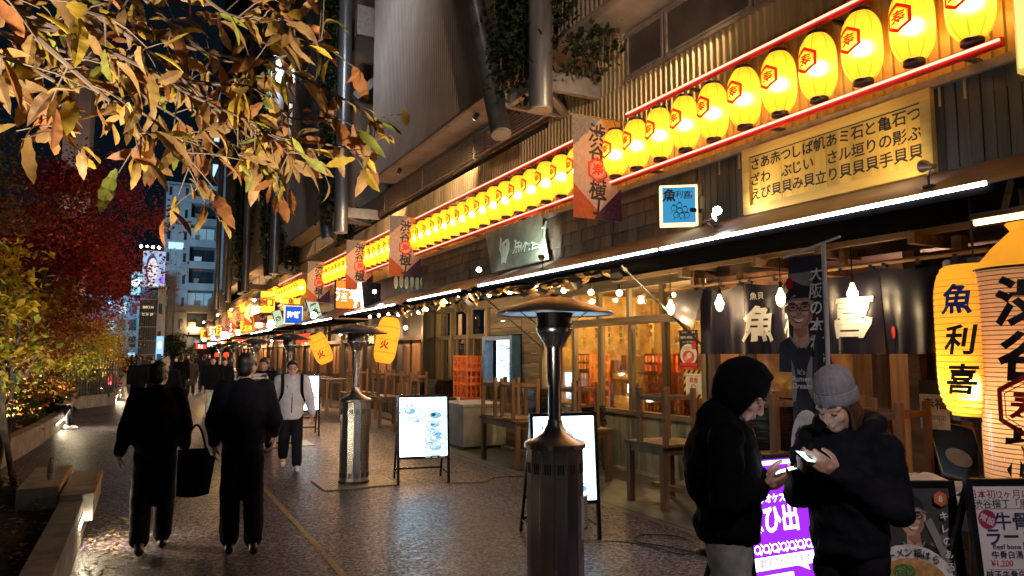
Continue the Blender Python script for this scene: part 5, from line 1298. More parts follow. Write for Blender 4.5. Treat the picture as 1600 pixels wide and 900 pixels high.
# notices on the window
t = T('notice', 'no smoking notice with a yellow and black striped border', 'notice', (6.7, 7.45, 1.22))
MB().box(6.722, 6.73, 7.27, 7.67, 1.2, 1.58).build('card', M['ink'], t)
d = Draw((6.7215, 7.67, 1.2), fx, fz); yl = mat('hazard_yellow', (.8, .5, .02), .6)
for i in range(4): a = i*.1; d.poly([(a, .32), (a+.05, .32), (a+.1, .38), (a+.05, .38)], yl); d.poly([(a, 0), (a+.05, 0), (a+.1, .06), (a+.05, .06)], yl)
for i in range(3): c = .07 + i*.1; d.poly([(0, c), (.05, c+.05), (.05, c+.1), (0, c+.05)], yl); d.poly([(.35, c), (.4, c+.05), (.4, c+.1), (.35, c+.05)], yl)
d.rect(.045, .055, .355, .33, M['white']); d.text("禁煙", .2, .24, .085, M['red_ink'], bold=.02); d.ring(.2, .13, .05, .012, M['red_ink'], 16); d.line([(.165, .165), (.235, .095)], .01, M['red_ink']); d.line([(.165, .13), (.235, .13)], .012, M['ink']); d.text("全席・店内・禁煙です", .2, .3, .028, M['ink']); d.text("NO SMOKING SPOT", .2, .07, .025, M['ink'])
d.done('print', t)
t = T('poster', 'small dark poster with a round red fish dish above the no smoking notice', 'poster', (6.7, 7.56, 1.62))
MB().box(6.722, 6.728, 7.38, 7.75, 1.62, 2.13).build('card', M['ink'], t)
d = Draw((6.7215, 7.75, 1.62), fx, fz); d.text("NEW ARRIVAL", .185, .41, .05, M['white'], bold=.02); d.text("冬の新メニュー登場", .185, .48, .03, M['white']); d.text("ぜひ一度ご賞味を", .185, .345, .03, M['white'])
d.ell(.185, .17, .17, .15, M['white']); d.ell(.185, .14, .12, .09, mat('dish_red', (.7, .1, .05), .6)); d.ell(.2, .16, .05, .04, wprint); d.ell(.14, .12, .04, .03, mat('dish_pink', (.8, .35, .25), .6)); d.text("とれたて", .185, .26, .05, M['ink'], bold=.01); d.ell(.3, .3, .045, .06, M['red_ink']); d.rect(.01, .01, .36, .06, M['red_ink'])
d.done('print', t)
# leaning board, flyer, white bench with bags at the right
t = T('leaning_board', 'framed dark board leaning by the door post at the right', 'board', (6.35, 3.65, .7))
P = [V((6.3, 4.0, 1.28)), V((6.25, 3.55, 1.15)), V((6.15, 3.35, .72)), V((6.2, 3.8, .75))]
ux, uy = (P[2]-P[3]).normalized(), (P[0]-P[3]).normalized()
b = MB(); n = ux.cross(uy); b.add(P + [p - n*.03 for p in P], [(3,2,1,0), (4,5,6,7), (0,1,5,4), (1,2,6,5), (2,3,7,6), (3,0,4,7)]); b.build('board', M['gloss_black'], t)
d = Draw(P[3] + n*.002, ux, uy, step=.001); d.line([(.02, .02), (.44, .02), (.44, .5), (.02, .5)], .012, mat('frame_brass', (.4, .26, .12), .4, .5), True); d.ell(.22, .2, .12, .08, grey_p); d.done('print', t)
t = T('flyer', 'pale blue paper flyer pinned beside the tall yellow lantern', 'flyer', (6.1, 3.72, 1.2)); d = Draw((6.1, 3.9, 1.15), (.15, -1, 0), fz); d.rect(0, 0, .24, .42, mat('flyer_paper', (.6, .68, .72), .7)); d.rect(.0, .3, .24, .42, hair_p); d.text("赤福", .12, .22, .1, M['ink'], bold=.02); d.text("期間限定", .12, .1, .045, bl_ink); d.done('sheet', t)
MB().beam((6.42, 3.66, 0), (6.42, 3.66, 2.85), .1, .09).build('door_post', M['beamwood'], bld)
t = T('white_bench', 'white topped bench with bags behind the poster stands', 'bench', (4.9, 3.0, 0))
MB().box(4.55, 5.5, 2.55, 3.45, .78, .83).build('top', mat('bench_white', (.6, .57, .53), .5, 0, .15), t); MB().box(4.6, 5.45, 2.6, 3.4, .7, .779).build('apron', wc, t)
for a in (4.65, 5.4):
    for c in (2.65, 3.35): MB().box(a-.03, a+.03, c-.03, c+.03, 0, .7).build('leg', M['darkwood'], t)
bagm = mat('bag_cloth', (.55, .5, .44), .8, 0, .25, 5, .4, 15)
for i, (x, y, s) in enumerate(((4.75, 3.1, .26), (4.95, 2.8, .22), (4.72, 2.78, .14))):
    t = T('cloth_bag', ['larger crumpled white bag with a dark strap on the bench', 'crumpled white bag with a dark strap nearest the big lanterns', 'small white bag at the front of the bench'][i], 'bag', (x, y, .83))
    b = MB(); b.sphere((0, 0, s*.28), (s, s*.8, s*.3), 18, 12); b.v = [tuple(V(p) * (1 + .22*MN.noise(V(p)*9 + V((i*7, 0, 0))))) for p in b.v]; b.v = [(p[0], p[1], max(0, p[2])) for p in b.v]
    b.build('bag_body', bagm, t, True, True); MB().tube([(-s*.8, 0, s*.2), (-s*.3, -.03, s*.55), (s*.3, 0, s*.56), (s*.9, .02, s*.12)], .014, 6).build('strap', M['ink'], t, True)
# cable with adapter on the ground
t = T('power_cable', 'black power cable with an adapter lying on the ground', 'cable', (4.3, 5.6, 0))
def spline(pts, n=8):
    P = [V(p) for p in pts]; out = []
    for i in range(len(P)-1):
        a, b_, c, e = P[max(i-1, 0)], P[i], P[i+1], P[min(i+2, len(P)-1)]
        for k in range(n):
            s = k/n; out.append(.5*((2*b_) + (c-a)*s + (2*a - 5*b_ + 4*c - e)*s*s + (3*b_ - a - 3*c + e)*s**3))
    return out + [P[-1]]
MB().tube(spline([(4.0, 5.75, .016), (4.2, 5.55, .016), (4.3, 5.3, .016), (4.35, 5.05, .016), (4.6, 5.1, .016), (4.75, 5.5, .016), (4.5, 5.75, .016), (4.25, 5.6, .02), (4.4, 5.3, .016), (4.55, 4.95, .016), (4.72, 4.8, .016), (5.0, 4.6, .016), (5.6, 4.6, .016)]), .007, 6).build('cord', M['wire'], t, smooth=True)
MB().obox((4.58, 4.92, .035), (.075, -.06, 0), (.02, .025, 0), (0, 0, .022)).build('adapter', M['gloss_black'], t); MB().obox((4.58, 4.92, .0575), (.035, -.028, 0), (.01, .012, 0), (0, 0, .0006)).build('label_sticker', M['white'], t)
t = T('power_cable', 'black cable trailing from the menu stand by the second heater', 'cable', (3.9, 9.3, 0)); MB().tube(spline([(3.9, 9.25, .012), (4.3, 9.1, .012), (4.6, 9.35, .012), (4.9, 9.3, .012), (5.3, 9.0, .016), (5.6, 9.2, .016)]), .007, 6).build('cord', M['wire'], t, smooth=True)
# bottle on the bench
t = T('water_bottle', 'clear plastic water bottle standing on the concrete bench', 'bottle', (-.79, 8.85, .5))
MB().lathe([(.02, 0), (.034, .006), (.034, .07), (.031, .08), (.034, .09), (.034, .15), (.03, .175), (.014, .2), (.013, .21)], 18).build('bottle_body', mat('bottle_plastic', (.5, .5, .5), .1, 0, .1, trans=.5), t, True, True)
MB().lathe([(.015, .208), (.015, .228), (.013, .23)], 14).build('cap', mat('cap_blue', (.1, .2, .4), .4), t, True); MB().lathe([(.0345, .07), (.0345, .125)], 18, caps=False).build('label_sticker', mat('bottle_label', (.5, .3, .24), .5), t, True)

# ================================================================= TREES AND SHRUBS
def leaf_mesh(name, L, W, kind, cols, fold=.25, curl=.2, serr=False):
    """one leaf: midrib along +x, two rows of blade faces, bent and folded"""
    n = 8 if serr else 5; vs = []; fs = []
    for i in range(n+1):
        u = i/n; w_ = W*.5*math.sin(PI*min(1, u*.96 + .03))**.75 * (1 if kind != 'obovate' else (.55 + .75*u)*(1.25 - .35*u))
        if u >= .999: w_ = 0.0005
        z = -curl*L*u*u; s_ = (1.12 if i % 2 else .9) if serr and 0 < i < n else 1
        vs += [(u*L, 0, z), (u*L - .02*L*(i % 2), w_*s_, z + fold*w_), (u*L - .02*L*(i % 2), -w_*s_, z + fold*w_)]
    for i in range(n):
        a, c = i*3, i*3+3; fs += [(a, c, c+1, a+1), (a, a+2, c+2, c)]
    me = bpy.data.meshes.new(name); me.from_pydata(vs, [], fs); me.materials.append(cols); me.polygons.foreach_set('use_smooth', [True]*len(fs)); return me
def leafmat(name, c, var=.35, c2=None):
    return mat(name, c, .55, 0, var, 9, .12, 60, rnd=.3, c2=c2, trans=.4, spec=.3)
ch_cols = [leafmat('leaf_brown', (.33, .16, .06), c2=(.48, .28, .1)), leafmat('leaf_amber', (.48, .23, .06), c2=(.58, .36, .1)), leafmat('leaf_yellow', (.6, .34, .03), c2=(.68, .46, .06)), leafmat('leaf_olive', (.2, .24, .04), c2=(.45, .42, .07)), leafmat('leaf_russet', (.36, .1, .035), c2=(.48, .2, .06))]
bark = mat('tree_bark', (.09, .065, .045), .85, 0, .4, 12, .5, 40)
twig_m = mat('twig_bark', (.14, .09, .06), .8, 0, .3, 12)
def rot_to(dirv, roll):
    d = V(dirv).normalized(); q = d.to_track_quat('X', 'Z'); return (q.to_matrix() @ Matrix.Rotation(roll, 3, 'X')).to_euler()
# --- foreground tree with long leaves, trunk left of the frame, limbs reaching over the path
t = T('foreground_tree', 'foreground tree branches with large brown and yellow leaves at the upper left', 'tree', (-2.2, 1.4, .3))
MB().tube(spline([(-2.2, 1.4, .2), (-2.15, 1.45, 1.2), (-2.0, 1.6, 2.2), (-1.9, 1.75, 3.2), (-1.95, 1.9, 4.6)]), [.13 - .002*i for i in range(33)], 10).build('trunk', bark, t, smooth=True)
R0 = random.Random(5)
lms = [leaf_mesh('leaf', .145, .047, 'obovate', c, R0.uniform(.1, .9), R0.uniform(-.1, .75), True) for c in ch_cols for _ in range(3)]
wts = [3.2]*3 + [3.4]*3 + [2.4]*3 + [1.1]*3 + [2.2]*3
limbs = [[(-0.52, 2.04, 2.73), (-0.29, 2.21, 2.70), (-0.08, 2.34, 2.68), (0.11, 2.46, 2.64), (0.32, 2.56, 2.60), (0.45, 2.66, 2.54)], [(-0.59, 2.35, 2.73), (-0.37, 2.41, 2.71), (-0.17, 2.55, 2.66), (0.01, 2.59, 2.57), (0.08, 2.51, 2.46)], [(-0.54, 2.57, 3.04), (-0.21, 2.65, 2.96), (0.11, 2.78, 2.93), (0.40, 2.85, 2.95), (0.60, 2.84, 2.89), (0.76, 2.83, 2.82), (0.83, 2.82, 2.77)], [(-0.46, 2.20, 2.88), (-0.12, 2.40, 2.80), (0.09, 2.54, 2.71), (0.22, 2.65, 2.66), (0.40, 2.65, 2.60), (0.56, 2.63, 2.59), (0.67, 2.60, 2.58)], [(-0.27, 2.83, 3.26), (0.04, 2.90, 3.15), (0.26, 2.92, 3.09), (0.44, 3.00, 3.10), (0.52, 2.97, 3.14)], [(-0.18, 2.39, 3.05), (0.00, 2.56, 2.94), (0.20, 2.69, 2.87), (0.37, 2.66, 2.89), (0.48, 2.62, 2.94), (0.55, 2.59, 2.98)], [(-0.52, 2.01, 2.51), (-0.38, 2.14, 2.56), (-0.29, 2.25, 2.57), (-0.22, 2.37, 2.55), (-0.24, 2.40, 2.45)], [(-0.60, 2.34, 2.46), (-0.41, 2.35, 2.53), (-0.34, 2.45, 2.60), (-0.24, 2.53, 2.71)], [(-0.28, 2.13, 2.62), (-0.15, 2.27, 2.55), (-0.07, 2.39, 2.52), (-0.03, 2.41, 2.46)], [(-0.23, 2.57, 2.89), (-0.03, 2.72, 2.80), (0.19, 2.85, 2.73), (0.36, 2.86, 2.63), (0.46, 2.86, 2.57)], [(-0.68, 2.92, 3.17), (-0.40, 2.99, 3.14), (-0.15, 3.02, 3.11), (0.03, 3.05, 3.06), (0.26, 3.18, 2.96)], [(-0.08, 2.12, 2.93), (0.08, 2.24, 2.90), (0.20, 2.35, 2.89), (0.32, 2.34, 2.89)], [(-0.61, 2.51, 2.89), (-0.40, 2.67, 2.86), (-0.25, 2.78, 2.89), (-0.03, 2.85, 2.74), (0.11, 2.87, 2.65), (0.16, 2.83, 2.42)], [(0.01, 2.54, 2.71), (0.17, 2.63, 2.75), (0.32, 2.61, 2.75), (0.47, 2.72, 2.70), (0.62, 2.68, 2.72)], [(-0.46, 1.76, 2.63), (-0.32, 1.89, 2.65), (-0.19, 1.92, 2.63), (-0.10, 2.02, 2.66)], [(-0.71, 3.10, 3.02), (-0.32, 3.17, 2.98), (-0.01, 3.20, 2.95), (0.30, 3.26, 2.73), (0.46, 3.25, 2.70)]]
leafspots = []
for pts in limbs:
    sp = spline(pts, 9); n = len(sp)
    MB().tube(sp, [.0075*(1 - .75*i/n) + .0012 for i in range(n)], 6).build('branch', twig_m, t, smooth=True)
    tw = MB()
    for i in range(3, n):
        p = sp[i]; dirv = (sp[i] - sp[i-1]).normalized()
        dens = .31 if i < n-3 else 1
        if R0.random() < dens:
            side = V((R0.gauss(0, 1), R0.gauss(0, 1), R0.gauss(-.15, .8))); side = (side - dirv*side.dot(dirv)).normalized()
            q = p + (dirv*.6 + side).normalized()*R0.uniform(.06, .2); tw.tube([p, (p+q)/2 + V((0, 0, .008)), q], [.003, .0022, .0015], 4)
            for k in range(R0.randint(1, 3)):
                o = V((R0.gauss(0, 1), R0.gauss(0, 1), R0.gauss(-.55, .6))); leafspots.append((q + V((R0.uniform(-.02, .02), R0.uniform(-.02, .02), R0.uniform(-.02, .02))), (q-p).normalized()*.8 + o*.75))
        if R0.random() < .3: leafspots.append((p, dirv*.6 + V((R0.gauss(0, 1), R0.gauss(0, 1), R0.gauss(-.5, .7)))))
    if tw.v: tag(tw.build('twig', twig_m, t), kind='stuff')
R0.shuffle(leafspots)
cnt = 0; stuff = MB(); sm_ = []
for p, dv in leafspots:
    me = R0.choices(lms, wts)[0]; sc = R0.uniform(.36, .95); eu = rot_to(dv, R0.uniform(-1.3, 1.3))
    if cnt < 298: share('leaf', me, t, p - base(t), eu, (sc, sc*R0.uniform(.75, 1.45), sc))
    else:
        mx = Matrix.Translation(p) @ eu.to_matrix().to_4x4() @ Matrix.Scale(sc, 4); m_ = me.materials[0]
        if m_ not in sm_: sm_.append(m_)
        stuff.k = sm_.index(m_); stuff.add([mx @ v.co for v in me.vertices], [tuple(f.vertices) for f in me.polygons])
    cnt += 1
if sm_: tag(stuff.build('leaf_mass', sm_, t), kind='stuff')
print('foreground leaves', cnt)
# --- generic trees: trunk, limbs, crown of leaf-sized faces in uneven clumps
def crown(name, parent, centre, rad, n, size, mats, seed, clumps=26, drop=0.2, flat=.75, thr=.5):
    R_ = random.Random(seed); b = MB(); c = V(centre); cl = []
    for _ in range(clumps):
        while True:
            v = V((R_.uniform(-1, 1), R_.uniform(-1, 1), R_.uniform(-1, 1)))
            if .3 < v.length < 1: break
        cl.append((c + V((v.x*rad[0], v.y*rad[1], v.z*rad[2])), R_.uniform(.14, .34), R_.randrange(len(mats))))
    for i in range(n):
        cc, rr, mi = R_.choice(cl); rm = sum(rad)/3*rr
        p = cc + V((R_.gauss(0, 1)*rm*.8, R_.gauss(0, 1)*rm*.8, R_.gauss(0, 1)*rm*flat*.7))
        s = size*R_.uniform(.55, 1.25); a = V((R_.gauss(0, 1), R_.gauss(0, 1), R_.gauss(-.3, .6))).normalized(); u = a.cross(V((R_.gauss(0, 1), R_.gauss(0, 1), R_.gauss(0, 1)))).normalized(); w_ = a.cross(u)
        b.k = mi if R_.random() < .75 else R_.randrange(len(mats))
        b.add([p, p + a*s*.45 + u*s*.3 + w_*s*.06, p + a*s - w_*s*.1, p + a*s*.45 - u*s*.3 + w_*s*.06], [(0, 1, 2, 3)])
    return tag(b.build(name, mats, parent), kind='stuff'), cl
def tree(name, label, loc, h, rad, centre, n, size, mats, seed, stems=1, group=None, cat='tree', clumps=26, r0=.08, flat=.75):
    t = T(name, label, cat, loc, 0, group); L0 = V(loc); R_ = random.Random(seed)
    o, cl = crown('crown', t, centre, rad, n, size, mats, seed, clumps, flat=flat)
    for k in range(stems):
        a = 2*PI*k/stems + R_.random(); q = V(centre) + V((math.cos(a)*rad[0]*.35*(stems > 1), math.sin(a)*rad[1]*.35*(stems > 1), -rad[2]*.1)); p = L0 + V((math.cos(a)*.12*(stems > 1), math.sin(a)*.12*(stems > 1), 0))
        MB().tube(spline([p, p + (q-p)*.3 + V((R_.uniform(-.1, .1), R_.uniform(-.1, .1), 0)), p + (q-p)*.65 + V((R_.uniform(-.15, .15), R_.uniform(-.15, .15), 0)), q], 4), [r0*(1 - .06*i) for i in range(13)], 7).build('trunk', bark, t, smooth=True)
    lb = MB()
    for cc, rr, mi in cl:
        p = L0 + (V(centre) - L0)*R_.uniform(.45, .95); lb.tube(spline([p, (p+cc)/2 + V((R_.uniform(-.2, .2), R_.uniform(-.2, .2), R_.uniform(0, .2))), cc], 4), [r0*.35*(1 - .1*i) for i in range(9)], 5)
    lb.build('limbs', bark, t, smooth=True)
    return t
maple = [leafmat('maple_red', (.3, .016, .022)), leafmat('maple_crimson', (.42, .03, .025)), leafmat('maple_dark', (.1, .012, .014)), leafmat('maple_rust', (.28, .045, .015))]
gold = [leafmat('gold_leaf', (.55, .36, .02)), leafmat('gold_green', (.3, .32, .03)), leafmat('gold_dull', (.38, .27, .04))]
rust = [leafmat('rust_leaf', (.42, .14, .02)), leafmat('rust_red', (.36, .07, .02)), leafmat('rust_gold', (.45, .26, .03)), leafmat('rust_green', (.14, .14, .03))]
dull = [leafmat('dull_olive', (.13, .11, .03)), leafmat('dull_brown', (.17, .1, .035)), leafmat('dull_green', (.08, .1, .03))]
green = [leafmat('hedge_green', (.05, .08, .02)), leafmat('hedge_yellow', (.34, .32, .03)), leafmat('hedge_dark', (.03, .045, .015))]
tree('red_maple', 'tall red maple with dark crimson leaves at the left', (-2.6, 17, .3), 6, (1.85, 2.4, 1.75), (-1.75, 17.2, 4.25), 26000, .085, maple, 3, 2, clumps=46, r0=.07, flat=.6)
tree('orange_maple', 'lower orange red maple under the crimson one', (-2.5, 15.5, .3), 4, (1.2, 1.5, .8), (-1.95, 15.6, 2.5), 9000, .07, rust, 9, 2, clumps=24, r0=.05, flat=.5)
tree('yellow_tree', 'small multi stemmed tree with yellow green leaves at the left edge', (-1.35, 9.9, .3), 3, (.42, .6, 1.0), (-1.3, 8.9, 2.15), 1500, .1, gold, 4, 3, clumps=30, r0=.04, flat=.9)
tree('yellow_shrub', 'bright yellow green shrub beyond the red maple', (-2.6, 24, .3), 3, (1.2, 1.8, 1.1), (-2.3, 24.5, 2.0), 9000, .09, [gold[1], gold[0], green[0], green[1]], 6, 2, clumps=28, r0=.05)
tree('rust_shrub', 'rusty brown shrub low behind the yellow tree', (-2.6, 13.0, .3), 2.2, (.9, 1.4, .75), (-2.1, 13.2, 1.3), 7000, .07, rust, 7, 3, clumps=24, r0=.03)
tree('olive_tree', 'dull olive brown tree with sparse leaves at the upper left', (-3.8, 11.5, .3), 5, (1.3, 1.6, 1.0), (-2.75, 11.6, 4.1), 6500, .075, dull, 8, 2, clumps=30, r0=.06, flat=.6)
tree('yellow_shrub', 'far yellow shrub over the slatted fence', (-1.9, 33, .3), 3, (1.3, 3, 1.3), (-1.8, 33.5, 2.1), 9000, .1, [gold[2], gold[0], green[1], rust[2]], 12, 2, clumps=26, r0=.05)
tree('low_shrub', 'dark green low shrub beside the seated person', (-2.4, 20.5, .3), 1, (.6, 1.6, .35), (-2.35, 20.5, .75), 3500, .06, green, 13, 3, clumps=18, r0=.015)
tree('low_shrub', 'dark green low shrub behind the far planter wall', (-1.9, 29.8, .3), 1, (.9, .9, .3), (-1.7, 30.2, .7), 3000, .07, green, 14, 3, clumps=16, r0=.015)
tree('dark_tree', 'dark round tree below the tall grey building', (2.9, 76, 0), 4, (1.3, 1.2, 1.5), (2.8, 76, 2.2), 1800, .25, green[:1] + green[2:], 15, 1, clumps=22, r0=.14)
tree('yellow_tree', 'distant yellow tree at the end of the left planters', (-2.4, 48, .3), 5, (1.6, 5, 2.2), (-2.3, 48, 3.0), 7000, .14, [gold[2], rust[2], green[1]], 16, 2, clumps=26, r0=.07)
# ground cover in the near planter
b = MB(); R_ = random.Random(3); gm = [green[0], green[2], gold[1]]
for i in range(2600):
    x, y = R_.uniform(-2.4, -.68), R_.uniform(4.5, 9.8)
    if x > -1.1 and 7.9 < y: continue
    z = .34 + R_.random()*.14; s = R_.uniform(.03, .07); a = R_.random()*7; b.k = R_.choices((0, 1, 2), (2, 4, 1))[0]
    u = V((math.cos(a), math.sin(a), R_.uniform(-.2, .8))).normalized(); v = V((-u.y, u.x, 0)); p = V((x, y, z)); b.add([p, p + u*s*.5 + v*s*.3, p + u*s, p + u*s*.5 - v*s*.3], [(0,1,2,3)])
tag(b.build('ground_cover', gm), 'low dark leafy ground cover in the near planter bed', 'ground cover', kind='stuff')
# vines on the facade columns
vine = [leafmat('vine_dark', (.016, .03, .012)), leafmat('vine_mid', (.035, .055, .018)), leafmat('vine_brown', (.09, .05, .02))]
def vines(x, y, z0, z1, wx, wy, n, label, seed, size=.12):
    t = T('hanging_vines', label, 'plant', (x, y, z0), 0, None); R_ = random.Random(seed); b = MB()
    hs = [(x + R_.uniform(-wx, wx), y + R_.uniform(-wy, wy), z0 + abs(R_.gauss(0, .18))*(z1-z0)) for _ in range(60)]
    for i in range(n):
        hx, hy, hz = R_.choice(hs); z = R_.uniform(hz, z1); p = V((hx + R_.gauss(0, .07), hy + R_.gauss(0, .1), z)); s = size*R_.uniform(.5, 1.2)
        a = V((R_.gauss(-.6, .6), R_.gauss(-.5, .6), R_.gauss(-.6, .5))).normalized(); u = a.cross(V((R_.gauss(0, 1), R_.gauss(0, 1), R_.gauss(0, 1)))).normalized(); b.k = R_.choices((0, 1, 2), (5, 3, 1))[0]
        b.add([p, p + a*s*.4 + u*s*.38, p + a*s, p + a*s*.4 - u*s*.38], [(0, 1, 2, 3)])
    tag(b.build('foliage', vine, t), kind='stuff')
    st = MB()
    for hx, hy, hz in hs[:24]: st.tube([(hx, hy, hz), (hx + .05, hy, (hz+z1)/2), (hx, hy, z1)], .008, 4)
    st.build('stem', twig_m, t)
vines(5.25, 9.5, 5.75, 9.5, .3, .8, 7500, 'leafy vines hanging between the nearest pair of columns', 1, .13)
vines(5.9, 8.6, 6.0, 8.5, .25, .45, 1500, 'vines hanging right of the nearest upright column', 2, .13)
vines(5.0, 21.7, 5.8, 14.5, .3, .6, 6000, 'dark vines climbing behind the second upright column', 3, .17)
vines(6.4, 24.5, 5.6, 7.2, .5, .9, 1800, 'vines spilling from the bracket of the second column', 4, .17)
vines(5.0, 33.6, 5.8, 16, .3, .8, 5000, 'dark vines between the third pair of columns', 5, .22)
vines(5.9, 33.5, 5.4, 7.4, .5, .9, 1500, 'vines spilling from the bracket of the third column', 6, .2)
vines(5.0, 43.6, 5.8, 18, .4, .9, 3500, 'dark vines between the fourth pair of columns', 7, .28)
# slatted fence, plant sign
t = T('slatted_fence', 'dark fence of upright slats behind the left planters', 'fence', (-2.2, 28.3, .3))
for i in range(26): MB().box(-2.9 + i*.085, -2.85 + i*.085, 29.2, 29.24, .3, 1.5 + .25*random.random()).build('slat', M['oldwood'], t)
MB().box(-2.95, -.7, 29.245, 29.29, .6, .67).box(-2.95, -.7, 29.245, 29.29, 1.2, 1.27).build('rail', M['darkwood'], t)
for i in range(2): 
    tt = T('support_pole', ['first', 'second'][i] + ' slanting support pole before the slatted fence', 'pole', (-1.3 + i*.25, 28.8, .3)); MB().tube([(-1.15 + i*.2, 28.7, .3), (-1.75 + i*.1, 28.9, 1.75)], .035, 7).build('pole', bark, tt)
t = T('plant_label', 'small grey label on a stake under the yellow tree', 'sign', (-1.75, 12.5, .3)); MB().box(-1.72, -1.53, 12.4, 12.41, 1.42, 1.55).build('plate', mat('label_plate', (.2, .24, .27), .5), t); MB().box(-1.64, -1.62, 12.41, 12.43, .3, 1.5).build('stake', M['steel_dark'], t); d = Draw((-1.72, 12.398, 1.42), (1, 0, 0), fz); d.line([(.02, .08), (.12, .08)], .015, M['white']); d.line([(.02, .045), (.1, .045)], .01, M['white']); d.ell(.165, .05, .012, .02, M['white']); d.done('print', t)
# uplights: one assumed under the branches, the rest added to brighten trees and shrubs
def uplight(loc, aim, e, label, col=(1, .9, .72), spot_=75):
    t = T('added_uplight', label, 'added uplight', loc); p = V(loc); a = (V(aim) - p).normalized()
    MB().tube([p - a*.1, p], .05, 12).build('lamp_head', M['steel_dark'], t); MB().tube([p + a*.001, p + a*.006], .045, 12).build('lens', em('added_uplight_lens', (1, .9, .7), 8), t); MB().tube([p - a*.05, V((p.x, p.y, p.z - .25))], .012, 6).build('stake', M['steel_dark'], t)
    lamp('SPOT', 'added_uplight_lamp', p + a*.02, e, col, t, aim=aim, size=.05, spot=spot_, blend=.7)
uplight((-.75, 1.3, .5), (-.1, 2.9, 3.2), 430, 'assumed uplight in the planter under the foreground branches', spot_=100)
uplight((-1.35, 7.0, .42), (-1.35, 9.0, 2.0), 130, 'added uplight in the planter brightening the yellow tree', spot_=70)
uplight((-2.05, 12.6, .42), (-1.9, 16.5, 3.6), 560, 'added unseen uplight in the planter brightening the red maple', (1, .85, .75), 80)  # added lamp, set out of frame, to brighten the maple
uplight((-1.5, 21.6, .42), (-2.2, 24.5, 2.0), 150, 'added uplight brightening the yellow shrub', spot_=80)
uplight((-1.2, 31.3, .42), (-1.8, 34, 2.2), 200, 'added uplight brightening the far yellow shrub', spot_=80)
uplight((-2.3, 10.2, .42), (-2.8, 11.6, 4.0), 60, 'added uplight brightening the olive tree', spot_=80)
# assumed floodlights, added to light the cladding, columns and facade
def assumed_flood(loc, aim, e, col, label, spot_=110, s=.16):
    t = T('floodlight', label, 'floodlight', loc); p = V(loc); a = (V(aim) - p).normalized(); u = a.cross(V((0, 0, 1))).normalized(); v = u.cross(a)
    MB().obox(p - a*.06, u*s, a*.05, v*s*.7).build('lamp_head', M['steel_dark'], t); MB().obox(p - a*.005, u*s*.9, a*.004, v*s*.6).build('lens', em('assumed_flood_lens', (.9, .95, 1), 12), t); MB().beam(p - a*.1, p - a*.1 + V((.3, 0, .1)), .05).build('arm', M['steel_dark'], t)
    lamp('SPOT', 'flood_lamp', p + a*.02, e, col, t, aim=aim, size=.12, spot=spot_, blend=.9)
assumed_flood((3.2, 8.7, 12.5), (5.6, 13.5, 9.0), 70, (1, .78, .6), 'assumed floodlight on the nearest column shining on the ribbed cladding', 130)
assumed_flood((3.2, 13.5, 12.5), (5.2, 22, 7.5), 600, (.75, .85, 1), 'assumed floodlight on the second column shining down the facade', 120)
assumed_flood((4.7, 31.5, 15), (6, 42, 6), 1500, (.75, .85, 1), 'assumed floodlight on the third column shining down the facade', 120)

# fill lamp added behind the camera for the lane, cladding and poster stands
t = T('added_fill_lamp', 'added fill lamp with three heads behind the viewpoint', 'fill lamp', (1.1, -1.6, 0))
MB().tube([(1.1, -1.6, 0), (1.1, -1.6, 4.6)], [.06, .045], 12).build('post', M['steel_dark'], t)
for k, (aim, e, c, sp) in enumerate((((4.5, 2.7, .8), 170, (1, .85, .86), 42), ((2.15, 13.5, 1.3), 1000, (1, .88, .86), 24), ((5.6, 14, 9.5), 1500, (1, .73, .54), 46))):
    p = V((.85 + .3*k, -1.5, 4.5)); a = (V(aim) - p).normalized()
    MB().tube([p - a*.22, p], .1, 14).build('lamp_head', M['steel_dark'], t); MB().tube([p + a*.001, p + a*.006], .09, 14).build('lens', em('fill_lamp_lens', (1, .92, .85), 10), t)
    MB().beam((1.1, -1.6, 4.5), p - a*.1, .03).build('arm', M['steel_dark'], t); lamp('SPOT', 'added_fill_light', p + a*.02, e, c, t, aim=aim, size=.09, spot=sp, blend=.8)

# ================================================================= FAR BUILDINGS
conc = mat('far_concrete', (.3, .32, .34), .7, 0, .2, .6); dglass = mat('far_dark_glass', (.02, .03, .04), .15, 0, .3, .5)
cyan_w = em('window_cyan', (.5, .8, 1), .5); warm_w = em('window_warm', (1, .75, .45), .9)
t = T('tall_building', 'tall grey building with stacked dark balconies beyond the lane', 'building', (3, 80, 0))
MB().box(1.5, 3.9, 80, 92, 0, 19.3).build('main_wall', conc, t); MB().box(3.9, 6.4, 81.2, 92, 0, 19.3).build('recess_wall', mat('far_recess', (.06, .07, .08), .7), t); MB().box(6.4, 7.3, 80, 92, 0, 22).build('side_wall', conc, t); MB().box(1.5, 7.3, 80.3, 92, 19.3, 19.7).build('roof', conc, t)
rz = random.Random(2)
for f in range(8):
    z = 1.5 + f*2.3
    MB().box(3.9, 6.4, 80.0, 81.2, z, z+.75).build('balcony', conc, t)
    wv = MB().box(4.0, 6.3, 81.1, 81.18, z+.8, z+2.1).build('window', dglass if f not in (2, 5) else mat('far_window_dim', (.1, .15, .18), .3, emit=(.4, .7, .9, .12)), t)
    for a in (4.7, 5.5): MB().box(a, a+.05, 81.05, 81.09, z+.8, z+2.1).build('frame', M['black'], wv)
    MB().box(4.05 + rz.random()*.6, 4.75 + rz.random()*.6, 80.5, 80.9, z+.76, z+1.3).build('air_unit', M['white'] if f == 4 else M['frame_grey'], t)
    for a in (1.75, 3.3): MB().box(a, a+.28, 79.96, 80, z+.6, z+1.5).build('window', dglass, t)
    MB().box(1.5, 3.9, 79.97, 80, z-.02, z+.02).build('floor_joint', M['frame_grey'], t)
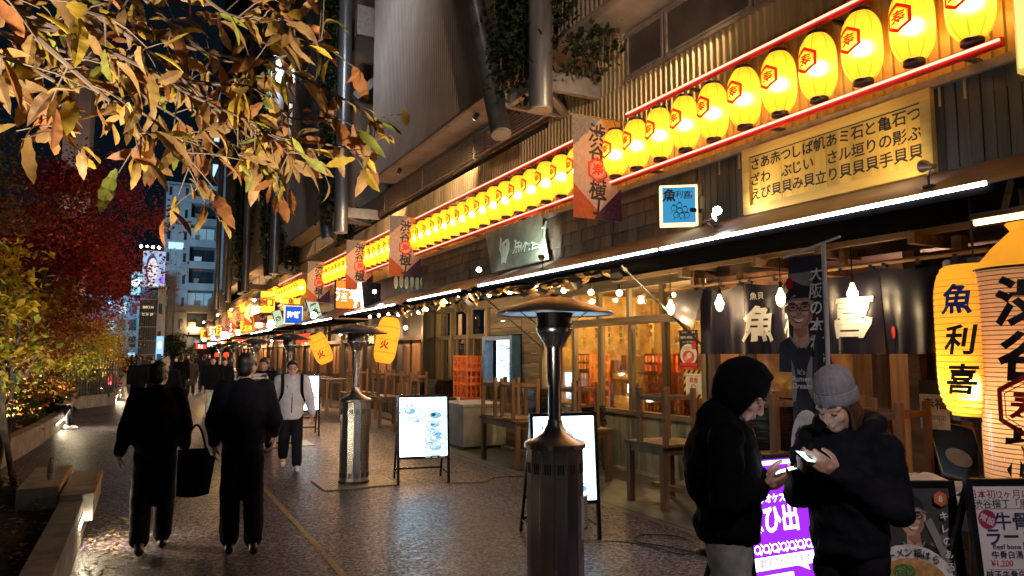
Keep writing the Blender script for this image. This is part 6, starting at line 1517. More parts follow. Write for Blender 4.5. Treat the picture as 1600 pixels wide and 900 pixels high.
for a in (2.1, 2.7): MB().box(a, a+.03, 79.975, 80, 0, 19.3).build('panel_joint', M['frame_grey'], t)
MB().box(1.9, 3.3, 79.9, 79.97, 12.6, 13.3).build('lit_band', cyan_w, t)
t = T('billboard_building', 'dark glass building carrying the bright face billboard', 'building', (.5, 63, 0))
MB().box(-.35, 1.55, 63, 72, 0, 7.4).build('body', dglass, t); MB().box(.9, 1.5, 62.9, 63, 0, 7.2).build('stair_wall', conc, t)
for i in range(6): MB().box(-.35, .9, 62.94, 63, .6 + i*1.1, .68 + i*1.1).build('floor_band', M['frame_grey'], t)
for i in range(9): MB().box(-.35 + i*.155, -.335 + i*.155, 62.93, 62.94, 0, 6).build('mullion', M['frame_grey'], t)
for z in (1.2, 2.8, 5.0): MB().box(1.0, 1.25, 62.86, 62.9, z, z+.8).build('window', dglass, t)
d = Draw((.95, 62.84, .9), (1, 0, 0), fz); d.rect(0, 0, .5, 2.3, em('poster_cyan', (.35, .65, .95), .5)); d.ell(.25, 1.6, .15, .3, em('poster_pale', (.8, .85, .95), 1)); d.rect(.05, .3, .4, .9, scr_d); d.done('side_poster', t)
d = Draw((-.25, 62.9, 4.6), (1, 0, 0), fz); d.text("BIRTH", .5, .9, .28, em('text_amber', (1, .8, .45), .4), bold=.02); d.text("ビル 2F", .5, .35, .25, MATS['text_amber'], bold=.02); d.done('lettering', t)
t = T('billboard', 'bright billboard with a pale drawn face on the glass building', 'billboard', (.5, 62, 7.2))
MB().box(-.28, 1.34, 62.1, 62.4, 7.0, 9.95).build('case', M['frame_grey'], t)
d = Draw((-.25, 62.09, 7.05), (1, 0, 0), fz, step=.004); bbm = em('billboard_pale', (.5, .68, 1), .34); bbk = em('billboard_dark', (.05, .06, .12), .6); bbs = em('billboard_skin', (.85, .76, .8), .45)
d.rect(0, 0, 1.56, 2.85, bbm); d.ell(.62, 1.45, .42, 1.15, bbk); d.ell(.68, 1.35, .36, .95, bbs); d.line([(.5, 1.65), (.58, 1.7), (.66, 1.65)], .05, bbk); d.line([(.78, 1.65), (.86, 1.7), (.93, 1.65)], .05, bbk); d.line([(.72, 1.6), (.78, 1.2), (.7, 1.15)], .03, em('billboard_line', (.55, .45, .5), 1)); d.line([(.6, .85), (.7, .8), (.82, .86)], .06, em('billboard_lip', (.5, .15, .25), .9))
d.poly([(.2, .1), (.6, .35), (.9, .3), (1.2, .1)], bbs); d.text("シブヤの夜景", 1.36, 1.85, .24, bbk, vertical=True); d.rect(1.2, .35, 1.48, .85, em('billboard_purple', (.2, .05, .4), 1.0)); d.done('printed_face', t)
for i in range(4):
    MB().beam((-.45 + i*.42, 61.2, 10.1), (-.3 + i*.42, 62.2, 9.9), .04).build('arm', M['black'], t); MB().sphere((-.45 + i*.42, 61.2, 10.1), .11, 8, 6).build('flood_lamp', em('flood_cool', (.7, .85, 1), 20), t)
lamp('SPOT', 'flood_light', (-3, 60, 8), 4800, (.32, .68, 1), t, aim=(3.6, 80, 10), size=.5, spot=80)
t = T('screen', 'bright cyan screen left of the face billboard', 'screen', (-.5, 70, 7)); MB().box(-1.15, .05, 70.05, 70.4, 6.95, 9.05).build('case', M['black'], t); d = Draw((-1.1, 70.04, 7.0), (1, 0, 0), fz, step=.004); d.rect(0, 0, 1.1, 2.0, em('screen_cyan', (.3, .75, 1), .5)); d.poly([(0, .5), (.5, .9), (1.1, .6), (1.1, 1.4), (0, 1.3)], em('screen_hot', (.75, .95, 1), 1.1)); d.line([(.1, 1.7), (.5, 1.6), (1, 1.75)], .1, scr_d); d.done('picture', t)
t = T('office_block', 'dim bluish block behind the left trees', 'building', (-2, 75, 0)); MB().box(-5, -.4, 72, 84, 0, 7).build('body', mat('far_block', (.12, .15, .18), .6, 0, .3, .5), t)
for i in range(5):
    for j in range(4): MB().box(-4.6 + i*.85, -4.0 + i*.85, 71.95, 72, .9 + j*1.5, 1.9 + j*1.5).build('window', cyan_w if (i*3+j) % 4 == 0 else dglass, t)
t = T('lit_storefront', 'low cyan lit storefront at the end of the lane', 'building', (0, 95, 0)); MB().box(-4, 5, 95, 100, 0, 3.6).build('body', conc, t); MB().box(-3.5, 1.2, 94.9, 95, .4, 2.6).build('shop_window', cyan_w, t)
for i in range(7): MB().box(-3.5 + i*.7, -3.45 + i*.7, 94.85, 94.9, .4, 2.6).build('mullion', M['black'], t)
lamp('POINT', 'storefront_lamp', (-.6, 88, 2.2), 500, (.5, .8, 1), t, size=.3)
t = T('slim_tower', 'pale slim tower with panel joints rising behind the branches at the left', 'building', (-3.7, 45, 0))
pk = mat('tower_panel', (.3, .22, .18), .7, 0, .2, .8)
for i in range(12):
    MB().box(-4.4, -3.83, 45, 48, i*1.9, i*1.9 + 1.88).build('panel', pk, t); MB().box(-3.81, -3.15, 45, 48, i*1.9, i*1.9 + 1.88).build('panel', pk, t)
MB().box(-4.42, -3.13, 48, 48.2, 0, 22.8).build('core', M['frame_grey'], t)
assumed_flood((-3.2, 40, 3.0), (-3.8, 45, 12), 1100, (1, .8, .68), 'assumed floodlight at the foot of the pale slim tower', 60)  # lamp assumed for the lit tower
t = T('grey_building', 'dark building seen between the far columns with lit cyan windows', 'building', (9, 110, 0))
MB().box(7.6, 14, 110, 125, 0, 40).build('body', conc, t)
for i in range(12):
    for j in range(3): MB().box(8.0 + j*1.9, 9.4 + j*1.9, 109.9, 110, 6 + i*2.7, 7.9 + i*2.7).build('window', cyan_w if (i + j) % 3 else dglass, t)
t = T('dark_block', 'dark unlit block behind the columns', 'building', (10, 64, 0)); MB().box(8.4, 16, 100.5, 106, 0, 60).build('body', mat('far_black', (.02, .022, .025), .7), t)

# ================================================================= PEOPLE
CLOUD = bpy.data.textures.new('cloth_folds', 'CLOUDS'); CLOUD.noise_scale = .09; CLOUD.noise_depth = 2
def remesh(name, mb, voxel, smooth=3, disp=0):
    me = mb.mesh(name); o = bpy.data.objects.new(name, me); COL.objects.link(o)
    m = o.modifiers.new('r', 'REMESH'); m.mode = 'VOXEL'; m.voxel_size = voxel
    if smooth: s = o.modifiers.new('s', 'SMOOTH'); s.factor = .5; s.iterations = smooth
    if disp: d = o.modifiers.new('d', 'DISPLACE'); d.texture = CLOUD; d.strength = disp; d.mid_level = .5
    r = bpy.data.meshes.new_from_object(o.evaluated_get(bpy.context.evaluated_depsgraph_get()))
    bpy.data.objects.remove(o); r.name = name; r.polygons.foreach_set('use_smooth', [True]*len(r.polygons)); return r
def cap(b, p, q, r1, r2, n=14):
    p, q = V(p), V(q); d = (q - p); d = d.normalized() if d.length > 1e-6 else V((0, 0, 1))
    b.tube([p - d*r1*.96, p - d*r1*.7, p - d*r1*.3, p, q, q + d*r2*.3, q + d*r2*.7, q + d*r2*.96], [r1*.25, r1*.71, r1*.95, r1, r2, r2*.95, r2*.71, r2*.25], n)
def ell(b, c, r, M3=None, n=20, m=14):
    s = MB().sphere((0, 0, 0), r, n, m); b.add([V(c) + (M3 @ V(v) if M3 else V(v)) for v in s.v], s.f)
def chain(b, pts, rs):
    for i in range(len(pts)-1): cap(b, pts[i], pts[i+1], rs[i], rs[i+1])
def hand(b, wrist, d, nrm, side, curl=.5, s=1.0, spread=.08):
    """palm, four unequal bent fingers and a thumb; nrm = way the palm faces, side = +1 when the thumb lies on d x nrm"""
    wrist, d, nrm = V(wrist), V(d).normalized(), V(nrm); nrm = (nrm - d*nrm.dot(d)).normalized(); x = d.cross(nrm)*side
    kn = []
    for i in range(4):
        off = x*(.03 - .0205*i)*s; k = wrist + d*(.088 - .004*abs(i-1))*s + off; kn.append(k)
        cap(b, wrist + off*.55 + d*.01*s, k, .0135*s, .0115*s, 10)
    ell(b, wrist + d*.05*s, (.022*s,)*3)
    for i, L in enumerate((.072, .08, .074, .058)):
        p = kn[i]; a = 0; fd = (d + x*(.5 - i*.33)*spread).normalized()
        for j, f in enumerate((.45, .32, .23)):
            a += curl*(.75 if j == 0 else .9); dd = fd*math.cos(a) + nrm*math.sin(a); q = p + dd*L*f*s*1.05
            cap(b, p, q, (.0098 - .0011*j)*s, (.0092 - .0012*j)*s, 10); p = q
    tb = wrist + d*.025*s + x*.024*s; t1 = tb + (d*.6 + x*.62 + nrm*.35).normalized()*.042*s; t2 = t1 + (d*.85 + x*.18 + nrm*.5).normalized()*.032*s; t3 = t2 + (d*.9 - x*.1 + nrm*.4).normalized()*.024*s
    chain(b, [tb, t1, t2, t3], [.0155*s, .0115*s, .0105*s, .0085*s])
def head(b, Mh, fine=True, s=1.0):
    """skull, face, jaw, nose, lips, ears and brow ridge in the head frame (y forward)"""
    M3 = Mh.to_3x3(); P = lambda x, y, z: Mh @ V((x*s, y*s, z*s)); E = lambda c, r: ell(b, P(*c), tuple(k*s for k in r), M3)
    E((0, -.012, .03), (.075, .094, .092)); E((0, .03, -.03), (.062, .066, .088)); E((0, .052, -.092), (.036, .036, .026)); E((0, .03, -.075), (.052, .05, .04))
    for x in (-1, 1):
        E((x*.04, .062, -.032), (.025, .026, .026)); E((x*.077, -.008, -.012), (.011, .02, .031)); E((x*.018, .087, .02), (.024, .014, .0115)); E((x*.048, .07, .02), (.02, .018, .012))
        if fine: E((x*.031, .078, -.004), (.0145, .0135, .0115)); E((x*.011, .105, -.043), (.009, .009, .008))
    cap(b, P(0, .09, .012), P(0, .113, -.036), .008*s, .0125*s, 10)
    if fine: E((0, .094, -.066), (.022, .01, .0062)); E((0, .092, -.077), (.018, .01, .0068))
SK = mat('skin', (.5, .29, .21), .5, 0, .06, 30, .05, 150, spec=.4)
SK2 = mat('skin_fair', (.64, .36, .26), .45, 0, .06, 30, .05, 150, spec=.4)
HAIR = mat('hair_black', (.012, .009, .008), .45, 0, .4, 60, .4, 90, (1, 1, .2)); HAIRB = mat('hair_brown', (.1, .045, .02), .45, 0, .4, 60, .3, 90, (1, 1, .2))
BLK = mat('jacket_black', (.006, .006, .008), .9, 0, .3, 6, .1, 120, spec=.1); BLK2 = mat('jacket_navy', (.007, .0075, .012), .8, 0, .3, 6, .12, 100, spec=.15); TRO = mat('trousers_black', (.011, .011, .015), .9, 0, .3, 6, .1, 160, spec=.1)
SHO = mat('shoe_black', (.012, .011, .011), .4); WSH = mat('shoe_white', (.55, .53, .5), .6); JEAN = mat('jeans_pale', (.5, .5, .46), .85, 0, .25, 9, .2, 220)
LTJ = mat('jacket_light', (.55, .53, .56), .65, 0, .1, 7, .1, 60)
def hm(c, pitch=0, yaw=0, roll=0):
    return Matrix.Translation(V(c)) @ Matrix.Rotation(yaw, 4, 'Z') @ Matrix.Rotation(pitch, 4, 'X') @ Matrix.Rotation(roll, 4, 'Y')
DEF = dict(hip=.93, kneeL=(-.1, .02, .5), kneeR=(.1, .02, .5), ankL=(-.11, -.02, .08), ankR=(.11, -.02, .08), shL=(-.19, 0, 1.41), shR=(.19, 0, 1.41), elL=(-.25, -.03, 1.13), elR=(.25, -.03, 1.13), wrL=(-.26, .06, .88), wrR=(.26, .06, .88), neck=(0, -.01, 1.45), head=(0, .02, 1.6), pitch=0, yaw=0, hdL=(-.02, .15, -1), hdR=(.02, .15, -1), hnL=(1, .2, 0), hnR=(-1, .2, 0), curlL=.4, curlR=.4, lean=(0, 0, 0), pel=(0, 0))
def person(label, loc, rz, scale=1.0, jm=BLK, tm=TRO, sm=SHO, hm_=HAIR, skin=SK, vox=.012, puff=1.0, hem=.78, hair='short', leg=1.0, group=None, disp=.012, fine=False, sit=False, coat=0, **J):
    j = dict(DEF); j.update(J); px, py = j['pel']; W = lambda k: V(j[k])
    b = MB(); Mh = hm(j['head'], j['pitch'], j['yaw'], j.get('roll', 0)); head(b, Mh, fine)
    hz = j['hip']; pel = V((px, py, hz)); nk = W('neck')
    cap(b, nk - V((0, 0, .08)), Mh @ V((0, -.02, -.06)), .056, .05); cap(b, pel, nk - V((0, 0, .15)), .1, .1)
    for s, k in ((-1, 'L'), (1, 'R')):
        chain(b, [W('sh'+k), W('el'+k), W('wr'+k)], [.042, .038, .026]); hand(b, W('wr'+k), j['hd'+k], j['hn'+k], j.get('thumb'+k, 1), j['curl'+k])
        hp = pel + V((s*.085, 0, -.02)); chain(b, [hp, W('knee'+k), W('ank'+k)], [.07, .05, .04]); cap(b, W('ank'+k), W('ank'+k) + V((0, .1, -.05)), .035, .03)
    ob = link('person', remesh('person', b, vox*(.55 if fine else .8), 1), skin); tag(ob, label, 'person', group)
    ob.location = loc; ob.rotation_euler.z = rz; ob.scale = (scale,)*3
    ch = lambda n, me, m: link(n, me, m, ob, True)
    # jacket
    b = MB(); ch_ = (W('shL') + W('shR'))/2; p_ = puff
    for i in range(10):
        f = i/9; c = V((px, py, hem + .13)).lerp(ch_ - V((0, 0, .05)), f); w_ = (.17 + .035*math.sin(f*PI))*(.9 + .1*p_) + .02*(p_-1) + (.015 if f > .6 else 0); d_ = (.125 + .03*math.sin(f*PI*.9))*p_
        ell(b, c, (w_, d_, .14))
    cap(b, W('shL') + V((.05, 0, -.03)), W('shR') + V((-.05, 0, -.03)), .085*p_, .085*p_); cap(b, nk - V((0, 0, .07)), nk + V((0, .005, .02)), .085, .068)
    cap(b, W('shL'), nk - V((0, 0, .02)), .07, .07); cap(b, W('shR'), nk - V((0, 0, .02)), .07, .07)
    for k in 'LR':
        wv = W('wr'+k) - (W('wr'+k) - W('el'+k)).normalized()*.02
        chain(b, [W('sh'+k), W('el'+k), wv], [.08*p_, .07*p_, .052*(.6 + .4*p_)])
    hs_ = .172*(.9 + .1*p_) + .02*(p_-1) + .012; hd_ = .132*p_ + .01
    q_ = MB().lathe([(.96, hem), (1, hem + .02), (1, hem + .22)], 28); b.add([(px + v[0]*hs_, py + v[1]*hd_, v[2]) for v in q_.v], q_.f)
    if coat: cap(b, (px-.06, py, hem - .1), (px-.07, py, hem - coat), .15, .16); cap(b, (px+.06, py, hem - .1), (px+.07, py, hem - coat), .15, .16)
    if j.get('extra'): j['extra'](b)
    ch('jacket', remesh('jacket', b, vox*1.1, 3, disp), jm)
    # trousers
    b = MB(); ell(b, pel + V((0, -.01, -.0)), (.165, .125, .13))
    for s, k in ((-1, 'L'), (1, 'R')):
        hp = pel + V((s*.085, 0, -.03)); kn = W('knee'+k); an = W('ank'+k) + (kn - W('ank'+k)).normalized()*.055
        chain(b, [hp, kn, an], [.1*leg**.5, .078*leg, .07*leg])
    ch('trousers', remesh('trousers', b, vox*1.1, 3, disp*.9), tm)
    for k in 'LR':
        b = MB(); a = W('ank'+k); dr = j.get('foot'+k, (0, 1, 0)); dv = V(dr).normalized(); a = a + V((0, 0, -.035))
        cap(b, a - dv*.06, a + dv*.15 + V((0, 0, -.008)), .045, .037); cap(b, a - dv*.03 + V((0, 0, .035)), a + dv*.04 + V((0, 0, .02)), .048, .042)
        ch('shoe', remesh('shoe', b, .012, 2), sm)
    # hair
    if hair:
        b = MB(); M3 = Mh.to_3x3(); E = lambda c, r: ell(b, Mh @ V(c), r, M3)
        E((0, -.022, .048), (.084, .098, .09)); E((0, -.05, -.01), (.078, .062, .075)); E((0, .045, .09), (.062, .05, .03))
        for s in (-1, 1): E((s*.066, .02, .045), (.018, .045, .045))
        if hair == 'long': E((0, -.06, -.08), (.085, .05, .12)); E((0, -.075, -.18), (.08, .04, .1)); E((-.065, .0, -.08), (.025, .04, .1)); E((.065, .0, -.08), (.025, .04, .1))
        ch('hair', remesh('hair', b, vox*.8 if fine else vox, 2, .006), hm_)
    if fine or j.get('face'):
        f = MB(); M3 = Mh.to_3x3()
        for s in (-1, 1): f.add(*_arc(Mh, [(s*.014, .0985, .029), (s*.032, .094, .034), (s*.05, .08, .03)], .0045))
        ch('eyebrows', f.mesh('eyebrows'), hm_)
        f = MB()
        for s in (-1, 1): f.add(*_arc(Mh, [(s*.018, .0905, -.006), (s*.031, .0935, -.0105), (s*.045, .086, -.007)], .0028))
        ch('eyelashes', f.mesh('eyelashes'), HAIR)
        f = MB(); f.add(*_arc(Mh, [(-.021, .0995, -.0705), (0, .1045, -.0705), (.021, .0995, -.0705)], .0042)); ch('mouth', f.mesh('mouth'), mat('lips', (.36, .12, .1), .45))
    return ob, Mh
def _arc(Mh, pts, r):
    t = MB().tube([Mh @ V(p) for p in spline(pts, 3)], r, 6); return t.v, t.f
def phone(label, c, ux, uy, e, col=(.6, .9, 1), white=False):
    """phone held in two hands: long axis uy, screen facing ux x uy"""
    c, ux, uy = V(c), V(ux).normalized(), V(uy); uy = (uy - ux*uy.dot(ux)).normalized(); n = ux.cross(uy)
    t = T('phone', label, 'phone', c)
    MB().obox(c, ux*.037, uy*.076, n*.004).build('case', mat('phone_case_pale', (.6, .6, .62), .4) if white else M['gloss_black'], t)
    d = Draw(c - ux*.034 - uy*.073 + n*.0042, ux, uy); d.rect(0, 0, .068, .146, em('phone_screen_' + label[:4], col, e)); d.rect(.015, .05, .05, .09, scr_d); d.rect(.01, .11, .058, .12, scr_g)
    d.done('screen', t)
    MB().obox(c + ux*.02 + uy*.055 - n*.006, ux*.012, uy*.014, n*.002).build('camera_bump', M['gloss_black'], t)
    return t

# ---- the hooded man
mp_, mr = V((2.61, 2.68, 0)), math.radians(-135)
def hood_extra(b):
    ell(b, (0, -.08, 1.24), (.2, .13, .24)); ell(b, (0, -.01, .96), (.215, .16, .12)); cap(b, (0, -.06, 1.45), (0, -.02, 1.5), .1, .09)
man, MhM = person('man in a black hooded jacket and pale jeans looking down at his phone', mp_, mr, 1.0, BLK, JEAN, SHO, HAIR, SK2, .011, 1.08, .89, None, 1.12, fine=True, disp=.036,
    elL=(-.26, .0, 1.12), elR=(.26, .0, 1.12), wrL=(-.1, .18, 1.18), wrR=(.11, .16, 1.17), hdL=(.3, .9, .18), hdR=(-.3, .9, .2), hnL=(.75, -.1, .7), hnR=(-.75, -.1, .7), curlL=.5, curlR=.45, thumbL=-1, thumbR=1,
    head=(0, .1, 1.6), pitch=-.62, yaw=-.05, neck=(0, .0, 1.46), extra=hood_extra)
# hood: a shell open at the face
def hood(Mh, ob, m, r=(.125, .15, .155), open_=1.02, axis=(0, 1, -.12), cen=(0, -.03, .02), name='hood'):
    ax = V(axis).normalized(); s1 = ax.cross(V((0, 0, 1))).normalized(); s2 = s1.cross(ax); b = MB(); c = V(cen)
    def fn(u, v, k=1.0):
        al = open_ + (PI - open_)*v; t = 2*PI*u; d = ax*math.cos(al) + (s1*math.cos(t) + s2*math.sin(t))*math.sin(al)
        f = 1 + .05*MN.noise(d*3) + (.03 if v < .06 else 0)
        return Mh @ (c + V((d.x*r[0], d.y*r[1], d.z*r[2]))*f*k)
    b.grid(fn, 40, 22); b.grid(lambda u, v: fn(u, 1 - v, .9), 40, 22); b.grid(lambda u, v: fn(u, 0, .9 + .1*v), 40, 2)
    o = link(name, b.mesh(name), m, ob, True, True); return o
hood(MhM, man, BLK)
b = MB(); M3 = MhM.to_3x3()
b.lathe([(.088, .022), (.09, .05), (.088, .075), (.075, .115), (.04, .14), (.0, .148)], 30, fn=lambda a, z: 1 + .012*math.sin(a*30))
link('knit_cap', (lambda me: (me.transform(MhM @ Matrix.Translation((0, -.012, .0)) @ Matrix.Scale(1.1, 4, (0, 1, 0))), me)[1])(b.mesh('knit_cap')), TRO, man, True, True)
zp = mat('zip_metal', (.5, .5, .48), .3, .8); link('zip', MB().tube(spline([(.0, .12, 1.42), (.0, .15, 1.28), (.005, .155, 1.1), (0, .155, .99), (0, .145, .91)], 6), .0045, 6).mesh('zip'), zp, man, True)
link('zip_pull', MB().beam((0, .128, 1.43), (.004, .14, 1.39), .009).mesh('zip_pull'), mat('zip_brass', (.6, .4, .08), .3, .8), man, True)
link('hood_cord', MB().tube(spline([(.05, .1, 1.44), (.055, .135, 1.36), (.052, .145, 1.3)], 5), .004, 6).mesh('hood_cord'), TRO, man, True)
W2 = lambda p, loc, rz: Matrix.Translation(loc) @ Matrix.Rotation(rz, 4, 'Z') @ V(p)
D2 = lambda p, rz: Matrix.Rotation(rz, 3, 'Z') @ V(p)
phone("man's phone held flat with its screen lighting his face", W2((.0, .285, 1.235), mp_, mr), D2((1, 0, 0), mr), D2((0, .9, .3), mr), 5, (.85, .9, 1), True)
# ---- the woman in the knit cap
wp_, wr = V((3.09, 2.36, 0)), math.radians(98)
GREY_KNIT = mat('knit_grey', (.26, .24, .26), .9, 0, .15, 40, .3, 90)
woman, MhW = person('woman in a grey knit cap and bulky black jacket holding her phone', wp_, wr, .985, BLK2, TRO, SHO, HAIRB, SK2, .011, 1.1, .86, None, 1.0, fine=True, disp=.042,
    shL=(-.18, 0, 1.38), shR=(.18, 0, 1.38), elL=(-.25, .02, 1.1), elR=(.25, .03, 1.1), wrL=(-.08, .23, 1.275), wrR=(.09, .24, 1.27), hdL=(.3, .75, .42), hdR=(-.35, .75, .4), hnL=(.8, -.3, .4), hnR=(-.8, -.3, .4), curlL=.6, curlR=.55, thumbL=-1, thumbR=1,
    head=(0, .07, 1.575), pitch=-.42, yaw=-.02, neck=(0, .0, 1.44))
b = MB(); ag = 28
b.lathe([(.093, .012), (.099, .02), (.1, .05), (.098, .072), (.092, .076)], 112, caps=False, fn=lambda a, z: 1 + .016*math.sin(a*ag)); b.lathe([(.09, .07), (.093, .1), (.09, .13), (.075, .165), (.045, .19), (.012, .2), (0, .201)], 112, caps=False, fn=lambda a, z: 1 + .014*math.sin(a*ag)*(1 if z < .17 else .5))
me = b.mesh('knit_cap'); me.transform(MhW @ Matrix.Translation((0, -.014, .0)) @ Matrix.Rotation(.12, 4, 'X') @ Matrix.Scale(1.12, 4, (0, 1, 0))); link('knit_cap', me, GREY_KNIT, woman, True, True)
b = MB()
for s in (-1, 1):
    for k in range(5): b.tube([MhW @ V(p) for p in spline([(s*.07, .03 - k*.012, .03), (s*(.082 + .004*k), .02 - k*.014, -.04), (s*.078, .03 - k*.012, -.1), (s*.07, .015 - k*.01, -.15)], 5)], [.011]*15 + [.004], 6)
ell(b, MhW @ V((0, -.06, -.06)), (.07, .05, .09), MhW.to_3x3()); link('hair', b.mesh('hair'), HAIRB, woman, True, True)
b = MB()
for i in range(9):   # folded hood lying behind the neck, and high collar
    a = -1.9 + 3.8*i/8; cap(b, (math.sin(a)*.12, -.03 - math.cos(a)*.1, 1.44 + .03*math.cos(a)), (math.sin(a+.3)*.13, -.04 - math.cos(a+.3)*.12, 1.48 + .02*math.cos(a)), .055, .05)
link('hood', remesh('hood', b, .013, 3, .02), BLK2, woman, True)
phone("woman's phone with its cyan screen tilted toward her", W2(V((.0, .335, 1.34))*.985, wp_, wr), D2((.8, 0, .55), wr), D2((.1, .95, .3), wr), 2.6, (.5, .85, 1))

# ---- the two men walking away
def bulk(b):
    ell(b, (0, -.02, 1.0), (.215, .15, .16)); ell(b, (0, -.03, 1.2), (.215, .15, .22))
p1, _ = person('left one of the two men walking away, carrying a black tote bag', (.15, 7.38, 0), .05, 1.0, BLK, TRO, SHO, HAIR, SK, .014, 1.15, .88, 'short', 1.28, disp=.022, kneeL=(-.11, .08, .5), ankL=(-.12, -.12, .1), kneeR=(.1, .06, .52), ankR=(.1, .16, .08), shL=(-.18, 0, 1.41), shR=(.18, 0, 1.41), elL=(-.27, -.04, 1.14), wrL=(-.32, .02, .9), elR=(.25, -.02, 1.14), wrR=(.27, .08, .92), extra=bulk, yaw=-.45, head=(.0, .03, 1.6))
t = T('tote_bag', 'black cloth tote bag hanging from the left walking man\'s hand', 'bag', (.48, 7.28, .48))
me_ = MB(); me_.grid(lambda u, v: (-.15 + .3*u + .05*(v-.5)*u, .05*math.sin(u*PI)*math.sin(v*PI*.9) + .012*math.sin(u*9+v*4), .02 + .42*v - .07*(u > .8)*v - .02*math.sin(u*PI)*(1-v)), 14, 12); me_.grid(lambda u, v: (.15 - .3*u + .05*(v-.5)*(1-u), -.05*math.sin(u*PI)*math.sin(v*PI*.9) - .012, .02 + .42*v - .07*(u < .2)*v - .02*math.sin(u*PI)*(1-v)), 14, 12)
me_.build('bag_body', TRO, t, True, True)
for s in (-1, 1): MB().tube(spline([(-.1, s*.02, .42), (-.06, s*.015, .58), (.0, 0, .66), (.05, s*.015, .58), (.09, s*.02, .42)], 5), .011, 6).build('handle', TRO, t, True)
p2, _ = person('right one of the two men walking away, taller, in a bulky black coat', (.86, 6.98, 0), -.06, 1.045, BLK2, TRO, SHO, HAIR, SK, .014, 1.2, .86, 'short', 1.3, disp=.022, kneeL=(-.1, .1, .5), ankL=(-.1, .04, .08), kneeR=(.11, .04, .5), ankR=(.11, -.14, .1), elL=(-.28, -.05, 1.15), wrL=(-.26, .1, .94), elR=(.28, -.04, 1.14), extra=bulk, wrR=(.3, .14, 1.0), yaw=-.3)
p1.scale = (.92, .96, 1.0); p2.scale = (.93, .98, 1.045)
# ---- man in the light jacket
def open_collar(b): cap(b, (-.07, .03, 1.47), (.07, .03, 1.47), .045, .045); cap(b, (-.1, -.04, 1.46), (.1, -.04, 1.46), .05, .05)
p3, Mh3 = person('man in a pale grey jacket, glasses and black trousers walking toward the camera', (2.1, 11.46, 0), math.radians(172), .985, LTJ, TRO, WSH, HAIR, SK2, .012, 1.14, .8, 'short', 1.12, disp=.014, face=True, kneeL=(-.09, .12, .5), ankL=(-.1, .1, .08), kneeR=(.1, .04, .52), ankR=(.1, -.2, .18), footR=(0, .9, -.35), elL=(-.27, -.04, 1.13), wrL=(-.32, .08, .88), elR=(.27, -.06, 1.13), wrR=(.3, -.02, .88), extra=open_collar)
g_ = MB()
for s in (-1, 1): g_.tube([Mh3 @ V((s*.033 + .024*math.cos(a), .104, -.003 + .018*math.sin(a))) for a in [2*PI*k/12 for k in range(13)]], .0025, 5, False); g_.tube([Mh3 @ V((s*.057, .1, .0)), Mh3 @ V((s*.08, .0, .0))], .002, 5)
link('glasses', g_.mesh('glasses'), M['black'], p3, True)
link('zip', MB().tube(spline([(0, .135, 1.36), (0, .165, 1.2), (0, .165, 1.0), (0, .14, .84)], 5), .008, 6).mesh('zip'), BLK, p3, True)
link('shirt', MB().sphere((0, .075, 1.42), (.055, .06, .075), 12, 8).mesh('shirt'), mat('shirt_pale', (.6, .5, .47), .8), p3, True, True)
b = MB()
for s in (-1, 1): b.tube(spline([(s*.13, -.12, 1.44), (s*.15, .03, 1.5), (s*.145, .13, 1.4), (s*.15, .14, 1.22), (s*.19, .04, 1.08)], 6), .024, 8)
t = T('backpack', 'black backpack worn by the man in the pale grey jacket', 'backpack', (2.1, 11.46, 0), math.radians(172)); t.scale = (.985,)*3
b.build('strap', BLK, t, True, True); q = MB(); ell(q, (0, -.22, 1.2), (.15, .1, .22)); q.build('bag_body', BLK, t, True, True)
link('jacket_pocket', MB().box(.07, .08, .148, .152, 1.22, 1.34).mesh('jacket_pocket'), BLK, p3, True)
# ---- others close by
person('person in a white and black striped jacket half hidden behind the taller walking man', (1.75, 13.3, 0), math.radians(165), .98, mat('jacket_stripe', (.03, .03, .035), .6, 0, .1, 3, c2=(.6, .56, .54), stretch=(1, 1, 6), lo=.52, hi=.55), TRO, SHO, HAIR, SK2, .02, 1.1, face=True)
person('person in a dark jacket with pale shoulder stripes beside the white striped one', (2.02, 13.75, 0), math.radians(150), 1.0, MATS['jacket_navy'], TRO, SHO, HAIR, SK, .02, 1.15)
person('man in a black coat and pale trousers facing the camera beyond the walking men', (1.86, 22.6, 0), math.radians(185), 1.0, BLK, JEAN, SHO, HAIR, SK2, .02, 1.1, .75, face=True)
person('person in black walking just behind the black coated man facing the camera', (2.35, 24.2, 0), math.radians(170), .96, BLK, TRO, SHO, HAIR, SK2, .024)
person('person with long dark hair and a long dark coat walking away on the left', (-.1, 25.5, 0), .1, .98, BLK, TRO, SHO, HAIR, SK, .022, 1.15, .8, 'long', coat=.3)
person('person in a white hat seen over the left walking man\'s head', (.42, 15.8, 0), 0, 1.0, BLK, TRO, SHO, mat('hat_white', (.5, .45, .4), .8), SK, .02, 1.1)
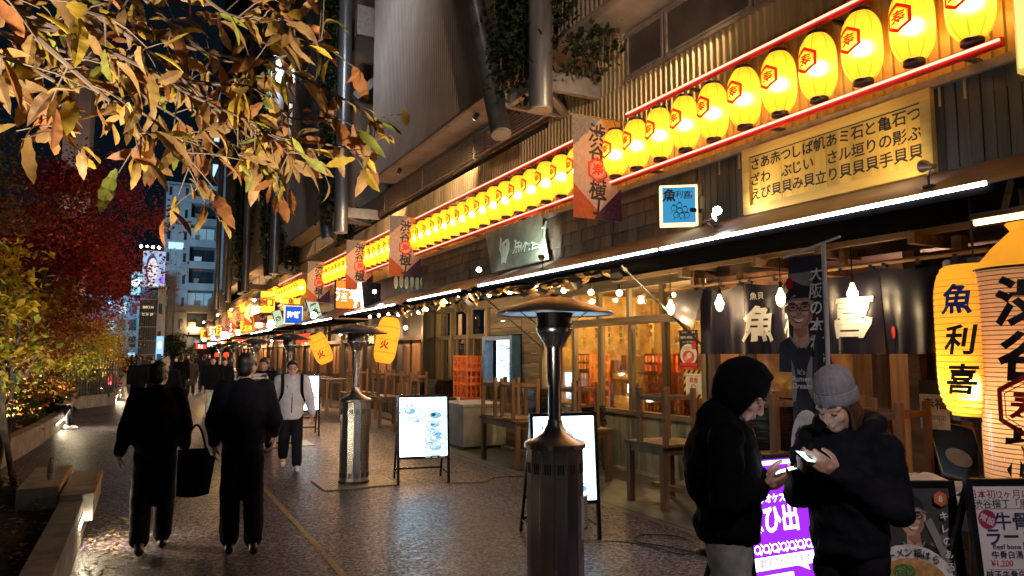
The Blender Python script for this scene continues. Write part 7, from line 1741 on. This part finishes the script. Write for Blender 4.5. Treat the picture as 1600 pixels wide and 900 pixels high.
# seated people
SIT = dict(hip=.52, kneeL=(-.1, .42, .5), kneeR=(.1, .42, .5), ankL=(-.12, .42, .09), ankR=(.1, .5, .09), shL=(-.19, 0, 1.0), shR=(.19, 0, 1.0), elL=(-.24, .08, .76), elR=(.24, .08, .76), wrL=(-.1, .32, .66), wrR=(.1, .32, .66), neck=(0, .03, 1.05), head=(0, .07, 1.2), hdL=(.4, .8, -.2), hdR=(-.4, .8, -.2))
person('seated person in black with white sneakers, half hidden by the planter shrubs', (-1.95, 20.1, 0), math.radians(-95), 1.0, BLK, TRO, WSH, HAIR, SK, .018, 1.15, .5, **SIT)
p4, m4 = person('person in a red coat, white scarf and cream hat sitting at the left planters', (-.98, 31.8, 0), math.radians(-80), .97, mat('coat_red', (.42, .02, .025), .7), mat('trousers_cream', (.5, .42, .33), .8), WSH, mat('hat_cream', (.55, .48, .4), .85), SK2, .02, 1.1, .5, **SIT)
q = MB(); ell(q, (0, .06, 1.07), (.12, .12, .07)); ell(q, (0, .15, .93), (.06, .04, .13)); link('scarf', remesh('scarf', q, .02, 2), MATS['hat_cream'], p4, True)
# ---- crowd down the lane: six built once, the rest copied with their parts
var = []
looks = [(BLK, TRO, 'short', 0, 0), (BLK2, TRO, 'long', .25, 0), (mat('coat_grey', (.018, .018, .02), .85), TRO, 'short', 0, 180), (BLK, JEAN, 'long', 0, 180), (mat('coat_brown', (.03, .02, .015), .85), TRO, 'short', .2, 0), (BLK2, TRO, 'short', 0, 170)]
lane = [(1.3, 29), (2.9, 30.5), (3.3, 31), (.4, 33), (1.9, 33.5), (.9, 36), (2.6, 36.5), (-.2, 37), (3.6, 37.5), (1.5, 39), (.3, 41), (2.2, 41.5), (3.1, 42.5), (-.3, 43.5), (1.0, 44), (4.0, 44.5), (.5, 47), (1.8, 47.5), (2.9, 48), (-.5, 46), (3.8, 49), (1.2, 51), (.1, 52), (2.4, 53), (-.7, 54), (3.3, 55), (1.6, 57), (.7, 58), (-.2, 60), (2.6, 61), (3.9, 62), (1.1, 64), (-1.0, 63), (2.0, 66), (-.4, 67), (3.2, 68), (.6, 71), (-1.4, 70), (1.7, 73), (-.9, 75)]
R_ = random.Random(21)
for i, (x, y) in enumerate(lane):
    k = i % 6; jm, tm, hr, co, rot = looks[k]; rr = math.radians(rot + R_.uniform(-15, 15)); sc = R_.uniform(.93, 1.05)
    G = 'pedestrians in the crowd far down the lane'; lab = nth(i//6) + ' nearest ' + ['black clad pedestrian walking away in the distant crowd', 'long haired pedestrian in a dark coat in the distant crowd', 'pedestrian in a dark grey coat coming nearer in the distant crowd', 'long haired pedestrian in pale trousers in the distant crowd', 'pedestrian in a dark brown coat in the distant crowd', 'navy clad pedestrian coming nearer in the distant crowd'][k]
    if i < 6:
        st = R_.uniform(.06, .16)
        o, _ = person(lab, (x, y, 0), rr, sc, jm, tm, SHO, HAIR, SK2, .03, 1.1, .8, hr, 1.05, G, 0, coat=co, kneeL=(-.1, st, .5), ankL=(-.1, st*.6, .08), ankR=(.1, -st, .1), elL=(-.24, .05, 1.14), wrL=(-.22, .2, .95)); var.append(o)
    else:
        o = copy_tree(var[k]); o.location = (x, y, 0); o.rotation_euler.z = rr; o.scale = (sc,)*3; o['label'] = lab; o['group'] = G
